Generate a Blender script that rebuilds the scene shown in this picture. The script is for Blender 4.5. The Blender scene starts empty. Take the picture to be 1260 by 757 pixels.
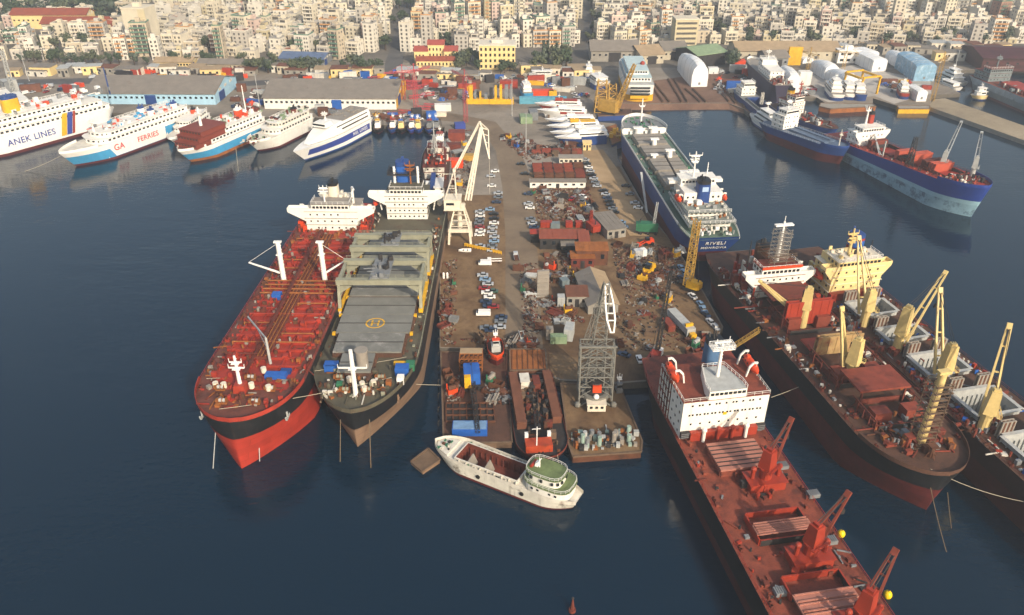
import bpy, math, random
from mathutils import Vector, Matrix
R = random.Random(11)
PI = math.pi
sc = bpy.context.scene
COL = sc.collection

# ---------------------------------------------------------------- camera
FPX = 975.0
PITCH = math.atan(583 / FPX)
CAM_H = 150.0
cam_d = bpy.data.cameras.new("camera")
cam = bpy.data.objects.new("camera", cam_d)
COL.objects.link(cam)
cam.location = (0, 0, CAM_H)
cam.rotation_euler = (PI / 2 - PITCH, 0, 0)
cam_d.sensor_width = 36
cam_d.lens = 36 * FPX / 1260
cam_d.clip_start = 1
cam_d.clip_end = 6000
sc.camera = cam
_c, _s = math.cos(PITCH), math.sin(PITCH)


def W(px, py, z=0.0):
    """survey: the point of the photograph (px, py) on the level plane of height z"""
    u = (px - 630) / FPX
    v = (378.5 - py) / FPX
    t = (z - CAM_H) / (-_s + v * _c)
    return Vector((u * t, (_c + v * _s) * t, z))


def V3(x, y, z):
    return Vector((x, y, z))


# ---------------------------------------------------------------- mesh builder
class MB:
    def __init__(s):
        s.v, s.f, s.m = [], [], []

    def add(s, vs, fs, m=0):
        o = len(s.v)
        s.v += [tuple(p) for p in vs]
        s.f += [tuple(i + o for i in f) for f in fs]
        s.m += [m] * len(fs)
        return s

    def box(s, c, d, rz=0.0, m=0, top=1.0, topy=None):
        """box centred at c with size d; the top face is scaled by top"""
        hx, hy, hz = d[0] / 2, d[1] / 2, d[2] / 2
        topy = top if topy is None else topy
        vs = []
        cr, sr = math.cos(rz), math.sin(rz)
        for z, kx, ky in ((-hz, 1, 1), (hz, top, topy)):
            for x, y in ((-hx, -hy), (hx, -hy), (hx, hy), (-hx, hy)):
                x2, y2 = x * kx, y * ky
                vs.append((c[0] + x2 * cr - y2 * sr, c[1] + x2 * sr + y2 * cr, c[2] + z))
        return s.add(vs, [(3, 2, 1, 0), (4, 5, 6, 7), (0, 1, 5, 4), (1, 2, 6, 5), (2, 3, 7, 6), (3, 0, 4, 7)], m)

    def bx(s, x0, x1, y0, y1, z0, z1, m=0):
        return s.box(((x0 + x1) / 2, (y0 + y1) / 2, (z0 + z1) / 2), (x1 - x0, y1 - y0, z1 - z0), 0, m)

    def frame(s, p, q):
        p, q = Vector(p), Vector(q)
        d = (q - p)
        d = d.normalized() if d.length > 1e-6 else Vector((0, 0, 1))
        a = Vector((0, 0, 1)) if abs(d.z) < .95 else Vector((0, 1, 0))
        u = d.cross(a).normalized()
        w = u.cross(d).normalized()
        return p, q, u, w

    def bar(s, p, q, w, h=None, m=0, w2=None, h2=None):
        h = w if h is None else h
        w2 = w if w2 is None else w2
        h2 = h if h2 is None else h2
        p, q, u, n = s.frame(p, q)
        vs = []
        for o, a, b in ((p, w / 2, h / 2), (q, w2 / 2, h2 / 2)):
            vs += [o - u * a - n * b, o + u * a - n * b, o + u * a + n * b, o - u * a + n * b]
        return s.add(vs, [(0, 1, 2, 3), (7, 6, 5, 4), (0, 4, 5, 1), (1, 5, 6, 2), (2, 6, 7, 3), (3, 7, 4, 0)], m)

    def cyl(s, p, q, r, r2=None, n=10, m=0):
        r2 = r if r2 is None else r2
        p, q, u, w = s.frame(p, q)
        vs = []
        for o, k in ((p, r), (q, r2)):
            for i in range(n):
                a = 2 * PI * i / n
                vs.append(o + u * math.cos(a) * k + w * math.sin(a) * k)
        fs = [(i, (i + 1) % n, n + (i + 1) % n, n + i) for i in range(n)]
        fs += [tuple(range(n - 1, -1, -1)), tuple(range(n, 2 * n))]
        return s.add(vs, fs, m)

    def path(s, pts, r, n=6, m=0):
        for a, b in zip(pts, pts[1:]):
            s.cyl(a, b, r, n=n, m=m)
        return s

    def prism(s, poly, z0, z1, m=0, mtop=None):
        n = len(poly)
        vs = [(p[0], p[1], z0) for p in poly] + [(p[0], p[1], z1) for p in poly]
        s.add(vs, [(i, (i + 1) % n, n + (i + 1) % n, n + i) for i in range(n)] + [tuple(range(n - 1, -1, -1))], m)
        return s.add([(p[0], p[1], z1) for p in poly], [tuple(range(n))], m if mtop is None else mtop)

    def loft(s, rings, m=0, closed=True, caps=True, ms=None):
        n = len(rings[0])
        o = [p for r in rings for p in r]
        fs = []
        mm = []
        for k in range(len(rings) - 1):
            for i in range(n if closed else n - 1):
                j = (i + 1) % n
                fs.append((k * n + i, k * n + j, (k + 1) * n + j, (k + 1) * n + i))
                mm.append(ms[k] if ms else m)
        if caps and closed:
            fs.append(tuple(range(n - 1, -1, -1)))
            mm.append(ms[0] if ms else m)
            fs.append(tuple((len(rings) - 1) * n + i for i in range(n)))
            mm.append(ms[-1] if ms else m)
        b = len(s.v)
        s.v += [tuple(p) for p in o]
        s.f += [tuple(i + b for i in f) for f in fs]
        s.m += mm
        return s

    def ball(s, c, r, n=10, k=6, m=0, sq=(1, 1, 1)):
        rings = []
        for j in range(k + 1):
            a = -PI / 2 + PI * j / k
            rr = max(math.cos(a), 0.02)
            rings.append([(c[0] + r * sq[0] * rr * math.cos(2 * PI * i / n), c[1] + r * sq[1] * rr * math.sin(2 * PI * i / n),
                           c[2] + r * sq[2] * math.sin(a)) for i in range(n)])
        return s.loft(rings, m)

    def lattice(s, p, q, w0, w1, n=8, t=.2, m=0, h0=None, h1=None, tb=None):
        """four chords with zig-zag bracing from p to q"""
        h0 = w0 if h0 is None else h0
        h1 = w1 if h1 is None else h1
        tb = t * .6 if tb is None else tb
        p, q, u, v = s.frame(p, q)

        def pt(k, i):
            f = k / n
            o = p.lerp(q, f)
            a, b = (w0 + (w1 - w0) * f) / 2, (h0 + (h1 - h0) * f) / 2
            sx, sy = ((-1, -1), (1, -1), (1, 1), (-1, 1))[i % 4]
            return o + u * a * sx + v * b * sy
        for i in range(4):
            s.bar(pt(0, i), pt(n, i), t, m=m)
            for k in range(n):
                a, b = (i, i + 1) if k % 2 == 0 else (i + 1, i)
                s.bar(pt(k, a), pt(k + 1, b), tb, m=m)
                s.bar(pt(k, i), pt(k, i + 1), tb, m=m)
        return s

    def rail(s, pts, h=1.1, t=.09, step=2.5, m=0):
        for a, b in zip(pts, pts[1:]):
            a, b = Vector(a), Vector(b)
            up = Vector((0, 0, h))
            s.bar(a + up, b + up, t, m=m)
            s.bar(a + up * .5, b + up * .5, t * .7, m=m)
            n = max(1, int((b - a).length / step))
            for i in range(n + 1):
                c = a.lerp(b, i / n)
                s.bar(c, c + up, t, m=m)
        return s

    def gable(s, x0, x1, y0, y1, z0, ze, zr, m=0, mr=0, axis='y', over=.5):
        """walls with a pitched roof; ridge along axis"""
        if axis == 'y':
            xm = (x0 + x1) / 2
            s.add([(x0, y0, z0), (x1, y0, z0), (x1, y0, ze), (xm, y0, zr), (x0, y0, ze),
                   (x0, y1, z0), (x1, y1, z0), (x1, y1, ze), (xm, y1, zr), (x0, y1, ze)],
                  [(0, 1, 2, 3, 4), (9, 8, 7, 6, 5), (0, 4, 9, 5), (1, 6, 7, 2)], m)
            for e in (x0 - over, x1 + over):
                k = (zr - ze) / ((x1 - x0) / 2)
                zl = ze - over * k
                a, b = [(e, y0 - over, zl), (xm, y0 - over, zr)], [(e, y1 + over, zl), (xm, y1 + over, zr)]
                lo = a + b[::-1]
                vs = [(p[0], p[1], p[2] + .03) for p in lo] + [(p[0], p[1], p[2] + .28) for p in lo]
                s.add(vs, [(0, 1, 2, 3), (4, 5, 6, 7), (0, 1, 5, 4), (1, 2, 6, 5), (2, 3, 7, 6), (3, 0, 4, 7)], mr)
        else:
            t = MB().gable(y0, y1, x0, x1, z0, ze, zr, m, mr, 'y', over)
            s.v, s.f, s.m, o = s.v, s.f, s.m, len(s.v)
            s.v += [(p[1], p[0], p[2]) for p in t.v]
            s.f += [tuple(i + o for i in f[::-1]) for f in t.f]
            s.m += t.m
        return s

    def build(s, name, mats, parent=None, smooth=False, loc=None, rz=0):
        me = bpy.data.meshes.new(name)
        me.from_pydata(s.v, [], s.f)
        if not isinstance(mats, (list, tuple)):
            mats = [mats]
        for k in mats:
            me.materials.append(k)
        if len(mats) > 1:
            me.polygons.foreach_set("material_index", s.m)
        if smooth:
            me.polygons.foreach_set("use_smooth", [True] * len(s.f))
            try:
                me.set_sharp_from_angle(angle=math.radians(35))
            except Exception:
                pass
        me.update()
        o = bpy.data.objects.new(name, me)
        COL.objects.link(o)
        if parent is not None:
            o.parent = parent
        if loc is not None:
            o.location = loc
        if rz:
            o.rotation_euler.z = rz
        return o


def tag(o, label, cat, group=None, kind=None):
    if label:
        o["label"] = label
    if cat:
        o["category"] = cat
    if group:
        o["group"] = group
    if kind:
        o["kind"] = kind
    return o


def thing(name, label, cat, loc=(0, 0, 0), rz=0.0, group=None):
    o = bpy.data.objects.new(name, None)
    o.empty_display_size = 2
    COL.objects.link(o)
    o.location = loc
    o.rotation_euler = (0, 0, rz)
    return tag(o, label, cat, group)


def struct(o):
    o["kind"] = "structure"
    return o


def dup(root, loc=None, rz=None, label=None, group=None):
    r = root.copy()
    COL.objects.link(r)
    if loc is not None:
        r.location = loc
    if rz is not None:
        r.rotation_euler = (0, 0, rz)
    if label:
        r["label"] = label
    if group:
        r["group"] = group
    for ch in list(root.children):
        c = ch.copy()
        COL.objects.link(c)
        c.parent = r
        for g in ch.children:
            d = g.copy()
            COL.objects.link(d)
            d.parent = c
    return r


def text(name, body, size, M, mat, parent, spacing=1.0, depth=.04):
    cu = bpy.data.curves.new(name, 'FONT')
    cu.body = body
    cu.size = size
    cu.align_x = 'CENTER'
    cu.align_y = 'CENTER'
    cu.extrude = depth
    cu.space_character = spacing
    cu.offset = size * .012
    cu.materials.append(mat)
    o = bpy.data.objects.new(name, cu)
    COL.objects.link(o)
    bpy.context.view_layer.update()
    me = bpy.data.meshes.new_from_object(o.evaluated_get(bpy.context.evaluated_depsgraph_get()))
    bpy.data.objects.remove(o)
    bpy.data.curves.remove(cu)
    me.name = name
    if not me.materials:
        me.materials.append(mat)
    o = bpy.data.objects.new(name, me)
    COL.objects.link(o)
    o.parent = parent
    o.matrix_local = M
    return o


# ---------------------------------------------------------------- materials
def lin(h):
    h = h.lstrip('#')
    out = []
    for i in (0, 2, 4):
        c = int(h[i:i + 2], 16) / 255
        out.append(c / 12.92 if c <= .04045 else ((c + .055) / 1.055) ** 2.4)
    return out


_mats = {}


def mat(name, col, rough=.6, var=.25, scale=.35, rust=0.0, streak=0.0, metal=0.0, bump=0.0, spec=.4, rustcol='#5a2f1c', fine=0.0, plate=0.0):
    """painted / weathered surface: colour mottled by noise, optional rust blotches and vertical streaks"""
    if name in _mats:
        return _mats[name]
    m = bpy.data.materials.new(name)
    m.use_nodes = True
    nt = m.node_tree
    N, L = nt.nodes, nt.links
    b = N["Principled BSDF"]
    b.inputs["Roughness"].default_value = rough
    b.inputs["Metallic"].default_value = metal
    b.inputs["Specular IOR Level"].default_value = spec
    c = lin(col) if isinstance(col, str) else list(col)
    tc = N.new("ShaderNodeTexCoord")
    n1 = N.new("ShaderNodeTexNoise")
    n1.inputs["Scale"].default_value = scale
    n1.inputs["Detail"].default_value = 6
    n1.inputs["Roughness"].default_value = .65
    L.new(tc.outputs["Object"], n1.inputs["Vector"])
    ramp = N.new("ShaderNodeValToRGB")
    ramp.color_ramp.elements[0].position = .3
    ramp.color_ramp.elements[1].position = .7
    k = var
    ramp.color_ramp.elements[0].color = (*[x * (1 - k) for x in c], 1)
    ramp.color_ramp.elements[1].color = (*[min(1, x * (1 + k * .7)) for x in c], 1)
    L.new(n1.outputs["Fac"], ramp.inputs["Fac"])
    cur = ramp.outputs["Color"]

    def blend(fac_out, lo, hi, col2, strength):
        nonlocal cur
        mr = N.new("ShaderNodeMapRange")
        mr.inputs["From Min"].default_value = lo
        mr.inputs["From Max"].default_value = hi
        mr.inputs["To Max"].default_value = strength
        L.new(fac_out, mr.inputs["Value"])
        mx = N.new("ShaderNodeMix")
        mx.data_type = 'RGBA'
        L.new(mr.outputs["Result"], mx.inputs["Factor"])
        L.new(cur, mx.inputs["A"])
        mx.inputs["B"].default_value = (*col2, 1)
        cur = mx.outputs["Result"]
    rc = lin(rustcol)
    if rust > 0:
        n2 = N.new("ShaderNodeTexNoise")
        n2.inputs["Scale"].default_value = .22
        n2.inputs["Detail"].default_value = 9
        n2.inputs["Roughness"].default_value = .72
        L.new(tc.outputs["Object"], n2.inputs["Vector"])
        th = .68 - .3 * rust
        blend(n2.outputs["Fac"], th, th + .12, rc, .85)
    if streak > 0:
        mp = N.new("ShaderNodeMapping")
        mp.inputs["Scale"].default_value = (.55, .55, .035)
        L.new(tc.outputs["Object"], mp.inputs["Vector"])
        n3 = N.new("ShaderNodeTexNoise")
        n3.inputs["Scale"].default_value = 1
        n3.inputs["Detail"].default_value = 7
        n3.inputs["Roughness"].default_value = .7
        L.new(mp.outputs["Vector"], n3.inputs["Vector"])
        blend(n3.outputs["Fac"], .55, .78, rc, streak)
    if plate > 0:      # shell plating: faint tone steps and seams, plates 9 m by 2.3 m
        sx = N.new("ShaderNodeSeparateXYZ")
        L.new(tc.outputs["Object"], sx.inputs[0])
        cx = N.new("ShaderNodeCombineXYZ")
        L.new(sx.outputs["Y"], cx.inputs["X"])
        L.new(sx.outputs["Z"], cx.inputs["Y"])
        br = N.new("ShaderNodeTexBrick")
        br.inputs["Scale"].default_value = 1
        br.inputs["Brick Width"].default_value = 9
        br.inputs["Row Height"].default_value = 2.3
        br.inputs["Mortar Size"].default_value = .07
        br.inputs["Mortar Smooth"].default_value = .3
        br.inputs["Color1"].default_value = (1 - plate * .7, 1 - plate * .7, 1 - plate * .7, 1)
        br.inputs["Color2"].default_value = (1 + plate * .5, 1 + plate * .5, 1 + plate * .5, 1)
        br.inputs["Mortar"].default_value = (1 - plate * 1.8, 1 - plate * 1.8, 1 - plate * 1.8, 1)
        L.new(cx.outputs[0], br.inputs["Vector"])
        mx = N.new("ShaderNodeMix")
        mx.data_type = 'RGBA'
        mx.blend_type = 'MULTIPLY'
        mx.inputs["Factor"].default_value = 1
        L.new(cur, mx.inputs["A"])
        L.new(br.outputs["Color"], mx.inputs["B"])
        cur = mx.outputs["Result"]
    if fine > 0:
        n4 = N.new("ShaderNodeTexNoise")
        n4.inputs["Scale"].default_value = 2.2
        n4.inputs["Detail"].default_value = 5
        L.new(tc.outputs["Object"], n4.inputs["Vector"])
        blend(n4.outputs["Fac"], .5, .72, [x * .35 for x in c], fine)
    L.new(cur, b.inputs["Base Color"])
    if bump > 0:
        bp = N.new("ShaderNodeBump")
        bp.inputs["Strength"].default_value = bump
        bp.inputs["Distance"].default_value = .3
        L.new(n1.outputs["Fac"], bp.inputs["Height"])
        L.new(bp.outputs["Normal"], b.inputs["Normal"])
    _mats[name] = m
    return m


M = {
    'white': mat('white_paint', '#e2ded4', .5, .07, .3, streak=.42, rustcol='#8a6a4c'),
    'clean': mat('clean_white_paint', '#e6e3dc', .45, .06, .3, streak=.22, rustcol='#a08c74'),
    'dirtywhite': mat('dirty_white_paint', '#cfc9bb', .6, .2, .3, rust=.25, streak=.45, rustcol='#6d4c34'),
    'cream': mat('cream_crane_paint', '#cfb678', .5, .15, .6, streak=.35, rustcol='#7d5a30'),
    'creamhouse': mat('cream_house_paint', '#e0c68a', .5, .08, .4, streak=.2, rustcol='#8a6a40'),
    'palecream': mat('pale_cream_paint', '#d8cdb8', .55, .12, .5, streak=.3, rustcol='#8b6f55'),
    'black': mat('black_hull_paint', '#1c1d20', .5, .3, .2, streak=.6, rustcol='#4a3328', plate=.25),
    'redhull': mat('red_antifouling', '#a03325', .5, .22, .15, streak=.4, rustcol='#5e211b', plate=.14),
    'brownhull': mat('brown_antifouling', '#7d6450', .65, .25, .15, streak=.6, rustcol='#4c3526', plate=.16),
    'darkred': mat('dark_red_antifouling', '#5c2220', .6, .3, .15, streak=.6, rustcol='#2f1f1e', plate=.2),
    'maroon': mat('maroon_hull', '#4a2020', .6, .3, .15, streak=.6, rustcol='#2a1a1c', plate=.2),
    'reddeck': mat('red_deck_paint', '#9c3323', .65, .35, .25, rust=.4, rustcol='#54261c', fine=.45),
    'reddeck2': mat('dull_red_deck_paint', '#83402d', .7, .35, .2, rust=.6, rustcol='#4d271d', fine=.45),
    'red': mat('signal_red_paint', '#963421', .5, .2, .4, streak=.25, rustcol='#5a2018'),
    'oxide': mat('red_oxide_primer', '#7d3827', .65, .3, .3, rust=.4, streak=.2, rustcol='#59261a'),
    'pinkred': mat('faded_red_hatch_paint', '#a86f5e', .7, .2, .25, rust=.3, rustcol='#7a3d30'),
    'orange': mat('orange_paint', '#d0451c', .45, .15, .5),
    'orangerust': mat('orange_rust', '#8f5526', .8, .35, .3, rust=.35, rustcol='#5c3116'),
    'rust': mat('rusty_steel', '#5f3a26', .8, .4, .35, rust=.4, rustcol='#38241b', fine=.3),
    'rustred': mat('red_rusty_steel', '#6b3022', .8, .4, .35, rust=.4, rustcol='#3a2019', fine=.3),
    'darksteel': mat('dark_steel', '#2e2b2a', .7, .4, .5, rust=.4, rustcol='#3a2a20'),
    'steel': mat('grey_steel', '#77797a', .6, .25, .5, rust=.2, rustcol='#5a4434'),
    'palesteel': mat('pale_grey_steel', '#a9aaa6', .55, .2, .5, rust=.15, streak=.3, rustcol='#6b5442'),
    'hatchgrey': mat('grey_hatch_cover', '#77766f', .65, .2, .2, rust=.15, streak=.0, rustcol='#6d6861', fine=.2),
    'hatchworn': mat('worn_grey_hatch_cover', '#75746d', .7, .25, .3, rust=.5, rustcol='#9a9690'),
    'olive': mat('olive_grey_crane_paint', '#8c8b77', .6, .2, .3, streak=.4, rustcol='#5a4a36'),
    'olivedeck': mat('olive_deck_paint', '#565141', .75, .3, .25, rust=.5, rustcol='#4b3527', fine=.3),
    'rustdeck': mat('rusty_brown_deck', '#563a2c', .8, .35, .25, rust=.5, rustcol='#38271f', fine=.4),
    'greendeck': mat('green_deck_paint', '#566b5d', .65, .25, .3, rust=.25, rustcol='#53473a'),
    'green': mat('green_paint', '#2f6b4c', .55, .2, .5, rust=.1),
    'palegreen': mat('pale_green_roof_paint', '#7f9270', .65, .25, .4, rust=.3, rustcol='#b4b39c'),
    'navy': mat('navy_hull_paint', '#23417c', .45, .2, .2, streak=.35, rustcol='#2c2f3c', plate=.15),
    'blue': mat('blue_paint', '#2459a6', .5, .2, .5, rust=.05),
    'royal': mat('royal_blue_paint', '#34448c', .45, .1, .5),
    'skyblue': mat('sky_blue_paint', '#3f92bf', .5, .12, .4, streak=.12),
    'cyanhull': mat('pale_blue_worn_antifouling', '#86a9b8', .6, .2, .25, rust=.62, rustcol='#33465c'),
    'cyanclean': mat('pale_blue_antifouling', '#8fb3c0', .6, .15, .25),
    'yellow': mat('yellow_paint', '#d8a51c', .5, .2, .5, rust=.12, rustcol='#7d5a20'),
    'ochre': mat('ochre_lattice_paint', '#b08a3c', .55, .25, .6, rust=.2, rustcol='#6b4a2a'),
    'glass': mat('dark_window_glass', '#1b2126', .15, .2, .5, spec=.6),
    'rubber': mat('tyre_rubber', '#161616', .85, .2, 1),
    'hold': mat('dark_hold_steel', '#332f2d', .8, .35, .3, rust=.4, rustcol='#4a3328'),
    'grey': mat('grey_ship_paint', '#6f7a7c', .55, .2, .3, streak=.4, rustcol='#5a4638'),
    'warmgrey': mat('warm_grey_plate', '#8d857a', .65, .2, .3, rust=.25, rustcol='#6a5744'),
    'concrete': mat('concrete', '#8f897e', .85, .2, .3, bump=.1),
    'roofgrey': mat('grey_sheet_roof', '#7d756b', .75, .18, .2, rust=.3, rustcol='#655246', fine=.15),
    'rooftan': mat('tan_sheet_roof', '#a08a6c', .75, .2, .2, rust=.35, rustcol='#7b6046'),
    'roofbrown': mat('brown_sheet_roof', '#6e4430', .75, .25, .3, rust=.4, rustcol='#4e2f20'),
    'roofred': mat('red_brown_sheet_roof', '#8a4630', .7, .22, .3, rust=.3, rustcol='#5a3322'),
    'tyreblack': mat('black_fender', '#111111', .8, .2, 1),
    'wrapwhite': mat('white_shrink_wrap', '#e6e6e4', .4, .06, .2, bump=.15),
    'wrapblue': mat('blue_white_tarpaulin', '#7ea4bd', .5, .35, .5, rust=.5, rustcol='#d8dfe2'),
    'rope': mat('pale_rope', '#a79d88', .8, .1, 1),
    'chain': mat('rusty_chain', '#6b5a44', .8, .2, 1),
    'timber': mat('weathered_timber', '#6a5644', .85, .3, .5, rust=.2),
}
# ================================================================ world, sun
SUN_EL, SUN_AZ = math.radians(29), math.radians(30)     # sun behind the camera, over its right shoulder
sun_dir = Vector((math.sin(SUN_AZ) * math.cos(SUN_EL), -math.cos(SUN_AZ) * math.cos(SUN_EL), math.sin(SUN_EL)))
w = bpy.data.worlds.new("World")
sc.world = w
w.use_nodes = True
sky = w.node_tree.nodes.new("ShaderNodeTexSky")
sky.sky_type = 'NISHITA'
sky.sun_disc = False
sky.sun_elevation = SUN_EL
sky.sun_rotation = math.atan2(sun_dir.x, sun_dir.y)
sky.dust_density = 4.0
sky.air_density = 1.3
w.node_tree.links.new(sky.outputs[0], w.node_tree.nodes["Background"].inputs[0])
w.node_tree.nodes["Background"].inputs[1].default_value = 0.13
sl = bpy.data.lights.new("sun", 'SUN')
sl.energy = 3.4
sl.angle = math.radians(.6)
sl.color = (1.0, .89, .74)
so = bpy.data.objects.new("sun", sl)
COL.objects.link(so)
so.rotation_euler = sun_dir.to_track_quat('Z', 'Y').to_euler()
so.location = (200, -300, 400)
sc.view_settings.view_transform = 'Standard'
sc.view_settings.look = 'None'
sc.view_settings.exposure = 0.5
sc.view_settings.gamma = 1
sc.cycles.use_denoising = True
sc.cycles.max_bounces = 5
sc.cycles.diffuse_bounces = 2
sc.cycles.glossy_bounces = 3
sc.cycles.volume_bounces = 0
sc.cycles.caustics_reflective = False
sc.cycles.caustics_refractive = False

# ================================================================ water
wm = bpy.data.materials.new('harbour_water')
wm.use_nodes = True
nt = wm.node_tree
b = nt.nodes["Principled BSDF"]
b.inputs["Base Color"].default_value = (.0006, .0125, .0275, 1)
b.inputs["Roughness"].default_value = .035
b.inputs["IOR"].default_value = 1.37
tc = nt.nodes.new("ShaderNodeTexCoord")
h = None
for scl, rot, strength in (((.05, .13, 1), .5, 1.0), ((.26, .6, 1), .3, .8), ((.9, 1.8, 1), -.2, .2)):
    mp = nt.nodes.new("ShaderNodeMapping")
    mp.inputs["Scale"].default_value = scl
    mp.inputs["Rotation"].default_value = (0, 0, rot)
    nt.links.new(tc.outputs["Object"], mp.inputs["Vector"])
    no = nt.nodes.new("ShaderNodeTexNoise")
    no.inputs["Scale"].default_value = 1
    no.inputs["Detail"].default_value = 4
    nt.links.new(mp.outputs["Vector"], no.inputs["Vector"])
    mu = nt.nodes.new("ShaderNodeMath")
    mu.operation = 'MULTIPLY'
    mu.inputs[1].default_value = strength
    nt.links.new(no.outputs["Fac"], mu.inputs[0])
    if h is None:
        h = mu.outputs[0]
    else:
        ad = nt.nodes.new("ShaderNodeMath")
        nt.links.new(h, ad.inputs[0])
        nt.links.new(mu.outputs[0], ad.inputs[1])
        h = ad.outputs[0]
bp = nt.nodes.new("ShaderNodeBump")
bp.inputs["Strength"].default_value = .35
bp.inputs["Distance"].default_value = .6
nt.links.new(h, bp.inputs["Height"])
nt.links.new(bp.outputs["Normal"], b.inputs["Normal"])
# calmer and rougher patches, as light wind leaves them
pn = nt.nodes.new("ShaderNodeTexNoise")
pn.inputs["Scale"].default_value = .012
pn.inputs["Detail"].default_value = 3
nt.links.new(tc.outputs["Object"], pn.inputs["Vector"])
mr = nt.nodes.new("ShaderNodeMapRange")
mr.inputs["From Min"].default_value = .35
mr.inputs["From Max"].default_value = .65
mr.inputs["To Min"].default_value = .1
mr.inputs["To Max"].default_value = .42
nt.links.new(pn.outputs["Fac"], mr.inputs["Value"])
nt.links.new(mr.outputs["Result"], bp.inputs["Strength"])
wat = MB().add([(-1500, -400, 0), (1500, -400, 0), (1500, 2600, 0), (-1500, 2600, 0)], [(0, 1, 2, 3)]).build("water", wm)
struct(wat)


# ================================================================ land
def ground_mat(name, cols, scale=.02, rough=.9, speck=.4, bump=.2):
    m = bpy.data.materials.new(name)
    m.use_nodes = True
    nt = m.node_tree
    N, L = nt.nodes, nt.links
    b = N["Principled BSDF"]
    b.inputs["Roughness"].default_value = rough
    b.inputs["Specular IOR Level"].default_value = .2
    tc = N.new("ShaderNodeTexCoord")
    n = N.new("ShaderNodeTexNoise")
    n.inputs["Scale"].default_value = scale
    n.inputs["Detail"].default_value = 10
    n.inputs["Roughness"].default_value = .68
    n.inputs["Distortion"].default_value = .6
    L.new(tc.outputs["Object"], n.inputs["Vector"])
    r = N.new("ShaderNodeValToRGB")
    els = r.color_ramp.elements
    while len(els) < len(cols):
        els.new(.5)
    for i, c in enumerate(cols):
        els[i].position = .3 + .4 * i / (len(cols) - 1)
        els[i].color = (*lin(c), 1)
    L.new(n.outputs["Fac"], r.inputs["Fac"])
    n2 = N.new("ShaderNodeTexNoise")
    n2.inputs["Scale"].default_value = .55
    n2.inputs["Detail"].default_value = 8
    n2.inputs["Roughness"].default_value = .75
    L.new(tc.outputs["Object"], n2.inputs["Vector"])
    mr = N.new("ShaderNodeMapRange")
    mr.inputs["From Min"].default_value = .5
    mr.inputs["From Max"].default_value = .7
    mr.inputs["To Max"].default_value = speck
    L.new(n2.outputs["Fac"], mr.inputs["Value"])
    mx = N.new("ShaderNodeMix")
    mx.data_type = 'RGBA'
    mx.blend_type = 'MULTIPLY'
    L.new(mr.outputs["Result"], mx.inputs["Factor"])
    L.new(r.outputs["Color"], mx.inputs["A"])
    mx.inputs["B"].default_value = (.35, .32, .3, 1)
    L.new(mx.outputs["Result"], b.inputs["Base Color"])
    bp = N.new("ShaderNodeBump")
    bp.inputs["Strength"].default_value = bump
    bp.inputs["Distance"].default_value = .3
    L.new(n2.outputs["Fac"], bp.inputs["Height"])
    L.new(bp.outputs["Normal"], b.inputs["Normal"])
    return m


G_yard = ground_mat('yard_concrete', ['#5d564e', '#857b6e', '#9a9083'], .02)
G_dirt = ground_mat('rusty_dirt', ['#44362a', '#67503a', '#80684c', '#5b4735'], .04, speck=.55)
G_road = ground_mat('worn_asphalt', ['#5f5143', '#776755', '#857560'], .03, speck=.2, bump=.05)
G_tan = ground_mat('sandy_ground', ['#8d7557', '#a88d6a', '#b59b79'], .03, speck=.15)
G_city = ground_mat('city_ground', ['#4c4a46', '#67625b', '#7c7468'], .02)
G_slip = ground_mat('slipway_ground', ['#574136', '#755a4a', '#8b7360'], .03)
G_street = ground_mat('street_asphalt', ['#4b4a4a', '#5b5957', '#66635f'], .03, speck=.1, bump=.05)
QZ = 2.5


def PX(pts, z=QZ):
    return [W(x, y, z) for x, y in pts]


# main land outline, from the western ferry quay round the long pier and the eastern yard
coast = PX([(-260, 141), (140, 139), (235, 142), (330, 144), (385, 144), (440, 153), (547, 156),
            (543, 230), (541, 300), (541, 428), (626, 430), (640, 452), (690, 468), (755, 472), (846, 466), (870, 440), (890, 402),
            (862, 352), (833, 305), (795, 257), (760, 195), (757, 152), (733, 150), (733, 130), (766, 127), (803, 128),
            (870, 127), (896, 127), (915, 134), (922, 140), (935, 120), (1005, 120), (1022, 131), (1074, 130), (1074, 121),
            (1103, 130), (1146, 130), (1146, 117), (1182, 115), (1146, 95), (1190, 86), (1520, 86)])
poly = [(p.x, p.y) for p in coast] + [(1400, 700), (1400, 2500), (-1400, 2500), (-1400, 520)]
land = MB().prism(poly, -8, QZ, 0, 1)
struct(land.build("ground", [mat('quay_wall', '#5c564d', .9, .3, .4, streak=.4, rustcol='#34302b'), G_yard]))
jet = [W(x, y, QZ) for x, y in [(1142, 131), (1150, 122), (1163, 121), (1275, 160), (1275, 178)]]
struct(MB().prism([(p.x, p.y) for p in jet], -8, QZ + .01, 0, 1).build("jetty_pavement", [M['concrete'], ground_mat('jetty_concrete', ['#75695a', '#94866f', '#a39580'], .03)]))


def sheet(name, pts, z, m, world=False):
    ps = pts if world else [(p.x, p.y) for p in PX(pts, z)]
    o = MB().prism(ps, z - .008, z).build(name, m)
    return struct(o)


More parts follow.
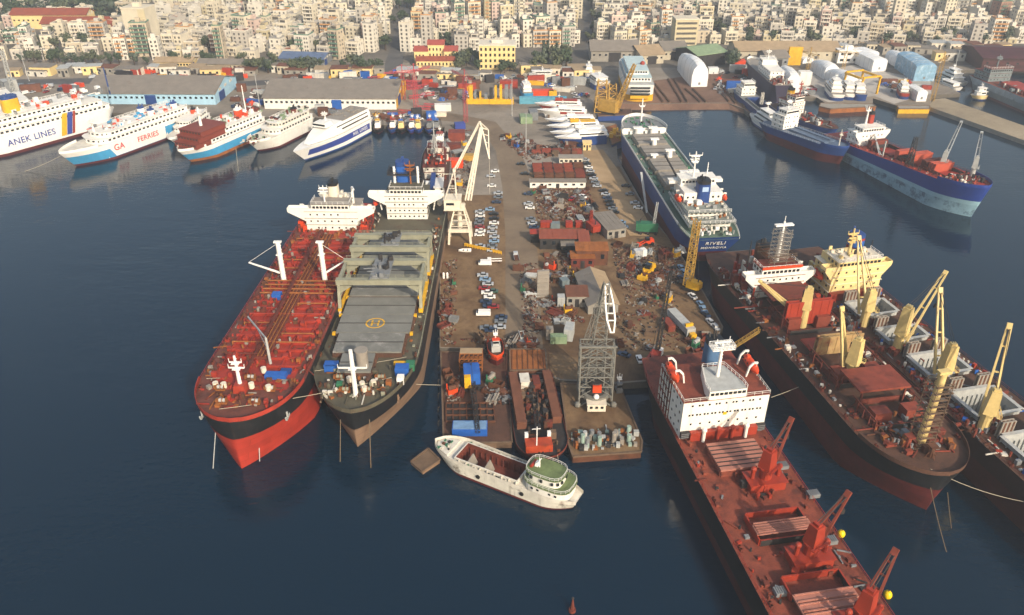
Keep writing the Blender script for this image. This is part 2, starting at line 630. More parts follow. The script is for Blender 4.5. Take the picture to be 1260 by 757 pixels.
sheet("dirt_ground", [(543, 240), (541.8, 300), (541.8, 427), (626, 429), (641, 451), (691, 466), (755, 470), (845, 464), (869, 439), (888, 402), (861, 353),
                      (832, 306), (795, 260), (762, 205), (700, 205), (655, 205), (640, 240)], QZ + .012, G_dirt)
sheet("pier_road", [(592, 158), (560, 150), (470, 142), (470, 132), (560, 140), (610, 150), (640, 185), (656, 225), (660, 290), (664, 350), (668, 428), (622, 424),
                    (622, 350), (622, 290), (618, 230), (610, 185)], QZ + .024, G_road)
sheet("sandy_track", [(716, 186), (742, 184), (765, 215), (790, 258), (806, 290), (775, 290), (745, 240)], QZ + .03, G_tan)
sheet("slipway_ground", [(734, 129.4), (768, 126.4), (803, 127.4), (870, 126.4), (895, 126.4), (914, 133), (921, 138), (934, 116), (915, 90), (860, 92), (800, 100), (740, 105)],
      QZ + .02, G_slip)
ap = PX([(733, 129.8), (768, 126.8), (803, 127.8), (870, 126.8), (896, 126.8), (915, 133.8)], QZ)
lo = [V3(p.x + (3 if i == 5 else 0), p.y - 9, -1.2) for i, p in enumerate(ap)]
struct(MB().add([p + V3(0, 0, .005) for p in ap] + lo, [(i, 6 + i, 7 + i, i + 1) for i in range(5)]).build("slipway_ramp", G_slip))
sheet("yard_pavement", [(985, 112), (1000, 90), (1050, 80), (1145, 100), (1146, 115), (1100, 128), (1076, 118), (1020, 126)], QZ + .034, ground_mat('pale_yard_concrete', ['#98928a', '#aba59c', '#b8b2a8'], .03, speck=.2, bump=.05))
sheet("city_ground", [(-1350, 640), (-300, 640), (-130, 610), (60, 590), (280, 590), (700, 640), (1350, 700), (1350, 2400), (-1350, 2400)], QZ + .016, G_city, True)
sheet("quay_road", [(-40, 99), (120, 96), (300, 100), (470, 92), (470, 97), (300, 106), (120, 103), (-40, 106)], QZ + .03, G_street)
sheet("avenue", [(468, 95), (500, 0), (512, 0), (492, 95)], QZ + .036, G_street)
sheet("side_avenue", [(722, 70), (716, 0), (724, 0), (733, 70)], QZ + .036, G_street)
HAZE = 0.0003
# ================================================================ ships
UP = Vector((0, 0, 1))


class Ship:
    """local axes: +y to the bow, +x to starboard, z=0 the waterline, origin amidships"""

    def __init__(s, name, label, cat, bow, stern, B, D, group=None, tb=.2, ts=.18, wst=.75, pdeck=(2.3, .62), pwl=(1.7, .95), rake=6, over=5, trim=0.0):
        bow, stern = Vector((bow[0], bow[1], 0)), Vector((stern[0], stern[1], 0))
        d = bow - stern
        s.L, s.B, s.D = d.length, B, D
        s.tb, s.ts, s.wst, s.pd, s.pw, s.rake, s.over = tb, ts, wst, pdeck, pwl, rake, over
        s.rz = math.atan2(-d.x, d.y)
        s.loc = (bow + stern) / 2
        s.root = thing(name, label, cat, s.loc, s.rz, group)
        s.trim = trim
        s.M = Matrix.Translation(s.loc) @ Matrix.Rotation(s.rz, 4, 'Z')
        s.Mi = s.M.inverted()

    def at(s, px, py, z):
        p = s.Mi @ W(px, py, z)
        return Vector((p.x, p.y, z))

    def deckz(s, y):
        """sheer: deck height along the ship"""
        return s.D + s.trim * (y / (s.L / 2))

    def half(s, t, l):
        B2 = s.B / 2
        t = max(0.0, min(1.0, t))
        l = max(0, min(1, l))
        if t < s.ts:
            k = s.wst * (.35 + .65 * l)
            return B2 * (k + (1 - k) * math.sin(PI / 2 * t / s.ts) ** .9)
        if t > 1 - s.tb:
            u = (t - (1 - s.tb)) / s.tb
            p = s.pw[0] + (s.pd[0] - s.pw[0]) * l
            q = s.pw[1] + (s.pd[1] - s.pw[1]) * l
            return max(.12, B2 * max(0, 1 - u ** p) ** q)
        return B2

    def yy(s, t, l):
        l = max(-.1, min(1.15, l))
        ys = -s.L / 2 + s.over * (1 - l)
        ye = s.L / 2 - s.rake * (1 - l)
        return ys + (ye - ys) * t

    def ts_list(s, n=44):
        out = [0.0]
        for i in range(1, n):
            f = i / n
            out.append(f)
        out += [1 - s.tb * k for k in (.6, .4, .25, .15, .08, .03, .01)] + [1.0]
        return sorted(set(out))

    def ring(s, z, ts, inset=0.0, dz=None):
        """closed loop at height fraction; z given on the level ship, lifted with the sheer"""
        l = z / s.D
        right, left = [], []
        for t in ts:
            y = s.yy(t, l)
            h = max(.1, s.half(t, l) - inset)
            zz = z * s.deckz(y) / s.D if z > 0 else z
            right.append((h, y, zz))
            left.append((-h, y, zz))
        return left + right[::-1]

    def hull(s, bands, bulwark=0.0, bul_from=.86, mats=None):
        """bands: [(z_top, material)] from below the water to the deck edge; the last one carries the bulwark"""
        ts = s.ts_list()
        levels = [(-2.5, 0)]
        z = 0.0
        mm = [bands[0][1]]
        zs = [-2.5]
        ms = []
        prev = 0.0
        zs.append(0.0)
        ms.append(0)
        for i, (zt, mt) in enumerate(bands):
            k = max(1, int((zt - prev) / 3))
            for j in range(1, k + 1):
                zs.append(prev + (zt - prev) * j / k)
                ms.append(i)
            prev = zt
        mb = MB()
        mb.loft([s.ring(z, ts) for z in zs], ms=ms, caps=False)
        n = len(ts)
        # transom closes itself: first left and first right points are joined by the ring
        mats = [m for _, m in bands]
        o = mb.build('hull', mats, s.root, smooth=True)
        return o

    def deck(s, m, z=None, t0=0.0, t1=1.0, inset=.02, name='deck', base=None, sides=None):
        z = s.D if z is None else z
        ts = [t0] + [t for t in s.ts_list() if t0 < t < t1] + [t1]
        vs, fs = [], []
        for t in ts:
            y = s.yy(t, 1)
            h = max(.05, s.half(t, 1) - inset)
            zz = s.deckz(y) + (z - s.D)
            vs += [(-h, y, zz), (h, y, zz)]
        for i in range(len(ts) - 1):
            fs.append((2 * i, 2 * i + 1, 2 * i + 3, 2 * i + 2))
        mb = MB().add(vs, fs, 0)
        if base is not None:      # raised block (forecastle, poop): sides and end walls down to base
            lo = []
            for t in ts:
                y = s.yy(t, 1)
                h = max(.05, s.half(t, 1) - inset)
                zz = s.deckz(y) + (base - s.D)
                lo += [(-h, y, zz), (h, y, zz)]
            o = len(vs)
            f2 = []
            for i in range(len(ts) - 1):
                f2.append((2 * i, 2 * i + 2, o + 2 * i + 2, o + 2 * i))
                f2.append((2 * i + 1, o + 2 * i + 1, o + 2 * i + 3, 2 * i + 3))
            e = 2 * (len(ts) - 1)
            f2 += [(0, o, o + 1, 1), (e, e + 1, o + e + 1, o + e)]
            mb.add(vs + lo, f2, 1)
            return mb.build(name, [m, sides], s.root)
        return mb.build(name, m, s.root)

    def edge(s, t0, t1, z, side, inset=.15, n=30):
        pts = []
        for i in range(n + 1):
            t = t0 + (t1 - t0) * i / n
            y = s.yy(t, 1)
            pts.append(V3(side * max(.05, s.half(t, 1) - inset), y, s.deckz(y) + (z - s.D)))
        return pts

    def bulwark(s, t0, t1, h, m, z=None, minner=None, around=True):
        """plated bulwark with thickness standing on the deck edge"""
        z = s.D if z is None else z
        a = s.edge(t0, t1, z, -1, 0.0)
        b = s.edge(t0, t1, z, 1, 0.0)[::-1]
        path = a + b if around else None
        mb = MB()
        for seq in ([path] if around else [a, b]):
            for p, q in zip(seq, seq[1:]):
                c = Vector((0, 0, 0))
                ip, iq = Vector((p.x * .985, p.y - .2 * (abs(p.x) < 3), p.z)), Vector((q.x * .985, q.y - .2 * (abs(q.x) < 3), q.z))
                u = UP * h
                lo = -UP * .05
                mb.add([p + lo, q + lo, q + u, p + u, ip + lo, iq + lo, iq + u, ip + u],
                       [(0, 1, 2, 3), (5, 4, 7, 6), (3, 2, 6, 7)], 0)
        return mb.build('bulwark', m, s.root, smooth=True)

    def rails(s, t0, t1, m, z=None, h=1.1, sides=(-1, 1), t=.1, step=3):
        z = s.D if z is None else z
        for sd in sides:
            MB().rail(s.edge(t0, t1, z, sd, .25, 16), h, t, step).build('railing', m, s.root)

    def part(s, name, mb, m, smooth=False, parent=None):
        return mb.build(name, m, parent or s.root, smooth)


def windows(mb, x0, x1, y, z, n, ww, wh, m=1, skip=()):
    """row of windows on a face looking along -y or +y (thin boxes standing 4 cm proud)"""
    for i in range(n):
        if i in skip:
            continue
        x = x0 + (x1 - x0) * (i + .5) / n
        mb.box((x, y, z), (ww, .12, wh), m=m)


def windows_x(mb, y0, y1, x, z, n, ww, wh, m=1):
    for i in range(n):
        y = y0 + (y1 - y0) * (i + .5) / n
        mb.box((x, y, z), (.12, ww, wh), m=m)


def derrick_crane(s, name, base, hp, rp, house, tip, m, jw=2.4, t=.55, pivot_h=.3, mjib=None, hook=True, single=False):
    """ship crane: pedestal, crane house turned to its jib, A-shaped jib of two legs. One part with the jib a sub-part"""
    base = Vector(base)
    tip = Vector(tip)
    d = Vector((tip.x - base.x, tip.y - base.y, 0))
    az = math.atan2(-d.x, d.y)
    mb = MB()
    mb.cyl(base, base + UP * hp, rp, rp * .92, 12)
    c = base + UP * (hp + house[2] / 2)
    mb.cyl(base + UP * (hp - .35), base + UP * hp, rp * 1.25, rp * 1.25, 12)
    mb.box(c, house, az, top=.72)
    fwd = d.normalized()
    sd = Vector((fwd.y, -fwd.x, 0))
    mb.box(c + fwd * (house[1] / 2 * .93) + UP * .2 * house[2], (house[0] * .5, .3, house[2] * .22), az, m=1)
    mb.box(c + UP * (house[2] / 2 + .35), (house[0] * .5, house[1] * .4, .7), az)
    mb.rail([c + sd * house[0] * .8 - fwd * house[1] * .7 - UP * house[2] / 2, c + sd * house[0] * .8 + fwd * house[1] * .7 - UP * house[2] / 2], 1.1, .1, 1.5)
    mb.bar(c + sd * house[0] * .62 - fwd * house[1] * .75 - UP * (house[2] / 2 - .1), c + sd * house[0] * .62 + fwd * house[1] * .75 - UP * (house[2] / 2 - .1), .9, .12)
    cr = mb.build(name, [m, M['glass']], s.root)
    jb = MB()
    p0 = base + UP * (hp + house[2] * pivot_h) + fwd * house[1] * .55
    if single:
        jb.bar(p0, tip, t * 1.8, t * 1.8, w2=t, h2=t)
    else:
        a, b_ = p0 + sd * jw / 2, p0 - sd * jw / 2
        ta, tb_ = tip + sd * .45, tip - sd * .45
        jb.bar(a, ta, t, t * 1.3, w2=t * .75, h2=t * .8)
        jb.bar(b_, tb_, t, t * 1.3, w2=t * .75, h2=t * .8)
        for k in (.22, .5, .78, .97):
            jb.bar(a.lerp(ta, k), b_.lerp(tb_, k), t * .6)
        jb.bar(tip - (tip - p0).normalized() * .8, tip + (tip - p0).normalized() * .8, 1.3, .7)
    j = jb.build('jib', mjib or m, cr)
    wb = MB()
    tp = c + UP * (house[2] / 2 + .6)
    for k in (-.35, .35):
        wb.cyl(tp + sd * k, tip + sd * k, .09, n=4)
    if hook:
        wb.cyl(tip - UP * 1, tip - UP * 4.5, .07, n=4)
        wb.box(tip - UP * 5.2, (.8, .5, 1.4))
    wb.build('hoist_wire', M['darksteel'], cr)
    return cr


def mast(s, name, p, h, m, r=.45, cross=(), radar=False, taper=.5, extra=None):
    p = Vector(p)
    mb = MB()
    mb.cyl(p, p + UP * h, r, r * taper, 8)
    for (k, wd) in cross:
        mb.bar(p + UP * h * k + V3(-wd / 2, 0, 0), p + UP * h * k + V3(wd / 2, 0, 0), .35)
        mb.box(p + UP * h * k + V3(0, 0, -.3), (min(wd, 2.2), 1.6, .2))
        for sx in (-1, 1):
            mb.bar(p + UP * h * k + V3(sx * wd / 2, 0, 0), p + UP * (h * k + 1.2) + V3(sx * wd / 2, 0, 0), .15)
    if radar:
        mb.box(p + UP * (h * .8), (3.6, .4, .5))
        mb.box(p + UP * (h * .62) + V3(0, .8, 0), (2.4, 1.8, .25))
        mb.box(p + UP * (h * .62 + .6) + V3(0, .9, 0), (4.0, .35, .4))
    for k in range(int(h / 1.2)):
        mb.box(p + V3(0, -r * .9, k * 1.2 + .6), (.7, .18, .08))
    return mb.build(name, m, s.root)


def lifeboat(s, p, L=7.5, rz=0.0, m='orange', davits=True, mdav='white'):
    """covered lifeboat with its two davits"""
    p = Vector(p)
    rings = []
    for i in range(11):
        t = -1 + 2 * i / 10
        k = max(.06, (1 - abs(t) ** 2.6)) ** .6
        y = t * L / 2
        prof = [(-.2, -1.15), (-1.0, -.7), (-1.3, .15), (-1.05, .85), (-.45, 1.25), (.45, 1.25), (1.05, .85), (1.3, .15), (1.0, -.7), (.2, -1.15)]
        rings.append([(x * k, y, z * (k * .85 + .15)) for x, z in prof])
    mb = MB().loft(rings)
    mb.box((0, -L * .22, 1.35), (1.1, 1.3, .7), top=.8)
    for i in range(4):
        mb.box((1.12, -L * .3 + i * L * .17, .55), (.2, .5, .35), m=1)
        mb.box((-1.12, -L * .3 + i * L * .17, .55), (.2, .5, .35), m=1)
    lb = mb.build('lifeboat', [M[m], M['glass']], s.root, smooth=True, loc=p, rz=rz)
    if davits:
        sd = 1 if p.x > 0 else -1
        for k in (-.33, .33):
            db = MB()
            y = p.y + k * L
            pts = [V3(p.x - sd * 2.6, y, p.z - 2.6), V3(p.x - sd * 1.9, y, p.z + 1.2), V3(p.x - sd * .8, y, p.z + 2.5), V3(p.x + sd * .4, y, p.z + 2.4)]
            for a, b in zip(pts, pts[1:]):
                db.bar(a, b, .4, .55)
            db.cyl(pts[-1], V3(p.x, y, p.z + 1.1), .07, n=4)
            db.build('davit', M[mdav], s.root)
    return lb


def winches(s, spots, mats, name='winch'):
    for (x, y, z) in spots:
        mb = MB()
        mb.box((0, 0, .25), (2.6, 1.6, .4))
        mb.cyl((-1.0, 0, .95), (.9, 0, .95), .55, n=10, m=1)
        for k in (-1.05, -.1, .95):
            mb.cyl((k - .05, 0, .95), (k + .05, 0, .95), .85, n=10)
        mb.box((1.5, 0, .8), (.7, .9, 1.1))
        mb.build(name, mats, s.root, loc=(x, y, z))


def bollards(s, t0, t1, n, z, m):
    for sd in (-1, 1):
        for i in range(n):
            mb = MB()
            t = t0 + (t1 - t0) * i / max(1, n - 1)
            y = s.yy(t, 1)
            x = sd * (s.half(t, 1) - 1.2)
            zz = s.deckz(y) + z - s.D
            for k in (-.5, .5):
                mb.cyl((x, y + k, zz), (x, y + k, zz + .9), .28, n=6)
                mb.cyl((x, y + k, zz + .75), (x, y + k, zz + .9), .36, n=6)
            mb.box((x, y, zz + .06), (.8, 1.9, .12))
            mb.build('mooring_bollard', m, s.root)


class PB:
    """loose gear: every piece becomes a part of its own; past 90 pieces the small rest is one part"""

    def __init__(s):
        s.p = []

    def build(s, name, mats, parent, most=90):
        s.p.sort(key=lambda t: -t[2])
        for nm, mb, _, m in s.p[:most]:
            mb.build(nm, mats[m], parent)
        if s.p[most:]:
            q = MB()
            for nm, mb, _, m in s.p[most:]:
                q.add(mb.v, mb.f, m)
            q.build(name, mats, parent)["kind"] = "stuff"


def clutter(mb, x0, x1, y0, y1, z, n, nm, smin=.4, smax=2.0, hmax=1.4, rr=R):
    """small deck gear"""
    for _ in range(n):
        x, y = rr.uniform(x0, x1), rr.uniform(y0, y1)
        k = rr.random()
        m = rr.randrange(nm)
        q = MB()
        if k < .55:
            d = (rr.uniform(smin, smax), rr.uniform(smin, smax), rr.uniform(.3, hmax))
            q.box((x, y, z + d[2] / 2), d, rr.uniform(0, 3) if rr.random() < .3 else 0, m)
            t, sz = 'gear_box', d[0] * d[1] + d[2] * d[0]
        elif k < .8:
            r = rr.uniform(.2, smax * .3)
            hh = rr.uniform(.4, hmax)
            q.cyl((x, y, z), (x, y, z + hh), r, n=8, m=m)
            t, sz = 'vent_post', 2 * r * hh
        else:
            l = rr.uniform(smax, smax * 3)
            a = rr.choice((0, PI / 2, rr.uniform(0, PI)))
            q.bar((x, y, z + .25), (x + l * math.cos(a), y + l * math.sin(a), z + .25), .3, m=m)
            t, sz = 'deck_pipe', l * .3
        if isinstance(mb, PB):
            mb.p.append((t, q, sz, m))
        else:
            mb.add(q.v, q.f, m)
    return mb


def crew_house(s, x0, x1, y0, y1, z0, floors, fh=2.8, m='white', deckm='greendeck', nwin=8, wing=0.0, wheel=True, wheelw=None, face=1, name='deckhouse', step=0.0):
    """accommodation block; face=+1 means its front looks to the bow (+y)"""
    mb = MB()
    z = z0
    w0 = x1 - x0
    xm = (x0 + x1) / 2
    for f in range(floors):
        k = step * f
        a0, a1 = y0 + k * (0 if face > 0 else 1) + (k if face > 0 else 0), y1 - (0)
        mb.bx(x0, x1, y0 + k, y1, z, z + fh - .12)
        mb.bx(x0 - .5, x1 + .5, y0 + k - .5, y1 + (.25), z + fh - .12, z + fh, m=2)
        fy = y1 + .03
        windows(mb, x0 + .6, x1 - .6, fy, z + fh * .52, nwin, .6, .65, skip=[i for i in range(nwin) if R.random() < .18])
        windows_x(mb, y0 + k + .5, y1 - .5, x0 - .03, z + fh * .52, max(2, int((y1 - y0) / 3.2)), .7, .75)
        windows_x(mb, y0 + k + .5, y1 - .5, x1 + .03, z + fh * .52, max(2, int((y1 - y0) / 3.2)), .7, .75)
        windows(mb, x0 + .6, x1 - .6, y0 + k - .03, z + fh * .52, max(3, nwin // 2), .7, .75)
        z += fh
    h = mb.build(name, [M[m], M['glass'], M[deckm]], s.root)
    top = z
    if wheel:
        ww = wheelw or w0
        wb = MB()
        wd = min(7.0, (y1 - y0) * .7)
        wb.bx(xm - ww / 2, xm + ww / 2, y1 - wd, y1, z, z + 2.9)
        windows(wb, xm - ww / 2 + .3, xm + ww / 2 - .3, y1 + .03, z + 1.75, max(8, int(ww / 1.5)), 1.05, .95)
        windows_x(wb, y1 - wd + .4, y1 - .4, xm - ww / 2 - .03, z + 1.75, 3, 1.1, .95)
        windows_x(wb, y1 - wd + .4, y1 - .4, xm + ww / 2 + .03, z + 1.75, 3, 1.1, .95)
        wb.bx(xm - ww / 2 - .3, xm + ww / 2 + .3, y1 - wd - .3, y1 + .3, z + 2.9, z + 3.05, m=2)
        wb.build('wheelhouse', [M[m], M['glass'], M[deckm]], s.root)
        rb = MB().rail([(xm - ww / 2, y1 - wd, z + 3.05), (xm - ww / 2, y1, z + 3.05), (xm + ww / 2, y1, z + 3.05), (xm + ww / 2, y1 - wd, z + 3.05)], 1.1, .1, 2)
        rb.build('railing', M['clean'], s.root)
        if wing > 0:
            for sd in (-1, 1):
                gb = MB()
                xs, xe = xm + sd * ww / 2, xm + sd * wing
                if abs(xe) <= abs(xs):
                    continue
                a, b = sorted((xs, xe))
                gb.bx(a, b, y1 - 3.2, y1, z - .05, z + .1)
                gb.bx(a, b, y1 - .1, y1 + .08, z - .05, z + 1.25)
                gb.bx(a, b, y1 - 3.25, y1 - 3.1, z + .1, z + 1.25)
                gb.bx(xe - .1, xe + .1, y1 - 3.2, y1, z + .1, z + 1.25)
                # the wing's plated bracket tapers down to the house side
                q = sd
                hx = xm + q * w0 / 2
                zz = z - .05
                dpt = 4.2
                gb.add([(hx, y1 - .05, zz), (xe, y1 - .05, zz), (xe, y1 - .05, zz - .4), (hx, y1 - .05, zz - dpt),
                        (hx, y1 - .35, zz), (xe, y1 - .35, zz), (xe, y1 - .35, zz - .4), (hx, y1 - .35, zz - dpt)],
                       [(0, 1, 2, 3), (7, 6, 5, 4), (0, 4, 5, 1), (1, 5, 6, 2), (2, 6, 7, 3)])
                gb.build('bridge_wing', M[m], s.root)
        top = z + 3.05
    return top


def funnel(s, c, d, m, mtop='black', pipes=True, band=None):
    mb = MB()
    x, y, z = c
    w_, l_, h_ = d

    def ring(zz, k):
        return [(x + w_ / 2 * k * math.copysign(abs(math.cos(a)) ** .6, math.cos(a)), y + l_ / 2 * k * math.copysign(abs(math.sin(a)) ** .6, math.sin(a)), zz)
                for a in [2 * PI * i / 16 for i in range(16)]]
    zs = [(z, 1), (z + h_ * .45, .98)]
    ms = [0]
    if band:
        zs.append((z + h_ * .75, .96))
        ms.append(2)
    zs += [(z + h_ * .85, .95), (z + h_, .93)]
    ms += [0, 1]
    mb.loft([ring(a, k) for a, k in zs], ms=ms)
    if pipes:
        for i in range(4):
            px_, py_ = x + R.uniform(-.25, .25) * w_, y + R.uniform(-.3, .3) * l_
            mb.cyl((px_, py_, z + h_), (px_, py_ - .4, z + h_ + R.uniform(.9, 1.8)), .28, n=6, m=1)
    mats = [M[m], M[mtop]] + ([M[band]] if band else [])
    return mb.build('funnel', mats, s.root, smooth=True)


def hatch(s, y0, y1, w, z, ch=1.6, m='hatchgrey', coam='oxide', cover='closed', nrib=4, parts=True, cx=0.0, holdm='hold', lip=None, depth=9.0, deckcut=False):
    """hatch coaming with its cover, or an open hold seen inside"""
    x0, x1 = cx - w / 2, cx + w / 2
    cb = MB()
    t = .35
    cb.bx(x0 - t, x0, y0 - t, y1 + t, z, z + ch)
    cb.bx(x1, x1 + t, y0 - t, y1 + t, z, z + ch)
    cb.bx(x0, x1, y0 - t, y0, z, z + ch)
    cb.bx(x0, x1, y1, y1 + t, z, z + ch)
    for i in range(int((y1 - y0) / 2.2) + 1):
        y = y0 + i * 2.2
        for q in (x0 - t - .25, x1 + t + .25):
            cb.box((q, y, z + ch * .45), (.5, .15, ch * .9))
    o = cb.build('hatch_coaming', M[coam], s.root)
    if cover == 'closed':
        hb = MB()
        zz = z + ch
        hb.bx(x0 - .15, x1 + .15, y0 - .15, y1 + .15, zz + .01, zz + .55)
        for i in range(1, nrib):
            y = y0 + (y1 - y0) * i / nrib
            hb.bx(x0 - .1, x1 + .1, y - .12, y + .12, zz + .55, zz + .68, m=1)
        hb.build('hatch_cover', [M[m], M['darksteel']], s.root)
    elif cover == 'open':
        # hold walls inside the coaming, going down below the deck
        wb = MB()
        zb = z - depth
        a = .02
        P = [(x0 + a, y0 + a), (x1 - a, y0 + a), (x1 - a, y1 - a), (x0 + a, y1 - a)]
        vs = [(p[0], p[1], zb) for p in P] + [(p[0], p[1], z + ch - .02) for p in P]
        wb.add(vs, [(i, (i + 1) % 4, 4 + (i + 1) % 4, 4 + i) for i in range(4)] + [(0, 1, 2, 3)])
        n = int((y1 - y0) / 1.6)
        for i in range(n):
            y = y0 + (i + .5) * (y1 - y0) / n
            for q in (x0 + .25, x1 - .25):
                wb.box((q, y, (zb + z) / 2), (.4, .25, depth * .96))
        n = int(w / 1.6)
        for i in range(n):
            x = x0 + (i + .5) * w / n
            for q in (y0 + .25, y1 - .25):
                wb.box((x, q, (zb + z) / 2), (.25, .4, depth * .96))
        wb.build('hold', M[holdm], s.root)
    return o


def deck_with_holes(s, m, z, holes, t0=0.0, t1=1.0, name='deck'):
    """main deck as strips leaving the open hatches free; holes = [(y0, y1, half width)]"""
    ts = [t0] + [t for t in s.ts_list(60) if t0 < t < t1] + [t1]
    ys = sorted(set([s.yy(t, 1) for t in ts] + [h[0] for h in holes] + [h[1] for h in holes]))
    vs, fs = [], []

    def hb(y):
        t = (y + s.L / 2) / s.L
        return max(.05, s.half(t, 1) - .02)
    for y0, y1 in zip(ys, ys[1:]):
        if y1 - y0 < 1e-4:
            continue
        ym = (y0 + y1) / 2
        hole = next((h for h in holes if h[0] < ym < h[1]), None)
        z0, z1 = s.deckz(y0) + z - s.D, s.deckz(y1) + z - s.D
        o = len(vs)
        if hole is None:
            vs += [(-hb(y0), y0, z0), (hb(y0), y0, z0), (hb(y1), y1, z1), (-hb(y1), y1, z1)]
            fs.append((o, o + 1, o + 2, o + 3))
        else:
            q = hole[2]
            vs += [(-hb(y0), y0, z0), (-q, y0, z0), (-q, y1, z1), (-hb(y1), y1, z1), (q, y0, z0), (hb(y0), y0, z0), (hb(y1), y1, z1), (q, y1, z1)]
            fs += [(o, o + 1, o + 2, o + 3), (o + 4, o + 5, o + 6, o + 7)]
    return MB().add(vs, fs).build(name, m, s.root)


def hanging(mb, a, b, sag, r=.12, n=10, m=0):
    a, b = Vector(a), Vector(b)
    pts = []
    for i in range(n + 1):
        t = i / n
        p = a.lerp(b, t)
        p.z -= sag * 4 * t * (1 - t)
        pts.append(p)
    return mb.path(pts, r, 5, m)
# ================================================================ red tanker (outermost of the western pair)
S = Ship('oil_tanker', 'red-decked tanker with two white kingposts and a bright red lower bow', 'tanker ship',
         (-74.4, 163.5), (-71.2, 312), 30.5, 15, tb=.17, ts=.12, wst=.72, pdeck=(2.5, .55), pwl=(1.25, .9), rake=1.0, over=6, trim=2.0)
S1 = S
S.hull([(9.5, M['redhull']), (15, M['black'])])
S.deck(mat('brown_red_side_deck', '#6a3c30', .75, .35, .3, rust=.5, rustcol='#3f2a24', fine=.4), 14.9)
S.deck(M['reddeck'], 14.93, .16, .9, 3.4, 'tank_deck')
S.bulwark(.87, 1.0, 1.3, M['reddeck'], 15)
S.rails(0.02, .87, M['red'], 14.9)
yb, ye = S.L / 2, -S.L / 2
# transverse deck girders and pipes
mb = MB()
y = -38
while y < 50:
    t = (y + S.L / 2) / S.L
    h = S.half(t, 1) - 3
    z = S.deckz(y) - .1
    for sd in (-1, 1):
        MB().bx(min(sd * 2.2, sd * h), max(sd * 2.2, sd * h), y - .25, y + .25, z, z + .8).build('deck_girder', M['reddeck'], S.root)
    y += 4.3
for sd in (-1, 1):
    for xx in (6.5, 11):
        MB().bar((sd * xx, -38, S.deckz(-38) + .3), (sd * xx, 50, S.deckz(50) + .3), .35, .6).build('deck_girder', M['reddeck'], S.root)
mb = MB()
for i, xx in enumerate((-1.6, -1.0, -.4, .3, .9, 1.5)):
    mb.bar((xx, -44, S.deckz(-44) + 1.2 + .15 * (i % 2)), (xx, 44, S.deckz(44) + 1.2 + .15 * (i % 2)), .32, .32, m=i % 2)
for k in range(17):
    y = -44 + k * 5.5
    mb.box((0, y, S.deckz(y) + .5), (4.4, .3, 1.1), m=0)
for yy_ in (-4, -1, 2, 5):
    mb.cyl((-12.5, yy_, S.deckz(yy_) + 1.4), (12.5, yy_, S.deckz(yy_) + 1.4), .3, n=6, m=1)
for k in range(14):
    y = -40 + k * 6.4 + R.uniform(-1, 1)
    h = S.half((y + S.L / 2) / S.L, 1) - 3.5
    x0, x1 = (-h, -2) if k % 3 else (-h, h)
    if k % 3 == 1:
        x0, x1 = 2, h
    MB().cyl((x0, y, S.deckz(y) + 1.1), (x1, y, S.deckz(y) + 1.1), .22, n=6).cyl((x0, y, S.deckz(y)), (x0, y, S.deckz(y) + 1.1), .22, n=6).cyl((x1, y, S.deckz(y)), (x1, y, S.deckz(y) + 1.1), .22, n=6).build('crossover_pipe', M[R.choice(['rustred', 'reddeck', 'orangerust'])], S.root)
for k in range(10):
    y = -38 + k * 9
    for sd in (-1, 1):
        MB().box((sd * R.uniform(6, 9), y + R.uniform(-1, 1), S.deckz(y) + .6), (1.6, 1.6, 1.3)).cyl((sd * 8, y, S.deckz(y)), (sd * 8, y, S.deckz(y) + 2.2), .3, n=8).build('tank_hatch', M[R.choice(['rustred', 'red', 'reddeck'])], S.root)
S.part('cargo_pipes', mb, [M['rustred'], M['orangerust']])
mb = MB()
mb.bx(2.2, 3.4, -44, 52, 17.0, 17.12)
for k in range(20):
    y = -44 + k * 5
    mb.box((2.8, y, 16), (1.2, .2, 2.2))
mb.rail([(2.2, -44, 17.1), (2.2, 52, 17.1)], 1.1, .08, 3)
mb.rail([(3.4, -44, 17.1), (3.4, 52, 17.1)], 1.1, .08, 3)
S.part('catwalk', mb, M['rustred'])
# kingposts with their hose booms
for px, tip in ((349.5, (306, 323)), (400, (426, 320))):
    p = S.at(px, 346, 15)
    k = MB()
    k.cyl(p, p + UP * 15, .95, .8, 12)
    for i in range(9):
        k.box(p + V3(0, -.95, 1.5 + i * 1.5), (1.3, .3, .35))
    k.box(p + UP * 15.3, (2.6, 1.2, .5))
    k.box(p + UP * 10.5, (2.2, 1.6, .3))
    kp = k.build('kingpost', M['clean'], S.root, smooth=True)
    q = S.at(tip[0], tip[1], 22)
    jb = MB()
    jb.bar(p + UP * 3, q, .55, .6, w2=.35, h2=.4)
    jb.cyl(p + UP * 14.8, q, .07, n=4)
    jb.build('hose_boom', M['clean'], kp)
# white hose davit amidships
a = S.at(333, 448, 16)
b = MB()
b.cyl(a, a + UP * 9, .45, .35, 8)
b.bar(a + UP * 9, S.at(305, 390, 21.0), .4, .5)
b.bar(a + UP * 5, (a + UP * 9).lerp(S.at(305, 390, 21.0), .5), .2)
S.part('hose_davit', b, M['palesteel'])
mast(S, 'foremast', S.at(297, 480, 17), 11.5, M['clean'], .65, cross=((.82, 3.4), (.66, 4.4)), radar=False)
mb = MB()
p = S.at(297, 480, 17)
mb.box(p + V3(0, 0, 1.2), (3.5, 3.6, 2.4), top=.8)
S.part('mast_house', mb, M['red'])
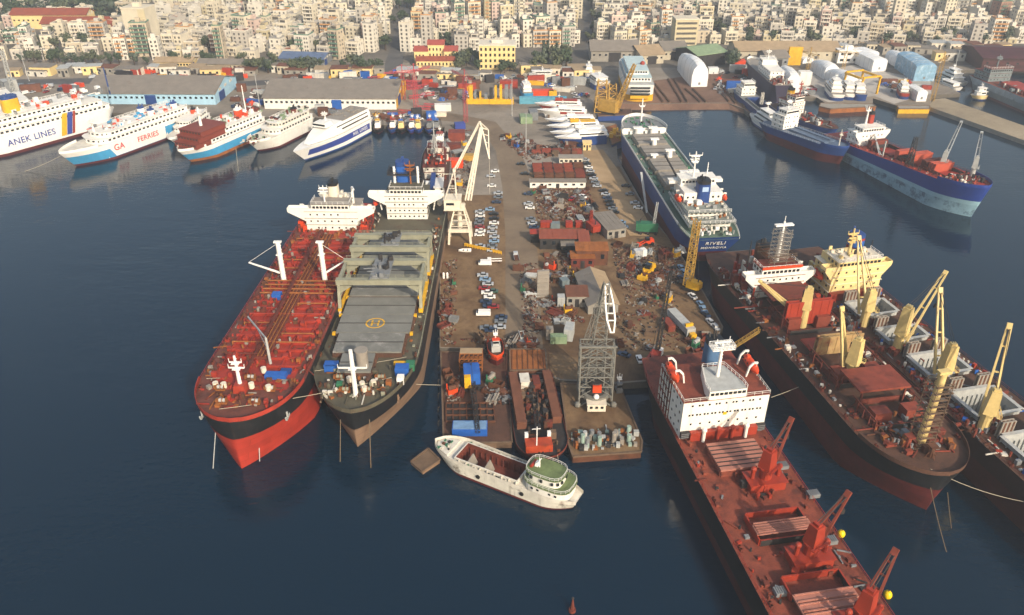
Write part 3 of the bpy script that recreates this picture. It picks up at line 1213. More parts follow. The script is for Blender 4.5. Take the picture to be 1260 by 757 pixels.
# midship valve gear, containers, winches and mooring gear
mb = PB()
for (x0, x1, y0, y1, n) in ((-13, 13, 52, 68, 70), (-14.5, -11, -45, 58, 110), (11, 14.5, -45, 58, 110), (-12, 12, -52, -40, 70), (-11, 11, -10, 10, 60), (-4.5, 4.5, -44, 50, 90), (-11, 11, -40, 48, 70)):
    for _ in range(n):
        x, y = R.uniform(x0, x1), R.uniform(y0, y1)
        t = (y + S.L / 2) / S.L
        if abs(x) > S.half(t, 1) - 1:
            continue
        clutter(mb, x, x, y, y, S.deckz(y) - .1, 1, 5, .3, 1.4, 1.7)
S.part('deck_gear', mb, [M['rustred'], M['reddeck'], M['orangerust'], M['warmgrey'], M['rust']])
for (px, py, d, m) in ((340, 464, (6, 2.4, 2.5), 'blue'), (341, 364, (3, 2.4, 2.2), 'blue'), (352, 458, (3, 2, 1.6), 'navy')):
    p = S.at(px, py, 16.5)
    MB().box(p, d).build('deck_container', M[m], S.root)
winches(S, [(-7, 60, 17), (7, 60, 17), (-4.5, 66, 17), (4.5, 66, 17), (0, 55, 17)], [M['orangerust'], M['palesteel']])
bollards(S, .2, .9, 9, 15, M['rustred'])
for (px, py) in ((266, 476), (276, 477), (310, 477), (331, 480), (325, 458)):
    p = S.at(px, py, 17.2)
    MB().cyl(p, p + UP * 1.6, .8, .8, 10).build('mooring_drum', M['palecream'], S.root)
# house
top = crew_house(S, -10.2, 10.2, -64, -50.5, 13.4, 3, 2.8, 'white', 'warmgrey', 7, wing=17.2, wheelw=15, name='deckhouse')
funnel(S, (.5, -61, top - 3), (4.2, 5.5, 8.5), 'palecream')
mb = MB()
mb.bx(-6, 6, -64, -57.5, top - 3, top - .4)
mb.bx(-12.5, 12.5, -72, -64.2, 13, 16.2, m=1)
clutter(mb, -6, 6, -63, -58, top - .4, 30, 1, .3, 1.5, 1.8)
S.part('engine_casing', mb, [M['dirtywhite'], M['reddeck']])
mb = MB()
p = V3(-7.5, -59, top - 3)
mb.bar(p, p + UP * 7, .8)
mb.bar(p + UP * 7, p + V3(-1.5, 4, 7.5), .6)
S.part('stores_crane', mb, M['clean'])
mast(S, 'radar_mast', (2.5, -53, top), 7, M['clean'], .35, cross=((.85, 3),), radar=True)
lifeboat(S, (14.2, -57, 18.5), 7)
lifeboat(S, (-14.2, -57, 18.5), 7, m='red')
mb = PB()
clutter(mb, -14, -10.5, -66, -48, 13.2, 40, 3, .4, 2.2, 3.2)
clutter(mb, 10.5, 14, -66, -48, 13.2, 40, 3, .4, 2.2, 3.2)
S.part('deck_lockers', mb, [M['red'], M['rustred'], M['orange']])
# anchors, draught marks, name plate strip on the bow flare
for sd in (-1, 1):
    mb = MB()
    y0 = S.L / 2 - 10
    xx = sd * (S.half((y0 + S.L / 2) / S.L, .72) + .25)
    mb.bar((xx, y0, 12.8), (xx, y0, 10.6), .45)
    mb.bar((xx, y0 - 1.3, 10.9), (xx, y0 + 1.3, 10.9), .5)
    mb.bar((xx, y0 - 1.3, 10.9), (xx, y0 - 1.6, 12.0), .4)
    mb.bar((xx, y0 + 1.3, 10.9), (xx, y0 + 1.6, 12.0), .4)
    S.part('anchor', mb, M['palesteel'])


def hull_strip(s, name, side, y0, y1, z0, z1, m, n=8, off=.06):
    """thin painted band lying on the hull side, following its flare"""
    vs, fs = [], []
    for i in range(n + 1):
        y = y0 + (y1 - y0) * i / n
        for z in (z0, z1):
            l = z / s.deckz(y)
            t = (y - s.yy(0, l)) / (s.yy(1, l) - s.yy(0, l))
            vs.append((side * (s.half(t, l) + off), y, z))
    for i in range(n):
        fs.append((2 * i, 2 * i + 2, 2 * i + 3, 2 * i + 1))
    return MB().add(vs, fs).build(name, m, s.root)


hull_strip(S, 'name_plate', 1, 52.5, 62, 15.1, 16.2, M['clean'])

# ================================================================ grey-black bulk carrier with travelling gantry cranes
S = Ship('bulk_carrier', 'black and brown bulk carrier with grey hatches and olive travelling gantry cranes beside the pier', 'cargo ship',
         (-44, 171), (-43.5, 335), 31.5, 12.5, tb=.2, ts=.12, wst=.75, pdeck=(2.2, .6), pwl=(1.2, .95), rake=2.5, over=6, trim=1.5)
S2 = S
S.hull([(6.5, M['brownhull']), (12.5, M['black'])])
S.deck(M['olivedeck'], 12.4)
S.bulwark(.84, 1.0, 1.3, M['olivedeck'], 12.5)
S.rails(.02, .84, M['olive'], 12.4)
for (a, b, w_, cx_, mm_) in ((55.3, 64.5, 9.5, 2.2, 'hatchgrey'), (43.6, 53.8, 20.5, 0, 'hatchworn'), (32.2, 42.6, 23, 0, 'hatchgrey'), (20.6, 31.2, 23, 0, 'hatchgrey'),
                             (8, 18.6, 23, 0, 'hatchworn'), (-5, 6, 23, 0, 'hatchgrey'), (-18, -7, 23, 0, 'hatchgrey'), (-33, -20, 23, 0, 'hatchgrey')):
    hatch(S, a, b, w_, S.deckz((a + b) / 2) - .2, 1.7, mm_, 'rustdeck', 'closed', nrib=2, cx=cx_)
# the ring-and-H mark on the third hatch from the bow
yh = 37.4
zt = S.deckz(37.4) - .2 + 1.7 + .56
rb = MB()
n = 32
for i in range(n):
    a0, a1 = 2 * PI * i / n, 2 * PI * (i + 1) / n
    for (r0, r1, ry0, ry1) in ((2.6, 3.1, 2.6, 3.1),):
        vs = []
        for a in (a0, a1):
            vs += [(r0 * math.cos(a), yh + ry0 * math.sin(a), zt + .03), (r1 * math.cos(a), yh + ry1 * math.sin(a), zt + .03)]
        rb.add(vs, [(0, 1, 3, 2)])
rb.bx(-1.3, -.75, yh - 1.6, yh + 1.6, zt + .02, zt + .04)
rb.bx(.75, 1.3, yh - 1.6, yh + 1.6, zt + .02, zt + .04)
rb.bx(-.75, .75, yh - .3, yh + .3, zt + .021, zt + .041)
S.part('landing_mark', rb, M['yellow'])


def gantry(s, yc, zb, span, beams, hgt):
    mb = MB()
    for dy in beams:
        mb.bx(-span / 2 - .8, span / 2 + .8, yc + dy - .8, yc + dy + .8, zb + hgt + .3, zb + hgt + 2.1)
        mb.bx(-span / 2 - .8, span / 2 + .8, yc + dy - 1.0, yc + dy + 1.0, zb + hgt + 2.1, zb + hgt + 2.25)
        for sd in (-1, 1):
            # haunch under the beam end, seen as the arch of the portal
            x = sd * span / 2
            mb.add([(x, yc + dy - .8, zb + hgt), (x - sd * 4.5, yc + dy - .8, zb + hgt), (x, yc + dy - .8, zb + hgt - 3),
                    (x, yc + dy + .8, zb + hgt), (x - sd * 4.5, yc + dy + .8, zb + hgt), (x, yc + dy + .8, zb + hgt - 3)],
                   [(0, 1, 2), (5, 4, 3), (1, 4, 5, 2), (0, 2, 5, 3)])
            mb.bar((x, yc + dy * 1.35, zb + .6), (x, yc + dy, zb + hgt + .3), 1.0, 1.0)
        mb.rail([(-span / 2, yc + dy - 1.0, zb + hgt + 2.2), (span / 2, yc + dy - 1.0, zb + hgt + 2.2)], 1.0, .09, 2.5)
    for sd in (-1, 1):
        x = sd * span / 2
        mb.bx(x - .7, x + .7, yc + beams[0] * 1.5, yc + beams[-1] * 1.5, zb, zb + 1.2, m=1)
        mb.bx(x - .45, x + .45, yc + beams[0], yc + beams[-1], zb + hgt * .52, zb + hgt * .52 + .5)
        mb.bx(x - .5, x + .5, yc + beams[0], yc + beams[-1], zb + hgt + .3, zb + hgt + 1.6)
    g = s.part('gantry_crane', mb, [M['olive'], M['yellow']])
    tb = MB()
    tb.bx(-3.2, 3.2, yc + beams[0], yc + beams[-1], zb + hgt + 2.3, zb + hgt + 2.7)
    clutter(tb, -2.6, 2.6, yc + beams[0] + .6, yc + beams[-1] - .6, zb + hgt + 2.7, 16, 2, .6, 1.8, 2.0)
    tb.build('trolley', [M['steel'], M['darksteel']], g)
    lb = MB()
    lb.bx(-2.2, -.9, yc + beams[0] - .88, yc + beams[0] - .81, zb + hgt + .2, zb + hgt + 1.9)
    lb.bx(.9, 2.2, yc + beams[0] - .88, yc + beams[0] - .81, zb + hgt + .2, zb + hgt + 1.9)
    lb.build('warning_plate', M['yellow'], g)


gantry(S, 17, 13.2, 27.0, (-7, 7), 8.6)
gantry(S, -6.5, 12.8, 27.0, (-5, 5), 8.4)
for sd in (-1, 1):
    MB().bx(sd * 13.5 - .25, sd * 13.5 + .25, -42, 46, 12.2, 12.9).build('crane_rail', M['rust'], S.root)
    for i in range(6):
        y = (-19, -6, 7.3, 19.6, 31.7, 43)[i]
        MB().box((sd * 12.2, y, S.deckz(y) + 1.6), (.9, 1.0, .9)).build('cover_lock', M['yellow'], S.root)
mast(S, 'foremast', S.at(438, 487, 14), 15.5, M['clean'], .7, cross=((.62, 8.0),), radar=False, taper=.8)
p = S.at(447, 456, 14)
MB().cyl(p, p + UP * 7.0, 1.8, 1.8, 16).cyl(p + UP * 7.0, p + UP * 7.4, 2.0, 2.0, 16).build('ventilator_tower', M['warmgrey'], S.root, smooth=True)
mb = PB()
clutter(mb, -9, 9, 60, 75, 13.8, 90, 5, .3, 1.7, 1.7)
for sd in (-1, 1):
    clutter(mb, sd * 13 - 1.5, sd * 13 + 1.5, -55, 52, 12.4, 90, 5, .25, 1.1, 1.3)
S.part('deck_gear', mb, [M['orangerust'], M['rustdeck'], M['olive'], M['dirtywhite'], M['olivedeck']])
for (px, py, d, m) in ((495, 455, (4, 3, 2.6), 'blue'), (505, 450, (2.5, 2.5, 2.4), 'green'), (408, 451, (4, 2.5, 2.5), 'blue'), (493, 467, (2, 2, 2.5), 'clean'),
                       (418, 474, (1.6, 1.6, 2), 'green'), (494, 447, (4.5, 1, 1), 'yellow')):
    p = S.at(px, py, 14.8)
    MB().box(p, d).build('deck_container', M[m], S.root)
for (px, py) in ((446, 476), (460, 474), (449, 482), (430, 470)):
    p = S.at(px, py, 14)
    MB().cyl(p, p + UP * 1.7, .8, .8, 10).build('mooring_drum', M['palecream'], S.root)
winches(S, [(-6, 66, 14), (6, 66, 14), (-3, 72, 14), (3.2, 72, 14)], [M['orangerust'], M['olive']])
bollards(S, .15, .92, 9, 12.5, M['rust'])
top = crew_house(S, -8.4, 8.4, -62, -50, 11.8, 4, 2.6, 'white', 'olivedeck', 8, wing=15.5, wheelw=13.5)
funnel(S, (2.0, -60, top - 3), (6, 6, 11.5), 'blue', mtop='navy')
mb = MB()
mb.box((2.0, -60, top + 3.8), (12, 9, .35))
mb.rail([(-4, -64.5, top + 4), (-4, -55.5, top + 4), (8, -55.5, top + 4), (8, -64.5, top + 4)], 1.1, .12, 2)
S.part('funnel_platform', mb, M['darksteel'])
for x in (-4.5, 5.2):
    mb = MB().cyl((x, -57, top), (x, -57, top + 7), .55, .5, 10)
    for i in range(4):
        mb.box((x, -57.5, top + 1.5 + i * 1.4), (1.2, .4, .25))
    S.part('signal_post', mb, M['clean'])
mast(S, 'radar_mast', (-1.5, -56, top), 10, M['orangerust'], .4, cross=((.8, 4),), radar=True)
lifeboat(S, (13.4, -55, 17.5), 7)
lifeboat(S, (-13.4, -55, 17.5), 7, m='palecream')
mb = MB()
mb.bx(-12, 12, -76, -63, 11.4, 14)
clutter(mb, -11, 11, -76, -63, 14, 50, 2, .4, 2, 2)
S.part('poop_house', mb, [M['olivedeck'], M['dirtywhite']])
for sd in (-1, 1):
    mb = MB()
    y0 = S.L / 2 - 12
    xx = sd * (S.half((y0 + S.L / 2) / S.L, .75) + .2)
    mb.bar((xx, y0, 11.4), (xx, y0, 9.2), .45)
    mb.bar((xx, y0 - 1.2, 9.5), (xx, y0 + 1.2, 9.5), .5)
    S.part('anchor', mb, M['brownhull'])
hull_strip(S, 'name_plate', 1, 58, 66, 12.5, 13.5, M['dirtywhite'])
# ================================================================ red bulk carrier at the front, its bow beyond the picture
S = Ship('bulk_carrier', 'red-decked bulk carrier with big white deckhouse aft and three red deck cranes', 'cargo ship',
         (76.5, 52), (50.5, 206), 25.5, 9.5, tb=.16, ts=.13, wst=.8, pdeck=(2.4, .55), pwl=(1.3, .9), rake=2, over=5)
S4 = S
S.hull([(3.0, M['maroon']), (9.5, M['black'])])
yA = S.at(892, 534, 9.5).y      # front of the house


def Y(px, py, z=9.5):
    return S.at(px, py, z).y


h1 = (Y(905, 585), Y(895, 550))             # closed hatch by the house
h2 = (Y(968, 668), Y(945, 634))
h3 = (Y(1005, 757), Y(985, 712))
hw = 6.6
holes = [(h2[0], h2[1], hw), (h3[0] - 4, h3[1], hw)]
deck_with_holes(S, M['reddeck2'], 9.45, holes)
S.rails(.02, 1, M['red'], 9.45, step=3)
hatch(S, h1[0], h1[1], 13.2, 9.4, 1.7, 'pinkred', 'reddeck2', 'closed', 7)
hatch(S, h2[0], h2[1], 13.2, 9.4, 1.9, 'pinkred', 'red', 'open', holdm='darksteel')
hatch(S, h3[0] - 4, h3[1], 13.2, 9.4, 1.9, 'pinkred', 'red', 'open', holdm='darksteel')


def panels(s, y0, y1, w, z, n, m='pinkred'):
    """rolled-back cover panels covering the near part of a hatch"""
    for i in range(n):
        a, b = y0 + (y1 - y0) * i / n, y0 + (y1 - y0) * (i + .92) / n
        mb = MB().bx(-w / 2, w / 2, a, b, z, z + .5)
        mb.bx(-w / 2 + .3, w / 2 - .3, a + .15, a + .45, z + .5, z + .75)
        mb.bx(-w / 2 + .3, w / 2 - .3, b - .45, b - .15, z + .5, z + .75)
        mb.build('cover_panel', M[m], s.root)


L2 = h2[1] - h2[0]
panels(S, h2[0] - 1.5, h2[0] + L2 * .5, 13.8, 11.35, 4)
panels(S, h3[0] - 4, h3[0] + 6, 13.8, 11.35, 4)
# cranes on the centre line between the hatches
for (bx_, by, tx, ty, tz) in ((939, 596, 973, 517, 26), (994, 690, 1043, 608, 26), (1056, 772, 1101, 679, 26)):
    p = S.at(bx_, by, 9.5)
    derrick_crane(S, 'deck_crane', p, 6.0, 1.7, (3.2, 3.4, 5.2), S.at(tx, ty, tz), M['red'], jw=2.3, t=.6, mjib=M['oxide'])
    mb = MB()
    mb.bx(p.x - 4.6, p.x + 4.6, p.y - 2.4, p.y + 2.6, 9.45, 12.0)
    mb.bx(p.x - 5, p.x + 5, p.y - 2.7, p.y + 2.9, 12.0, 12.15)
    for sd in (-1, 1):
        mb.cyl((p.x + sd * 3.4, p.y, 12.1), (p.x + sd * 3.4, p.y, 15), .55, .55, 8)
        mb.ball((p.x + sd * 3.4, p.y, 15.1), .8, 8, 5)
    S.part('mast_house', mb, M['red'])
    q = PB()
    clutter(q, p.x - 6, p.x + 6, p.y - 4, p.y + 5, 9.45, 26, 4, .4, 1.8, 2.0)
    q.build('deck_gear', [M['reddeck2'], M['red'], M['rustred'], M['darksteel']], S.root)
q = PB()
for sd in (-1, 1):
    clutter(q, sd * 10 - 1.6, sd * 10 + 1.6, -45, 70, 9.45, 80, 5, .3, 1.3, 1.1)
q.build('deck_gear', [M['reddeck2'], M['rustred'], M['steel'], M['red'], M['darksteel']], S.root, 60)
for (px, py) in ((962, 575), (1021, 667), (960, 730), (1000, 610)):
    p = S.at(px, py, 9.5)
    mb = MB().bx(p.x - 1.4, p.x + 1.4, p.y - 1, p.y + 1, 9.5, 10.6)
    for i in range(5):
        mb.bx(p.x - 1.2 + i * .5, p.x - 1.0 + i * .5, p.y - .9, p.y + .9, 10.6, 10.75)
    mb.build('winch_platform', M['steel'], S.root)
bollards(S, .2, .8, 7, 9.45, M['rustred'])
# accommodation: full width, four floors, red decks
zt = 9.5
mb = MB()
fl = 3.05
x0, x1 = -12.0, 12.0
yF, yB = yA, yA - 9
for f in range(4):
    z = zt + f * fl
    mb.bx(x0, x1, yB, yF, z, z + fl)
    fy = yF + .03
    nn = (6, 8, 10, 9)[f]
    for i in range(nn):
        if R.random() < .12:
            continue
        x = x0 + 1.4 + (x1 - x0 - 2.8) * (i + .5) / nn
        for k in ((-.45, .45) if f == 2 or (f == 3 and i % 2) else (0,)):
            mb.box((x + k, fy, z + 1.7), (.5, .1, .55), m=1)
    for xx in (x0 - .03, x1 + .03):
        windows_x(mb, yB + .6, yF - .6, xx, z + 1.7, 3, .6, .65)
S.part('deckhouse', mb, [M['white'], M['glass']])
ztop = zt + 4 * fl
for sd in (-1, 1):
    mb = MB()
    xx = sd * 12.3
    for f in range(4):
        z = zt + f * fl
        mb.bx(min(xx, xx - sd * .3), max(xx, xx - sd * .3) + .01, yB - 8, yB - 1, z + fl - .25, z + fl)
        a, b = sorted((sd * 9.5, sd * 12.5))
        mb.bx(a, b, yB - 8, yB, z + fl - .2, z + fl, m=1)
        for k in range(5):
            yy_ = yB - 8 + k * 1.9
            mb.bar((xx, yy_, z), (xx, yy_, z + fl), .22)
        mb.rail([(xx, yB - 8, z + fl), (xx, yB - 2, z + fl)], 1.1, .09, 2)
    S.part('side_gallery', mb, [M['white'], M['reddeck2']])
mb = MB()
mb.bx(-9.3, 9.3, yB - 8, yB + .02, zt, ztop - fl)
S.part('aft_house', mb, M['dirtywhite'])
mb = MB().bx(-12.2, 12.2, yB - 8, yF + .2, ztop, ztop + .12)
S.part('boat_deck', mb, M['reddeck2'])
# wheelhouse, narrower, tapering aft
wz = ztop + .12
mb = MB()
mb.prism([(-5.2, yF + .1), (-5.2, yF - 3), (-3.2, yF - 11), (3.2, yF - 11), (5.2, yF - 3), (5.2, yF + .1)], wz, wz + 2.7, 0, 2)
windows(mb, -5, 5, yF + .13, wz + 1.75, 8, .95, .8, m=1)
S.part('wheelhouse', mb, [M['white'], M['glass'], M['palesteel']])
S.part('railing', MB().rail([(-5.2, yF, wz + 2.7), (-5.2, yF - 3, wz + 2.7), (-3.2, yF - 11, wz + 2.7), (3.2, yF - 11, wz + 2.7), (5.2, yF - 3, wz + 2.7), (5.2, yF, wz + 2.7)], 1.1, .1, 1.5), M['clean'])
for sd in (-1, 1):
    S.part('railing', MB().rail([(sd * 5.4, yF, wz), (sd * 12, yF, wz), (sd * 12, yB - 7.5, wz)], 1.1, .09, 2), M['white'])
mb = MB()
p = V3(.5, yF - 6.5, wz + 2.7)
mb.cyl(p, p + UP * 10.5, .55, .4, 8)
for k in range(8):
    mb.bar(p + V3(-.9, -.5, 1 + k * 1.1), p + V3(.2, -.5, 1 + k * 1.1), .14)
mb.box(p + UP * 9.2, (6.2, 3.0, .25))
mb.rail([p + V3(-3.1, -1.5, 9.3), p + V3(3.1, -1.5, 9.3), p + V3(3.1, 1.5, 9.3), p + V3(-3.1, 1.5, 9.3), p + V3(-3.1, -1.5, 9.3)], 1.1, .14, 1)
mb.box(p + UP * 10.9, (4.6, .4, .45))
mb.bar(p + V3(-1.8, 0, 9.3), p + V3(-1.8, 0, 12.5), .14)
mb.bar(p + V3(1.6, 0, 9.3), p + V3(1.6, 0, 12), .14)
S.part('radar_mast', mb, M['clean'])
fo = funnel(S, (-2.6, yB - 8.5, ztop - 2), (5.0, 5.0, 9.5), 'grey', mtop='black', pipes=True)
fo.data.materials[0] = mat('blue_grey_funnel', '#4a6a8c', .5, .15, .4)
mb = MB()
mb.bx(-11.5, -5.5, yB - 16, yB - 9, zt, ztop - 2.2)
S.part('engine_casing', mb, M['oxide'])
lifeboat(S, (-11.4, yB - 2.5, ztop + 1.9), 9, rz=0)
lifeboat(S, (11.4, yB - 2.5, ztop + 1.9), 9, rz=0)
for (xx, w_) in ((-10.8, 2.6), (10.8, 2.6)):
    mb = MB().box((xx, yF + .5, zt + 1.7), (2.4, .9, 2.0))
    for i in range(3):
        mb.box((xx, yF + .98, zt + 1.1 + i * .6), (2.2, .08, .2), m=1)
    S.part('fire_locker', mb, [M['darksteel'], M['steel']])
mb = MB()
mb.bx(-9.5, 9.5, yF + .2, yF + 1.5, 9.46, 12.2)
S.part('house_front_casing', mb, M['red'])
for i in range(4):
    xx = -6 + i * 4
    MB().cyl((xx, yF + 2, 9.5), (xx, yF + 2, 13.4), .5, .5, 8).ball((xx, yF + 2, 13.4), .75, 8, 5).build('ventilator', M['red' if i % 3 else 'white'], S.root)
# brow stair of the house on the quay side
S.part('lettering_panel', MB().box((0, yF + .06, zt + 2.4 * fl), (1.0, .1, .9)), M['yellow'])

# ================================================================ black/dark red geared bulk carrier under repair (middle right)
S = Ship('bulk_carrier', 'rusty bulk carrier with scaffolded kingpost at the bow and white bridge', 'cargo ship',
         (107.5, 146), (85.0, 274), 27.5, 13, tb=.17, ts=.12, wst=.78, pdeck=(2.4, .55), pwl=(1.2, .95), rake=3.0, over=5, trim=1.5)
S5 = S
S.hull([(7.6, M['darkred']), (13, M['black'])])
hs = [(Y(1080, 546), Y(1060, 512)), (Y(1030, 492), Y(1010, 448)), (Y(965, 424), Y(948, 392))]
hw5 = 7.2
deck_with_holes(S, M['rustdeck'], 12.9, [(a, b, hw5) for a, b in hs])
S.bulwark(.86, 1.0, 1.2, M['rustdeck'], 13)
S.rails(.05, .86, M['rustred'], 12.9)
for (a, b) in hs:
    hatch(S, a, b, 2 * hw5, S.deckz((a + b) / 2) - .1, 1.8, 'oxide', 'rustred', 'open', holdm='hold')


def upright(s, y, w, z, h, m, lean=.12, name='folded_cover'):
    """hatch cover panels folded up on end"""
    mb = MB()
    for k, dy in enumerate((0, 1.3)):
        mb.add([(-w / 2, y + dy, z), (w / 2, y + dy, z), (w / 2, y + dy + lean * h, z + h), (-w / 2, y + dy + lean * h, z + h),
                (-w / 2, y + dy + .45, z), (w / 2, y + dy + .45, z), (w / 2, y + dy + .45 + lean * h, z + h), (-w / 2, y + dy + .45 + lean * h, z + h)],
               [(0, 1, 2, 3), (7, 6, 5, 4), (0, 4, 5, 1), (1, 5, 6, 2), (2, 6, 7, 3), (3, 7, 4, 0)])
        for i in range(6):
            x = -w / 2 + (i + .5) * w / 6
            mb.bar((x, y + dy + .47, z + .2), (x, y + dy + .47 + lean * h, z + h - .2), .16, .2)
    return mb.build(name, m, s.root)


zd = 13
# roof-like covers held open at an angle over the holds
def slab(s, c1, c2, c3, c4, m, th=.6, name='hatch_cover'):
    mb = MB()
    P = [Vector(c) for c in (c1, c2, c3, c4)]
    mb.add(P + [p + UP * th for p in P], [(3, 2, 1, 0), (4, 5, 6, 7), (0, 1, 5, 4), (1, 2, 6, 5), (2, 3, 7, 6), (3, 0, 4, 7)])
    return mb.build(name, m, s.root)


def flat_slab(s, x0, x1, y0, y1, z, m, name='hatch_cover', tilt=0.0):
    return slab(s, (x0, y0, z), (x1, y0, z), (x1, y1, z + tilt), (x0, y1, z + tilt), m, name=name)


a, b = hs[0]
flat_slab(S, -7.6, 7.6, b - 9.0, b + 1.5, 19.0, M['oxide'])
for sx in (-6.5, 6.5):
    for yy_ in (b - 8.4, b + .9):
        MB().bar((sx, yy_, 12.9), (sx, yy_, 19.0), .5).build('cover_prop', M['rustred'], S.root)
a, b = hs[1]
upright(S, b + 1.2, 14.5, 15.2, 6.5, mat('rust_stained_cover', '#a88a5c', .75, .3, .3, rust=.6, streak=.4, rustcol='#84402a'), .05)
flat_slab(S, -7.5, 7.5, b - 5.5, b + .3, 15.2, M['red'])
a, b = hs[2]
flat_slab(S, -7.6, 7.6, b - 9, b + 2, 17.5, M['rustred'])
upright(S, a - 5.5, 15.5, 14.0, 8.5, M['red'], .03)
for sx in (-1, 1):
    mb = MB().bx(sx * 5 - 2.2, sx * 5 + 2.2, hs[1][0] - 6.5, hs[1][0] - 2.2, 12.9, 17.0)
    S.part('mast_house', mb, M['oxide'])
    mb = MB().bx(sx * 5 - 2.2, sx * 5 + 2.2, hs[2][0] - 6.5, hs[2][0] - 2.2, 12.9, 17.2)
    S.part('mast_house', mb, M['oxide'])
    mb = MB().bx(sx * 4.6 - 2.4, sx * 4.6 + 2.4, hs[0][0] - 6.2, hs[0][0] - 2.6, 12.9, 17.4)
    S.part('mast_house', mb, M['oxide'])
derrick_crane(S, 'deck_crane', V3(1.0, hs[2][0] - 4.4, 12.9), 7, 1.5, (3.2, 3.4, 7), S.at(936, 347, 26), M['cream'], jw=2.6, t=.75, pivot_h=-.4)
derrick_crane(S, 'deck_crane', V3(1.5, hs[1][0] - 4.4, 12.9), 6, 1.5, (3.2, 3.4, 8), S.at(1036, 380, 34), M['cream'], jw=2.4, t=.7, pivot_h=-.4)
# scaffolded kingpost at the forward end
kp = S.at(1131, 548, 14)
kp = V3(kp.x, kp.y, 12.9)
mb = MB().cyl(kp, kp + UP * 24, 1.25, .95, 12)
mb.box(kp + UP * 24.4, (3.2, 1.6, .8))
kpo = S.part('kingpost', mb, M['cream'], True)


def scaffold(s, p, h, wd, parent, m='timber', lift=2.0):
    mb = MB()
    for sx in (-1, 1):
        for sy in (-1, 1):
            mb.bar(p + V3(sx * wd / 2, sy * wd / 2, 0), p + V3(sx * wd / 2, sy * wd / 2, h), .12)
    k = 1.0
    while k < h:
        e = wd / 2 + R.uniform(.2, .9)
        for sy in (-1, 1):
            mb.bar(p + V3(-e, sy * wd / 2, k), p + V3(e, sy * wd / 2, k), .12)
            mb.box(p + V3(0, sy * (wd / 2 - .3), k), (2 * e, .6, .08))
            mb.bar(p + V3(-e, sy * wd / 2, k + 1), p + V3(e, sy * wd / 2, k + 1), .09)
        for sx in (-1, 1):
            mb.bar(p + V3(sx * wd / 2, -e, k + .15), p + V3(sx * wd / 2, e, k + .15), .12)
        k += lift
    return mb.build('scaffolding', M[m], parent)


scaffold(S, kp, 22, 4.2, kpo)
q = PB()
clutter(q, -8.5, 8.5, 44, 56, 14.2, 95, 5, .4, 1.9, 2.0)
for sd in (-1, 1):
    clutter(q, sd * 10.6 - 1.6, sd * 10.6 + 1.6, -50, 44, 13, 140, 6, .3, 1.6, 1.6)
clutter(q, -8, 8, hs[0][0] - 7, hs[0][0] - 1, 13, 40, 5, .4, 1.8, 3)
clutter(q, -8, 8, hs[1][0] - 7, hs[1][0] - 1, 13, 30, 5, .4, 1.8, 3)
q.build('deck_gear', [M['rustred'], M['rust'], M['oxide'], M['steel'], M['orangerust'], M['dirtywhite']], S.root, 95)
for (y0, y1) in ((hs[1][0], hs[1][1]), (hs[0][0], hs[0][1]), (hs[2][0], hs[2][1])):
    for sd in (-1, 1):
        mb = MB()
        for i in range(4):
            ya_, yb_ = y0 + (y1 - y0) * i / 4, y0 + (y1 - y0) * (i + 1) / 4
            x = sd * 8.4
            mb.bar((x, ya_, 13), (x, ya_, 17.5), .25)
            mb.bar((x, ya_, 17.4), (x, yb_, 13.2), .2)
            mb.bar((x, ya_, 17.4), (x, yb_, 17.4), .25)
        S.part('staging_frame', mb, M['rustred'])
for (x, y, m) in ((-3, 49, 'rustred'), (3.5, 53, 'oxide'), (0, 57.5, 'rust')):
    mb = MB().cyl((x, y, 14.2), (x, y, 17.4), .8, .6, 8)
    mb.box((x, y, 17.6), (2.2, 2.2, .3))
    for k in range(4):
        mb.bar((x + math.cos(k * PI / 2) * 1.6, y + math.sin(k * PI / 2) * 1.6, 14.2), (x, y, 17), .2)
    S.part('windlass_stand', mb, M[m])
bollards(S, .2, .9, 8, 13, M['rustred'])
yA = Y(928, 345, 20)
top = crew_house(S, -8.5, 8.5, yA - 10, yA, 12.9, 3, 2.6, 'white', 'rustred', 7, wing=12.6, wheelw=14)
mb = MB()
mb.bx(-7.2, 7.2, yA - .2, yA + .35, top, top + .8)
S.part('bridge_roof_band', mb, M['orange'])
scaffold(S, V3(-1.0, yA - 7.0, top), 4, 9, S.root)
mb = MB().cyl((-.6, yA - 5, top), (-.6, yA - 5, top + 15), .5, .35, 8)
mb.box((-.6, yA - 5, top + 13.8), (6.4, 1.6, .5))
mb.bar((-.6, yA - 5, top + 14), (-.6, yA - 5, top + 17), .16)
mo = S.part('radar_mast', mb, M['clean'])
scaffold(S, V3(-.6, yA - 5, top), 13, 4.4, mo, 'warmgrey', 1.5)
funnel(S, (0, yA - 15, 20), (4.5, 5.5, 6), 'rust')
lifeboat(S, (-11.8, yA - 6, 18.5), 6.5, m='red')
mb = PB()
clutter(mb, -12.5, -8.8, yA - 16, yA + 9, 13, 40, 4, .5, 2.2, 4.5)
clutter(mb, 8.8, 12.5, yA - 16, yA + 9, 13, 30, 4, .5, 2.2, 4.5)
clutter(mb, -8, 8, yA - 25, yA - 11, 13, 40, 4, .5, 2.2, 6)
mb.build('deck_lockers', [M['red'], M['oxide'], M['dirtywhite'], M['rustred']], S.root)
mast(S, 'signal_post', (8.5, yA - 8, 17), 14, M['darksteel'], .3)

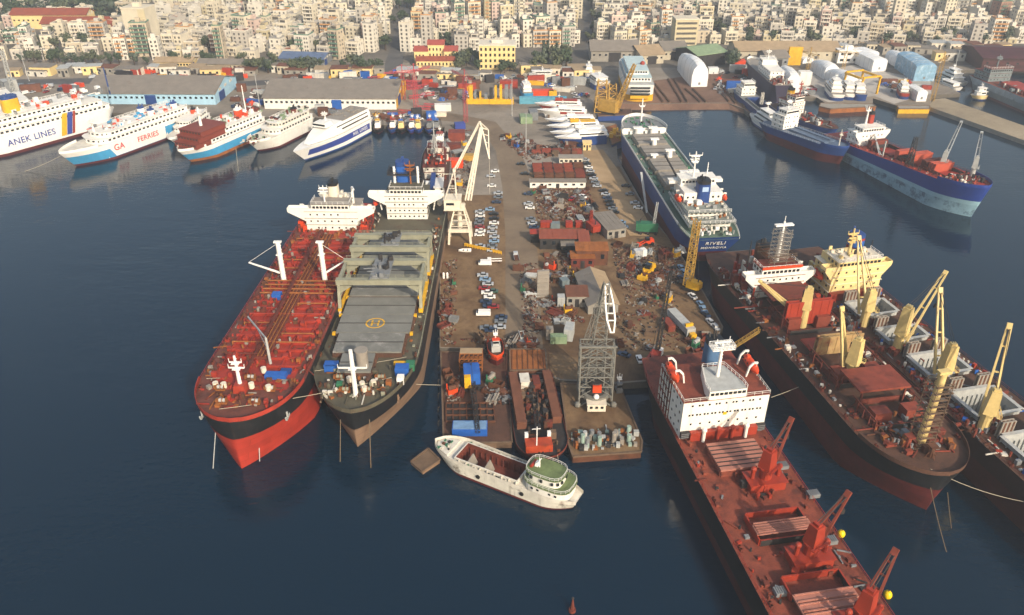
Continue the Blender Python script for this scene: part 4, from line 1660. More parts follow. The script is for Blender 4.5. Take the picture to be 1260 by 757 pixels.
# ================================================================ yellow-bridged bulk carrier (right)
S = Ship('bulk_carrier', 'maroon bulk carrier with cream bridge, blue and red funnel and four cream cranes', 'cargo ship',
         (150, 100), (109.6, 274), 24.5, 12.5, tb=.14, ts=.1, wst=.8, pdeck=(2.4, .55), pwl=(1.2, .95), rake=3, over=5)
S6 = S
S.hull([(7, M['maroon']), (12.5, mat('dark_maroon_topside', '#33201f', .6, .3, .15, streak=.4, rustcol='#4f2c26'))])
cr = []
for (px, py, tx, ty, tz, hpp, hh) in ((1062, 400, 1057, 293, 36, 6, 7), (1103, 431, 1163, 336, 32, 6, 9.5), (1156, 474, 1157, 357, 37, 6, 8), (1209, 527, 1242, 401, 39, 5.5, 7)):
    cr.append((S.at(px, py, 12.5), S.at(tx, ty, tz), hpp, hh))
ys = [c[0].y for c in cr]
holes6 = []
ends = ys + [ys[3] + 26]
for i in range(4):
    holes6.append((ys[i] + 5.8, ends[i + 1] - 3.4, 6.4))
yf6 = Y(1020, 366, 13) + 4
if ys[0] - 3.4 - yf6 > 5:
    holes6.append((yf6 + 2.6, ys[0] - 3.4, 6.4))
q = PB()
clutter(q, -7, 7, ys[3] + 26, S.L / 2 - 12, 12.4, 50, 5, .5, 2.2, 2.4)
q.build('bow_gear', [M['rustred'], M['rust'], M['oxide'], M['steel'], M['red']], S.root)
deck_with_holes(S, M['rustdeck'], 12.4, holes6)
S.rails(.05, .98, M['rustred'], 12.4)
ymid = [0]
for i, (a, b, w_) in enumerate(holes6):
    hatch(S, a, b, 12.8, 12.3, 1.8, 'palesteel', 'palesteel', 'open', holdm='palesteel', depth=8)
    for e in (a - 2.4,):
        for sx in (-1, 1):
            mb = MB()
            for k, dy in enumerate((0, .9)):
                mb.box((sx * 4.6, e + dy, 15.0), (4.2, .4, 5.2))
                for j in range(3):
                    mb.box((sx * 4.6 - 1.3 + j * 1.3, e + dy + .25, 15.0), (.5, .15, 5.0), m=1)
            S.part('folded_cover', mb, [M['warmgrey'], M['rust']])
    for (x0_, x1_, y0_, y1_) in ((-7.6, -6.4, a - .4, b + .4), (6.4, 7.6, a - .4, b + .4), (-6.4, 6.4, a - 1.2, a), (-6.4, 6.4, b, b + 1.2)):
        S.part('coaming_top', MB().bx(x0_, x1_, y0_, y1_, 14.12, 14.3), M['palesteel'])
for (p, t, hpp, hh) in cr:
    derrick_crane(S, 'deck_crane', p, hpp, 1.5, (3.3, 3.4, hh), t, M['cream'], jw=2.6, t=.62, pivot_h=-.42)
    q = PB()
    clutter(q, p.x - 8, p.x + 8, p.y - 2.5, p.y + 3.5, 12.4, 26, 4, .4, 1.8, 2.6)
    q.build('deck_gear', [M['rustred'], M['rust'], M['oxide'], M['steel']], S.root)
q = PB()
for sd in (-1, 1):
    clutter(q, sd * 9.6 - 1.4, sd * 9.6 + 1.4, -75, 80, 12.4, 150, 7, .3, 1.6, 1.6)
q.build('deck_gear', [M['rustred'], M['rust'], M['oxide'], M['steel'], M['dirtywhite'], M['blue'], M['red']], S.root, 90)
bollards(S, .15, .9, 8, 12.4, M['rustred'])
yA = Y(1020, 366, 13)
top = crew_house(S, -9.6, 9.6, yA - 11, yA, 12.4, 4, 2.75, 'creamhouse', 'palecream', 6, wing=12.6, wheelw=16.5)
S.part('house_front_casing', MB().bx(-9.9, 9.9, yA + .2, yA + 2, 12.4, 15.2), M['red'])
funnel(S, (-5.0, yA - 11, top - 4), (4.6, 5.5, 8.5), 'red', mtop='navy', band='blue')
mast(S, 'radar_mast', (1.5, yA - 5, top), 9.5, M['cream'], .6, cross=((.8, 4), (.5, 3)), radar=True)
mb = MB().bx(-8, 8, yA - 10.5, yA - 6, top - 3, top - .6)
clutter(mb, -7, 7, yA - 9, yA - 2, top, 24, 2, .3, 1.4, 2.2)
S.part('monkey_deck', mb, [M['creamhouse'], M['palecream']])
mast(S, 'signal_post', (-11, yA - 10, 16), 12, M['darksteel'], .3)
q = PB()
clutter(q, -11, 11, yA - 24, yA - 12, 12.4, 60, 4, .5, 2.4, 5)
clutter(q, -11, -9, yA - 12, yA + 4, 12.4, 20, 4, .5, 2.0, 3)
q.build('deck_lockers', [M['rust'], M['oxide'], M['cream'], M['rustred']], S.root)
lifeboat(S, (11.2, yA - 6, 19), 6.5, m='orange', mdav='cream')
# ================================================================ blue cargo ship alongside the pier, stern to the camera
S = Ship('cargo_ship', 'blue-hulled cargo ship with green deck and blue funnel, its stern lettered in white', 'cargo ship',
         (67.5, 424), (80.5, 281), 23.5, 14, tb=.16, ts=.1, wst=.8, pdeck=(2.3, .55), pwl=(1.4, .9), rake=4, over=7, trim=1.0)
S3 = S
S.hull([(6.5, M['darkred']), (14, M['navy'])])
S.deck(M['greendeck'], 13.9)
S.bulwark(.85, 1.0, 1.6, M['clean'], 17.2)
S.deck(M['steel'], 17.2, .86, 1.0, .02, 'forecastle', 13.8, M['clean'])
S.bulwark(.1, .86, 1.0, M['clean'], 13.95, around=False)
S.rails(.0, .12, M['clean'], 13.9)
mb = MB()
for x in (-8, -4, 0, 4, 8):
    mb.box((x, S.yy(.86, 1) - .06, 15.2), (.8, .12, 2.0), m=0)
S.part('forecastle_door', mb, M['darksteel'])
mast(S, 'foremast', V3(0, 60, 18), 13, M['clean'], .55, cross=((.7, 3),))
for (a, b) in ((32, 47), (14, 29), (-4, 11), (-22, -7)):
    hatch(S, a, b, 14.5, 13.9, 1.9, 'warmgrey', 'warmgrey', 'closed', 3)
for (x, y, h_, r) in ((-4, 50, 4.5, 1.6), (4, 50, 4.5, 1.6), (0, 30.5, 5, 1.4), (3, 12.5, 5.5, 1.5), (-1, -24.5, 9, 1.3), (3.5, -24, 9, 1.5), (-4.5, 12.5, 3.5, 1.2)):
    mb = MB().cyl((x, y, 13.9), (x, y, 13.9 + h_), r, r * .8, 12)
    mb.box((x, y, 13.9 + h_ + .3), (r * 3, r * 1.6, .6))
    S.part('kingpost', mb, M['clean'], True)
p = V3(-1, -24.5, 14)
S.part('derrick_boom', MB().bar(p + UP * 2, V3(-4.5, -5, 24), .6, .6), M['darksteel'])
q = PB()
for sd in (-1, 1):
    clutter(q, sd * 9.3 - 1.3, sd * 9.3 + 1.3, -30, 50, 13.9, 50, 4, .3, 1.3, 1.3)
clutter(q, -8, 8, 50, 68, 17.9, 30, 4, .4, 1.5, 1.4)
q.build('deck_gear', [M['greendeck'], M['warmgrey'], M['green'], M['darksteel']], S.root)
# deckhouse at the stern: forward block, funnel, aft decks stepping down
mb = MB()
z = 13.9
mb.bx(-8.5, 8.5, -62, -33, z, z + 2.8)
mb.bx(-9.6, 9.6, -65, -32, z + 2.8, z + 3.0, m=2)
mb.bx(-8.0, 8.0, -58, -34, z + 3.0, z + 5.6)
mb.bx(-9.0, 9.0, -60.5, -33, z + 5.6, z + 5.8, m=2)
mb.bx(-8.0, -2.6, -50, -35, z + 5.8, z + 10)
mb.bx(2.6, 8.0, -50, -35, z + 5.8, z + 10)
mb.bx(-2.6, 2.6, -44, -35, z + 5.8, z + 10)
windows(mb, -8, 8, -62.05, z + 1.6, 9, .9, .9)
windows(mb, -7.6, 7.6, -58.05, z + 4.4, 8, .9, .9)
windows(mb, -7.6, -3, -50.05, z + 8, 2, .8, .8)
windows(mb, 3, 7.6, -50.05, z + 8, 2, .8, .8)
for xx in (-8.55, 8.55):
    windows_x(mb, -61, -34, xx, z + 1.6, 9, .8, .8)
S.part('deckhouse', mb, [M['white'], M['glass'], mat('grey_green_aft_deck', '#7c8078', .7, .25, .4, rust=.3)])
mb = MB().bx(-7.5, 7.5, -42, -35.5, z + 10, z + 12.8)
windows(mb, -7, 7, -42.05, z + 11.6, 10, 1.0, .9)
mb.bx(-7.8, 7.8, -42.4, -35.2, z + 12.8, z + 13, m=2)
mb.bx(-11.5, -7.5, -39, -35.5, z + 9.8, z + 11.1)
mb.bx(7.5, 11.5, -39, -35.5, z + 9.8, z + 11.1)
S.part('wheelhouse', mb, [M['white'], M['glass'], M['white']])
funnel(S, (0, -48.5, z + 5.8), (5.6, 6.5, 9.5), 'navy', mtop='black')
MB().box((0, -51.8, z + 12.0), (2.6, .12, 2.0)).build('funnel_emblem', mat('pale_blue_emblem', '#9fb6d4', .5, .05), S.root)
for x in (-5.2, -1.2):
    MB().box((x - 1, -52, z + 6.6), (2.2, 2.2, 1.6)).box((x - 1, -52, z + 7.5), (1.8, 1.8, .25)).build('vent_box', M['clean'], S.root)
mast(S, 'radar_mast', (-1.8, -40, z + 13), 11, M['clean'], .45, cross=((.85, 5.5), (.6, 3)), radar=True)
mast(S, 'signal_mast', (5, -37, z + 13), 5, M['clean'], .25)
lifeboat(S, (-9.6, -47, z + 6.6), 6.8, m='orange')
lifeboat(S, (9.6, -47, z + 6.6), 6.8, m='orange')
for sd in (-1, 1):
    S.part('railing', MB().rail([(sd * 9.4, -65, z + 3), (sd * 9.4, -33, z + 3)], 1.1, .12, 2), M['clean'])
S.part('railing', MB().rail([(-9.4, -65, z + 3), (9.4, -65, z + 3)], 1.1, .12, 2), M['clean'])
S.part('railing', MB().rail([(-8.8, -60.3, z + 5.8), (8.8, -60.3, z + 5.8)], 1.1, .12, 2), M['clean'])
q = PB()
clutter(q, -8, 8, -70, -63, 13.9, 40, 5, .4, 1.6, 1.8)
clutter(q, -7.5, 7.5, -57, -51, z + 5.8, 24, 3, .4, 1.5, 1.2)
clutter(q, -8.5, 8.5, -61, -58.5, z + 3.0, 20, 3, .4, 1.5, 1.2)
q.build('stern_gear', [M['dirtywhite'], M['palesteel'], M['orangerust'], M['greendeck'], M['clean']], S.root)
# accommodation ladder
S.part('gangway', MB().bar(S.at(789, 212, 14), S.at(796, 262, 3), 1.0, .3), M['palesteel'])
T = Matrix.Translation((0, -S.L / 2 - .35 + .9, 11.6)) @ Matrix.Rotation(PI / 2, 4, 'X')
ytr = S.yy(0, .82)
for body, zz, sz in (("RIVELI", 11.0, 2.7), ("MONROVIA", 8.4, 1.8)):
    yt = S.yy(0, zz / 13.0) - .15
    text('stern_lettering', body, sz, Matrix.Translation((0, yt - .15, zz)) @ Matrix.Rotation(math.radians(90 + 28.3), 4, 'X'), M['clean'], S.root, 1.15)
# flat transom plating under the counter
tb = []
for zz in (-2, 0, 3, 6.5, 10, 14):
    l = zz / 14
    tb.append([(-max(.1, S.half(0, l)), S.yy(0, l), max(zz, -2)), (max(.1, S.half(0, l)), S.yy(0, l), max(zz, -2))])
mb = MB()
for i, (r0, r1) in enumerate(zip(tb, tb[1:])):
    mb.add([r0[0], r0[1], r1[1], r1[0]], [(0, 1, 2, 3)], 0 if i < 3 else 1)
S.part('transom', mb, [M['darkred'], M['navy']])

# ================================================================ blue and pale-blue ship (right, empty, trimmed by the stern)
S = Ship('cargo_ship', 'empty blue ship with pale worn waterline band, orange-red hatch covers and two grey cranes', 'cargo ship',
         (210.5, 327.5), (180.5, 428), 21, 11.5, tb=.2, ts=.12, wst=.8, pdeck=(2.1, .6), pwl=(1.5, .9), rake=4, over=5, trim=4.0)
S7 = S
bm = mat('deep_blue_topside', '#1f3a86', .45, .15, .2, streak=.1, rustcol='#1c2a48')
S.hull([(4.6, M['cyanhull']), (6.2, M['cyanclean']), (11.5, bm)])
S.deck(M['reddeck'], 11.4)
S.bulwark(.82, 1, 1.4, bm, 11.5)
S.rails(.03, .82, M['red'], 11.4)
for (a, b) in ((20, 33), (2, 16), (-18, -3)):
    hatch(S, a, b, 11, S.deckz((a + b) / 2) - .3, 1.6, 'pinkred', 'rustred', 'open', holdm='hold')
coral = mat('coral_hatch_cover', '#b4523c', .6, .15, .3, rust=.25, rustcol='#8b3c2c')
for (px, py, w_, h_) in ((1098, 205, 10.5, 6), (1133, 216, 10.5, 6)):
    p = S.at(px, py, 11)
    mb = MB()
    for k, dy in enumerate((0, 1.6, 3.2)):
        mb.add([(-w_ / 2, p.y + dy, 11.5), (w_ / 2, p.y + dy, 11.5), (w_ / 2, p.y + dy + 1, 11.5 + h_), (-w_ / 2, p.y + dy + 1, 11.5 + h_),
                (-w_ / 2, p.y + dy - 1.0, 11.5), (w_ / 2, p.y + dy - 1.0, 11.5), (w_ / 2, p.y + dy, 11.5 + h_), (-w_ / 2, p.y + dy, 11.5 + h_)],
               [(0, 1, 2, 3), (7, 6, 5, 4), (0, 4, 5, 1), (1, 5, 6, 2), (2, 6, 7, 3), (3, 7, 4, 0)])
    S.part('folded_cover', mb, coral)
for y in (18, 0, -20):
    mb = MB().bx(-5, 5, y - 1.2, y + 1.6, S.deckz(y), S.deckz(y) + 4)
    S.part('mast_house', mb, M['rustred'] if y else coral)
for (px, py, tx, ty, tz) in ((1157, 212, 1183, 150, 25), (1194, 222, 1208, 163, 24)):
    p = S.at(px, py, 12)
    derrick_crane(S, 'deck_crane', V3(p.x, p.y, S.deckz(p.y)), 4, 1.1, (2.4, 2.4, 5), S.at(tx, ty, tz), M['palesteel'], jw=1.6, t=.45)
mb = MB()
p = S.at(1117, 208, 11)
mb.lattice(p, p + UP * 16, 2.6, 1.2, 8, .28)
S.part('lattice_tower', mb, M['darksteel'])
p = S.at(1085, 195, 10)
S.part('derrick_boom', MB().bar(p, S.at(1065, 130, 22), .5).bar(p + V3(1, 0, 0), S.at(1067, 130, 22), .4).bar(p, p + UP * 9, .6), M['palesteel'])
q = PB()
clutter(q, -6, 6, 34, 46, 14.6, 50, 4, .4, 1.6, 2.4)
for sd in (-1, 1):
    for k in range(6):
        y = -30 + k * 12
        clutter(q, sd * 8 - 1, sd * 8 + 1, y, y + 12, S.deckz(y), 8, 4, .3, 1.2, 1.6)
q.build('deck_gear', [M['rustred'], coral, M['darksteel'], M['dirtywhite']], S.root)
yA = S.at(1050, 182, 9).y
top = crew_house(S, -7.5, 7.5, yA - 10, yA, 8, 3, 2.6, 'clean', 'white', 6, wing=10.5, wheelw=13)
MB().box((-1.2, yA + .08, 12.3), (1.8, .1, 2.2)).box((.6, yA + .08, 13.2), (1.0, .1, 1.2)).build('bridge_front_emblem', M['steel'], S.root)
funnel(S, (-3, yA - 8, top - 3), (3.2, 4, 9), 'red', mtop='black')
mast(S, 'radar_mast', (0, yA - 7, top), 9, M['clean'], .6, cross=((.8, 3),))
T1 = S

# ================================================================ small blue tanker and its neighbours
S = Ship('coastal_tanker', 'small blue tanker with red lower hull and white house, berthed beside bigger blue ship', 'tanker ship',
         (174.5, 396), (147, 449), 14, 8.5, tb=.22, ts=.15, wst=.75, rake=3, over=3, pwl=(1.4, .9), trim=1.2)
S.hull([(4.4, M['darkred']), (8.5, M['navy'])])
S.deck(mat('blue_grey_deck', '#5b6b80', .65, .2, .3, rust=.2), 8.4)
S.bulwark(.8, 1, 1.1, M['navy'], 8.5)
S.rails(.03, .8, M['clean'], 8.4)
top = crew_house(S, -5.5, 5.5, -20, -11, 8.4, 3, 2.5, 'clean', 'white', 5, wheelw=9)
S.part('tank_trunk', MB().bx(-4, 4, -8, 18, 8.4, 9.7).bar((0, -8, 10.2), (0, 18, 10.4), .5), mat('blue_grey_deck', '#5b6b80'))
mast(S, 'foremast', (0, 24, 9), 9, M['dirtywhite'], .35, cross=((.7, 2),))
funnel(S, (0, -21, 15), (2.6, 3, 4), 'navy')
mast(S, 'radar_mast', (0, -15, top), 5, M['clean'], .25, radar=True)

S = Ship('supply_ship', 'blue supply ship with red mast and yellow-marked black funnel behind small tanker', 'work ship',
         (184, 437), (160, 486), 13, 6.5, tb=.22, ts=.12, wst=.85, rake=2, over=2)
S.hull([(1.5, M['darkred']), (6.5, M['navy'])])
S.deck(M['rustdeck'], 6.4)
top = crew_house(S, -4.6, 4.6, -16, -4, 6.4, 3, 2.5, 'white', 'rustred', 4, wheelw=7)
funnel(S, (0, -12, top - 4), (4, 4, 7), 'yellow', mtop='black')
mast(S, 'radar_mast', (0, -5, top), 9, M['red'], .45, cross=((.8, 3), (.5, 2)))
q = PB()
clutter(q, -5, 5, 0, 20, 6.4, 40, 4, .5, 2, 3)
q.build('deck_gear', [M['rustred'], M['red'], M['dirtywhite'], M['steel']], S.root)

S = Ship('coaster', 'long grey-blue coaster with open blue hold lying beyond white passenger boat', 'cargo ship',
         (157, 452), (150, 520), 13, 6, tb=.2, ts=.15, rake=2, over=2)
S.hull([(1.5, M['darkred']), (6, M['navy'])])
deck_with_holes(S, M['steel'], 5.9, [(-12, 20, 4)])
hatch(S, -12, 20, 8, 5.9, 1.2, 'steel', 'steel', 'open', holdm='navy', depth=5)
crew_house(S, -4.6, 4.6, -30, -20, 5.9, 2, 2.5, 'white', 'white', 4, wheelw=7)
S.part('hold_gantry', MB().lattice((0, 2, 7), (0, 2, 14), 1.6, 1.2, 4, .25), M['dirtywhite'])
q = PB()
clutter(q, -5, 5, 21, 30, 5.9, 20, 3, .5, 2, 2)
q.build('deck_gear', [M['rustred'], M['dirtywhite'], M['steel']], S.root)
S = Ship('passenger_boat', 'white two-deck passenger boat moored alongside the grey-blue coaster', 'boat',
         W(925, 139, 3), W(962, 163, 3), 9.5, 3.2, tb=.35, ts=.1, wst=.9, rake=3, over=1)
S.hull([(1.0, M['navy']), (3.2, M['clean'])])
S.deck(M['dirtywhite'], 3.15)
for k, (a, b, w_) in enumerate(((-18, 9, 7.4), (-16, 7, 6.6), (-6, 5, 4.5))):
    mb = MB().bx(-w_ / 2, w_ / 2, a, b, 3.2 + k * 2.4, 5.5 + k * 2.4)
    mb.bx(-w_ / 2 - .4, w_ / 2 + .4, a - .5, b + .3, 5.5 + k * 2.4, 5.6 + k * 2.4)
    for xx in (-w_ / 2 - .03, w_ / 2 + .03):
        windows_x(mb, a + .6, b - .6, xx, 4.6 + k * 2.4, int((b - a) / 1.6), 1.2, .9)
    windows(mb, -w_ / 2 + .3, w_ / 2 - .3, a - .04, 4.6 + k * 2.4, 5, .9, .9)
    S.part('cabin_deck', mb, [M['clean'], M['glass']])
mast(S, 'radar_mast', (0, 1, 10.4), 5, M['clean'], .25, cross=((.7, 2),), radar=True)


# ================================================================ ferries
def ferry(name, label, bow, stern, B, D, bands, tiers, text_body=None, tcol=None, tside=1, tz=None, tsize=3, ty=0, fun=(), rake=7, deckm='dirtywhite', houseM='clean', tb=.26, pd=(1.9, .7), cat_='ferry', roundf=True, fwd=0.0):
    s = Ship(name, label, cat_, bow, stern, B, D, tb=tb, ts=.06, wst=.92, pdeck=pd, pwl=(1.5, 1.0), rake=rake, over=2)
    s.hull(bands)
    s.deck(M[deckm], D - .05)
    s.bulwark(.8, 1, 1.2, bands[-1][1], D)
    z = D
    kk = min(1.0, .47 * s.L / max(abs(t_[0]) for t_ in tiers))
    tiers = [(t_[0] * kk, t_[1] * kk) + t_[2:] for t_ in tiers]
    for k, (a, b, w_, h_, mm) in enumerate(tiers):
        mb = MB()
        n = 5
        rf = w_ * .5
        pts = [(-w_ / 2, a), (w_ / 2, a)]
        for i in range(n + 1):
            an = PI * i / n / 1.0
            if not roundf:
                break
            pts.append((w_ / 2 * math.cos(an), b - rf * .55 + rf * .55 * math.sin(an)))
        if not roundf:
            pts += [(w_ / 2, b), (-w_ / 2, b)]
        mb.prism(pts, z - .02, z + h_)
        big = [(p[0] * 1.04, p[1] + (.3 if p[1] > 0 else -.4)) for p in pts]
        mb.prism(big, z + h_, z + h_ + .14, 2)
        for sd in (-1, 1):
            windows_x(mb, a + 2, b - rf * .6, sd * (w_ / 2 + .03), z + h_ * .58, int((b - a) / 3.0), 1.5, h_ * .36)
        for i in range(7):
            an0 = PI * (i + .5) / 7
            mb.box((w_ / 2 * math.cos(an0) * .93, b - rf * .55 + rf * .55 * math.sin(an0) * 1.0 + .02, z + h_ * .6), (1.2, .25, h_ * .3), -PI / 2 + an0, 1)
        s.part('superstructure', mb, [M[mm], M['glass'], M['white']])
        z += h_ + .14
    for (x, y, zz, d, m, mt) in fun:
        funnel(s, (x, y * kk, zz), d, m, mtop=mt)
    for sd in (-1, 1):
        a, b, w_, h_, mm = tiers[-1]
        MB().rail([(sd * w_ / 2, a, z), (sd * w_ / 2, b - 6, z)], 1.1, .14, 2.5).build('railing', M['clean'], s.root)
    if text_body:
        for side in ((1, -1)):
            M_ = Matrix.Translation((side * (B / 2 + .12), ty, tz)) @ Matrix.Rotation(PI / 2, 4, 'Z') @ Matrix.Rotation(PI / 2, 4, 'X')
            if side < 0:
                M_ = Matrix.Translation((side * (B / 2 + .12), ty, tz)) @ Matrix.Rotation(-PI / 2, 4, 'Z') @ Matrix.Rotation(PI / 2, 4, 'X')
            for (bd, dy, sz, mm) in text_body:
                text('hull_lettering', bd, sz, Matrix.Translation(M_.to_3x3() @ V3(dy, 0, 0)) @ M_, mm, s.root, 1.05)
    s.topz = z
    return s


blt = mat('deep_blue_lettering', '#1c3c8c', .5, .05)
rlt = mat('red_lettering', '#c0303a', .5, .05)
# large white ferry at the far left
f1 = ferry('car_ferry', 'large white ferry with yellow funnel and blue lettering along its side', W(-72, 206, 0), W(134, 150, 0), 23, 11,
           [(1.6, M['darkred']), (11, M['clean'])], [(-60, 42, 22, 2.8, 'clean'), (-55, 38, 21, 2.7, 'clean'), (-40, 34, 18, 2.6, 'clean')],
           [('ANEK LINES', -3.5, 4.7, blt)], tz=6.4, ty=0, fun=((0, 6, 18, (7, 9, 10), 'yellow', 'navy'),), rake=9)
for k, m in ((0, 'yellow'), (1, 'royal'), (2, 'red')):
    for sd in (-1, 1):
        mb = MB()
        y = -12 - k * 3.2
        w_ = (3.0, 3.0, 1.4)[k]
        x = sd * 12.08
        mb.add([(x, y - w_, 3), (x, y, 3), (x, y - 3.5, 15), (x, y - w_ - 3.5, 15)], [(0, 1, 2, 3)])
        f1.part('hull_stripe', mb, M[m])
q = PB()
clutter(q, -8, 8, -50, 30, f1.topz, 60, 4, .6, 3, 2.6)
q.build('deck_gear', [M['clean'], M['orange'], M['steel'], M['white']], f1.root)
mast(f1, 'radar_mast', (0, 28, f1.topz), 9, M['clean'], .5, cross=((.7, 3),), radar=True)
mast(f1, 'stern_mast', (0, -52, f1.topz - 4), 16, M['navy'], .5)
# its neighbour, only the stern in view
f0 = ferry('car_ferry', 'white ferry behind it at the picture edge, funnel yellow with dark top', W(-160, 178, 0), W(42, 142, 0), 22, 10,
           [(1.6, M['darkred']), (10, M['clean'])], [(-60, 42, 22, 2.8, 'clean'), (-50, 38, 20, 2.7, 'clean')], fun=((0, -30, 14, (7, 8, 9), 'yellow', 'navy'), (0, -8, 14, (5, 6, 7), 'yellow', 'navy')))
f0.root['label'] = 'white ferry with two yellow funnels cut off by the left edge'
# white ferry with pale blue ends
f2 = ferry('car_ferry', 'white ferry with sky-blue bow and stern and red lettering on its side', W(73, 189.5, 9), W(227, 137, 9), 18, 9,
           [(1.2, M['darkred']), (6.2, M['skyblue']), (9, M['clean'])],
           [(-46, 28, 17, 2.6, 'clean'), (-44, 24, 16, 2.6, 'clean')],
           [('GA', -13, 4.6, rlt), ('FERRIES', 6, 4.0, rlt)], tz=5.6, ty=0, fun=((-4, -18, 13, (3.2, 4, 5), 'clean', 'navy'), (4, -18, 13, (3.2, 4, 5), 'clean', 'navy'), (-4, -37, 13, (3.2, 4, 4.6), 'clean', 'navy')))
hull_strip(f2, 'side_panel', 1, -18, 20, 1.4, 8.8, M['clean'], off=.05)
hull_strip(f2, 'side_panel', -1, -18, 20, 1.4, 8.8, M['clean'], off=.05)
hull_strip(f2, 'stern_band', 1, -f2.L * .485, -18.2, 1.4, 7.8, M['skyblue'], off=.05)
hull_strip(f2, 'stern_band', -1, -f2.L * .485, -18.2, 1.4, 7.8, M['skyblue'], off=.05)
mast(f2, 'radar_mast', (0, 19, f2.topz), 7, M['clean'], .6, cross=((.6, 3),), radar=True)
q = PB()
clutter(q, -6, 6, -36, 16, f2.topz, 70, 4, .5, 2.4, 1.6)
q.build('deck_gear', [M['clean'], M['orange'], M['skyblue'], M['steel']], f2.root)
# ferry under refit with a red-brown superstructure
f3 = ferry('car_ferry', 'sky-blue ferry with red-brown primed superstructure and rusty stem under refit', W(219.5, 186.5, 8), W(316, 146, 8), 16, 8,
           [(1.6, M['orangerust']), (5.6, M['skyblue']), (8, M['clean'])],
           [(-38, 24, 15, 2.6, 'clean'), (-36, 23, 14, 2.6, 'clean')], fun=((0, -22, 12, (3.6, 5, 6), 'orange', 'clean'),), deckm='rustred')
red2 = mat('red_brown_primer', '#7a3626', .65, .12, .3)
for k in range(3):
    mb = MB().bx(-7.4, 7.4, 4 - k, 25 - k * 2.4, 8.1 + k * 2.7, 10.6 + k * 2.7)
    mb.bx(-7.9, 7.9, 3 - k, 25.5 - k * 2.4, 10.6 + k * 2.7, 10.75 + k * 2.7)
    windows(mb, -7, 7, 25.03 - k * 2.4, 9.6 + k * 2.7, 7, 1.1, .8, m=1)
    f3.part('forward_house', mb, [red2, M['darksteel']])
mast(f3, 'radar_mast', (0, 12, 16.4), 10, M['clean'], .9, cross=((.6, 4),), radar=True)
mast(f3, 'stern_mast', (3, -26, 13), 15, M['clean'], .4)
q = PB()
clutter(q, -6, 6, -30, 2, f3.topz, 60, 4, .5, 2.4, 2.2)
q.build('deck_gear', [M['clean'], M['orange'], M['palegreen'], M['rustred']], f3.root)
# old white coaster ferry
f4 = ferry('old_ferry', 'old cream-white ferry with rounded open bow deck beside the fast ferry', W(306, 176, 7), W(376, 143, 7), 14, 7,
           [(1.2, M['darkred']), (7, M['white'])], [(-34, 14, 12.5, 2.6, 'white'), (-32, 8, 10.5, 2.4, 'dirtywhite')], fun=((0, -22, 10, (3, 4, 5), 'rustred', 'black'),))
q = PB()
clutter(q, -5, 5, 15, 27, 7, 50, 4, .4, 1.4, 1.6)
clutter(q, -5, 5, -26, 4, f4.topz, 50, 4, .5, 2.4, 2.0)
q.build('deck_gear', [M['dirtywhite'], M['rustred'], M['palegreen'], M['darksteel']], f4.root)
f5 = ferry('old_ferry', 'small white ferry squeezed in behind the red-brown ferry', W(209, 172, 5.5), W(250, 143, 5.5), 11, 5.5,
           [(1, M['rustred']), (5.5, M['clean'])], [(-28, 12, 10, 2.5, 'clean'), (-26, 8, 9, 2.4, 'white')], fun=((0, -15, 9, (2.5, 3.5, 4.5), 'orange', 'black'),))
# fast ferry
s = Ship('fast_ferry', 'sleek white fast ferry with royal-blue side band and raked bow', 'ferry', W(361, 186.5, 8), W(447, 143, 8), 14.5, 8,
         tb=.55, ts=.05, wst=.95, pdeck=(1.8, .75), pwl=(1.5, 1.0), rake=9, over=1)
s.hull([(1.0, M['navy']), (3.0, M['clean']), (8, M['clean'])])
s.deck(M['clean'], 7.95)
for sd in (-1, 1):
    hull_strip(s, 'side_band', sd, -s.L * .47, s.L * .36, 3.0, 6.4, M['royal'], 18)
rings = []
for i in range(15):
    f = i / 14
    y = (-.46 + f * .8) * s.L
    k = 1 - max(0, (f - .45) / .55) ** 2.2
    hgt = 6.0 * (1 - max(0, (f - .5) / .5) ** 1.7) + .05
    w_ = 6.9 * (.25 + .75 * k)
    rings.append([(-w_, y, 8.4), (-w_ * .98, y, 8.4 + hgt * .5), (-w_ * .8, y, 8.4 + hgt), (w_ * .8, y, 8.4 + hgt), (w_ * .98, y, 8.4 + hgt * .5), (w_, y, 8.4)])
mb = MB().loft(rings)
for sd in (-1, 1):
    mb.bar((sd * 6.85, -s.L * .42, 10.6), (sd * 6.85, -2, 10.6), .25, .7, m=1)
    mb.bar((sd * 6.4, -s.L * .42, 12.6), (sd * 6.4, 2, 12.6), .25, .5, m=1)
s.part('superstructure', mb, [M['clean'], M['glass']], True)
s.part('wheelhouse', MB().box((0, 6, 15.0), (9, 7, 2.2), top=.8).box((0, 9.2, 15.1), (7.6, .6, .8), m=1), [M['clean'], M['glass']])
mast(s, 'radar_mast', (0, 3, 16.0), 5, M['clean'], .5, cross=((.7, 3),), radar=True)
mb = MB().bx(-6, 6, -s.L * .45, -4, 14.2, 14.5)
clutter(mb, -5, 5, -s.L * .43, -6, 14.5, 20, 1, .5, 2, 1)
s.part('sun_deck', mb, M['warmgrey'])
for sd in (-1, 1):
    M_ = Matrix.Translation((sd * (7.25 + .15), -18, 4.7)) @ Matrix.Rotation(sd * PI / 2, 4, 'Z') @ Matrix.Rotation(PI / 2, 4, 'X')
    text('hull_lettering', 'NEL LINES', 2.5, M_, M['clean'], s.root, 1.3)


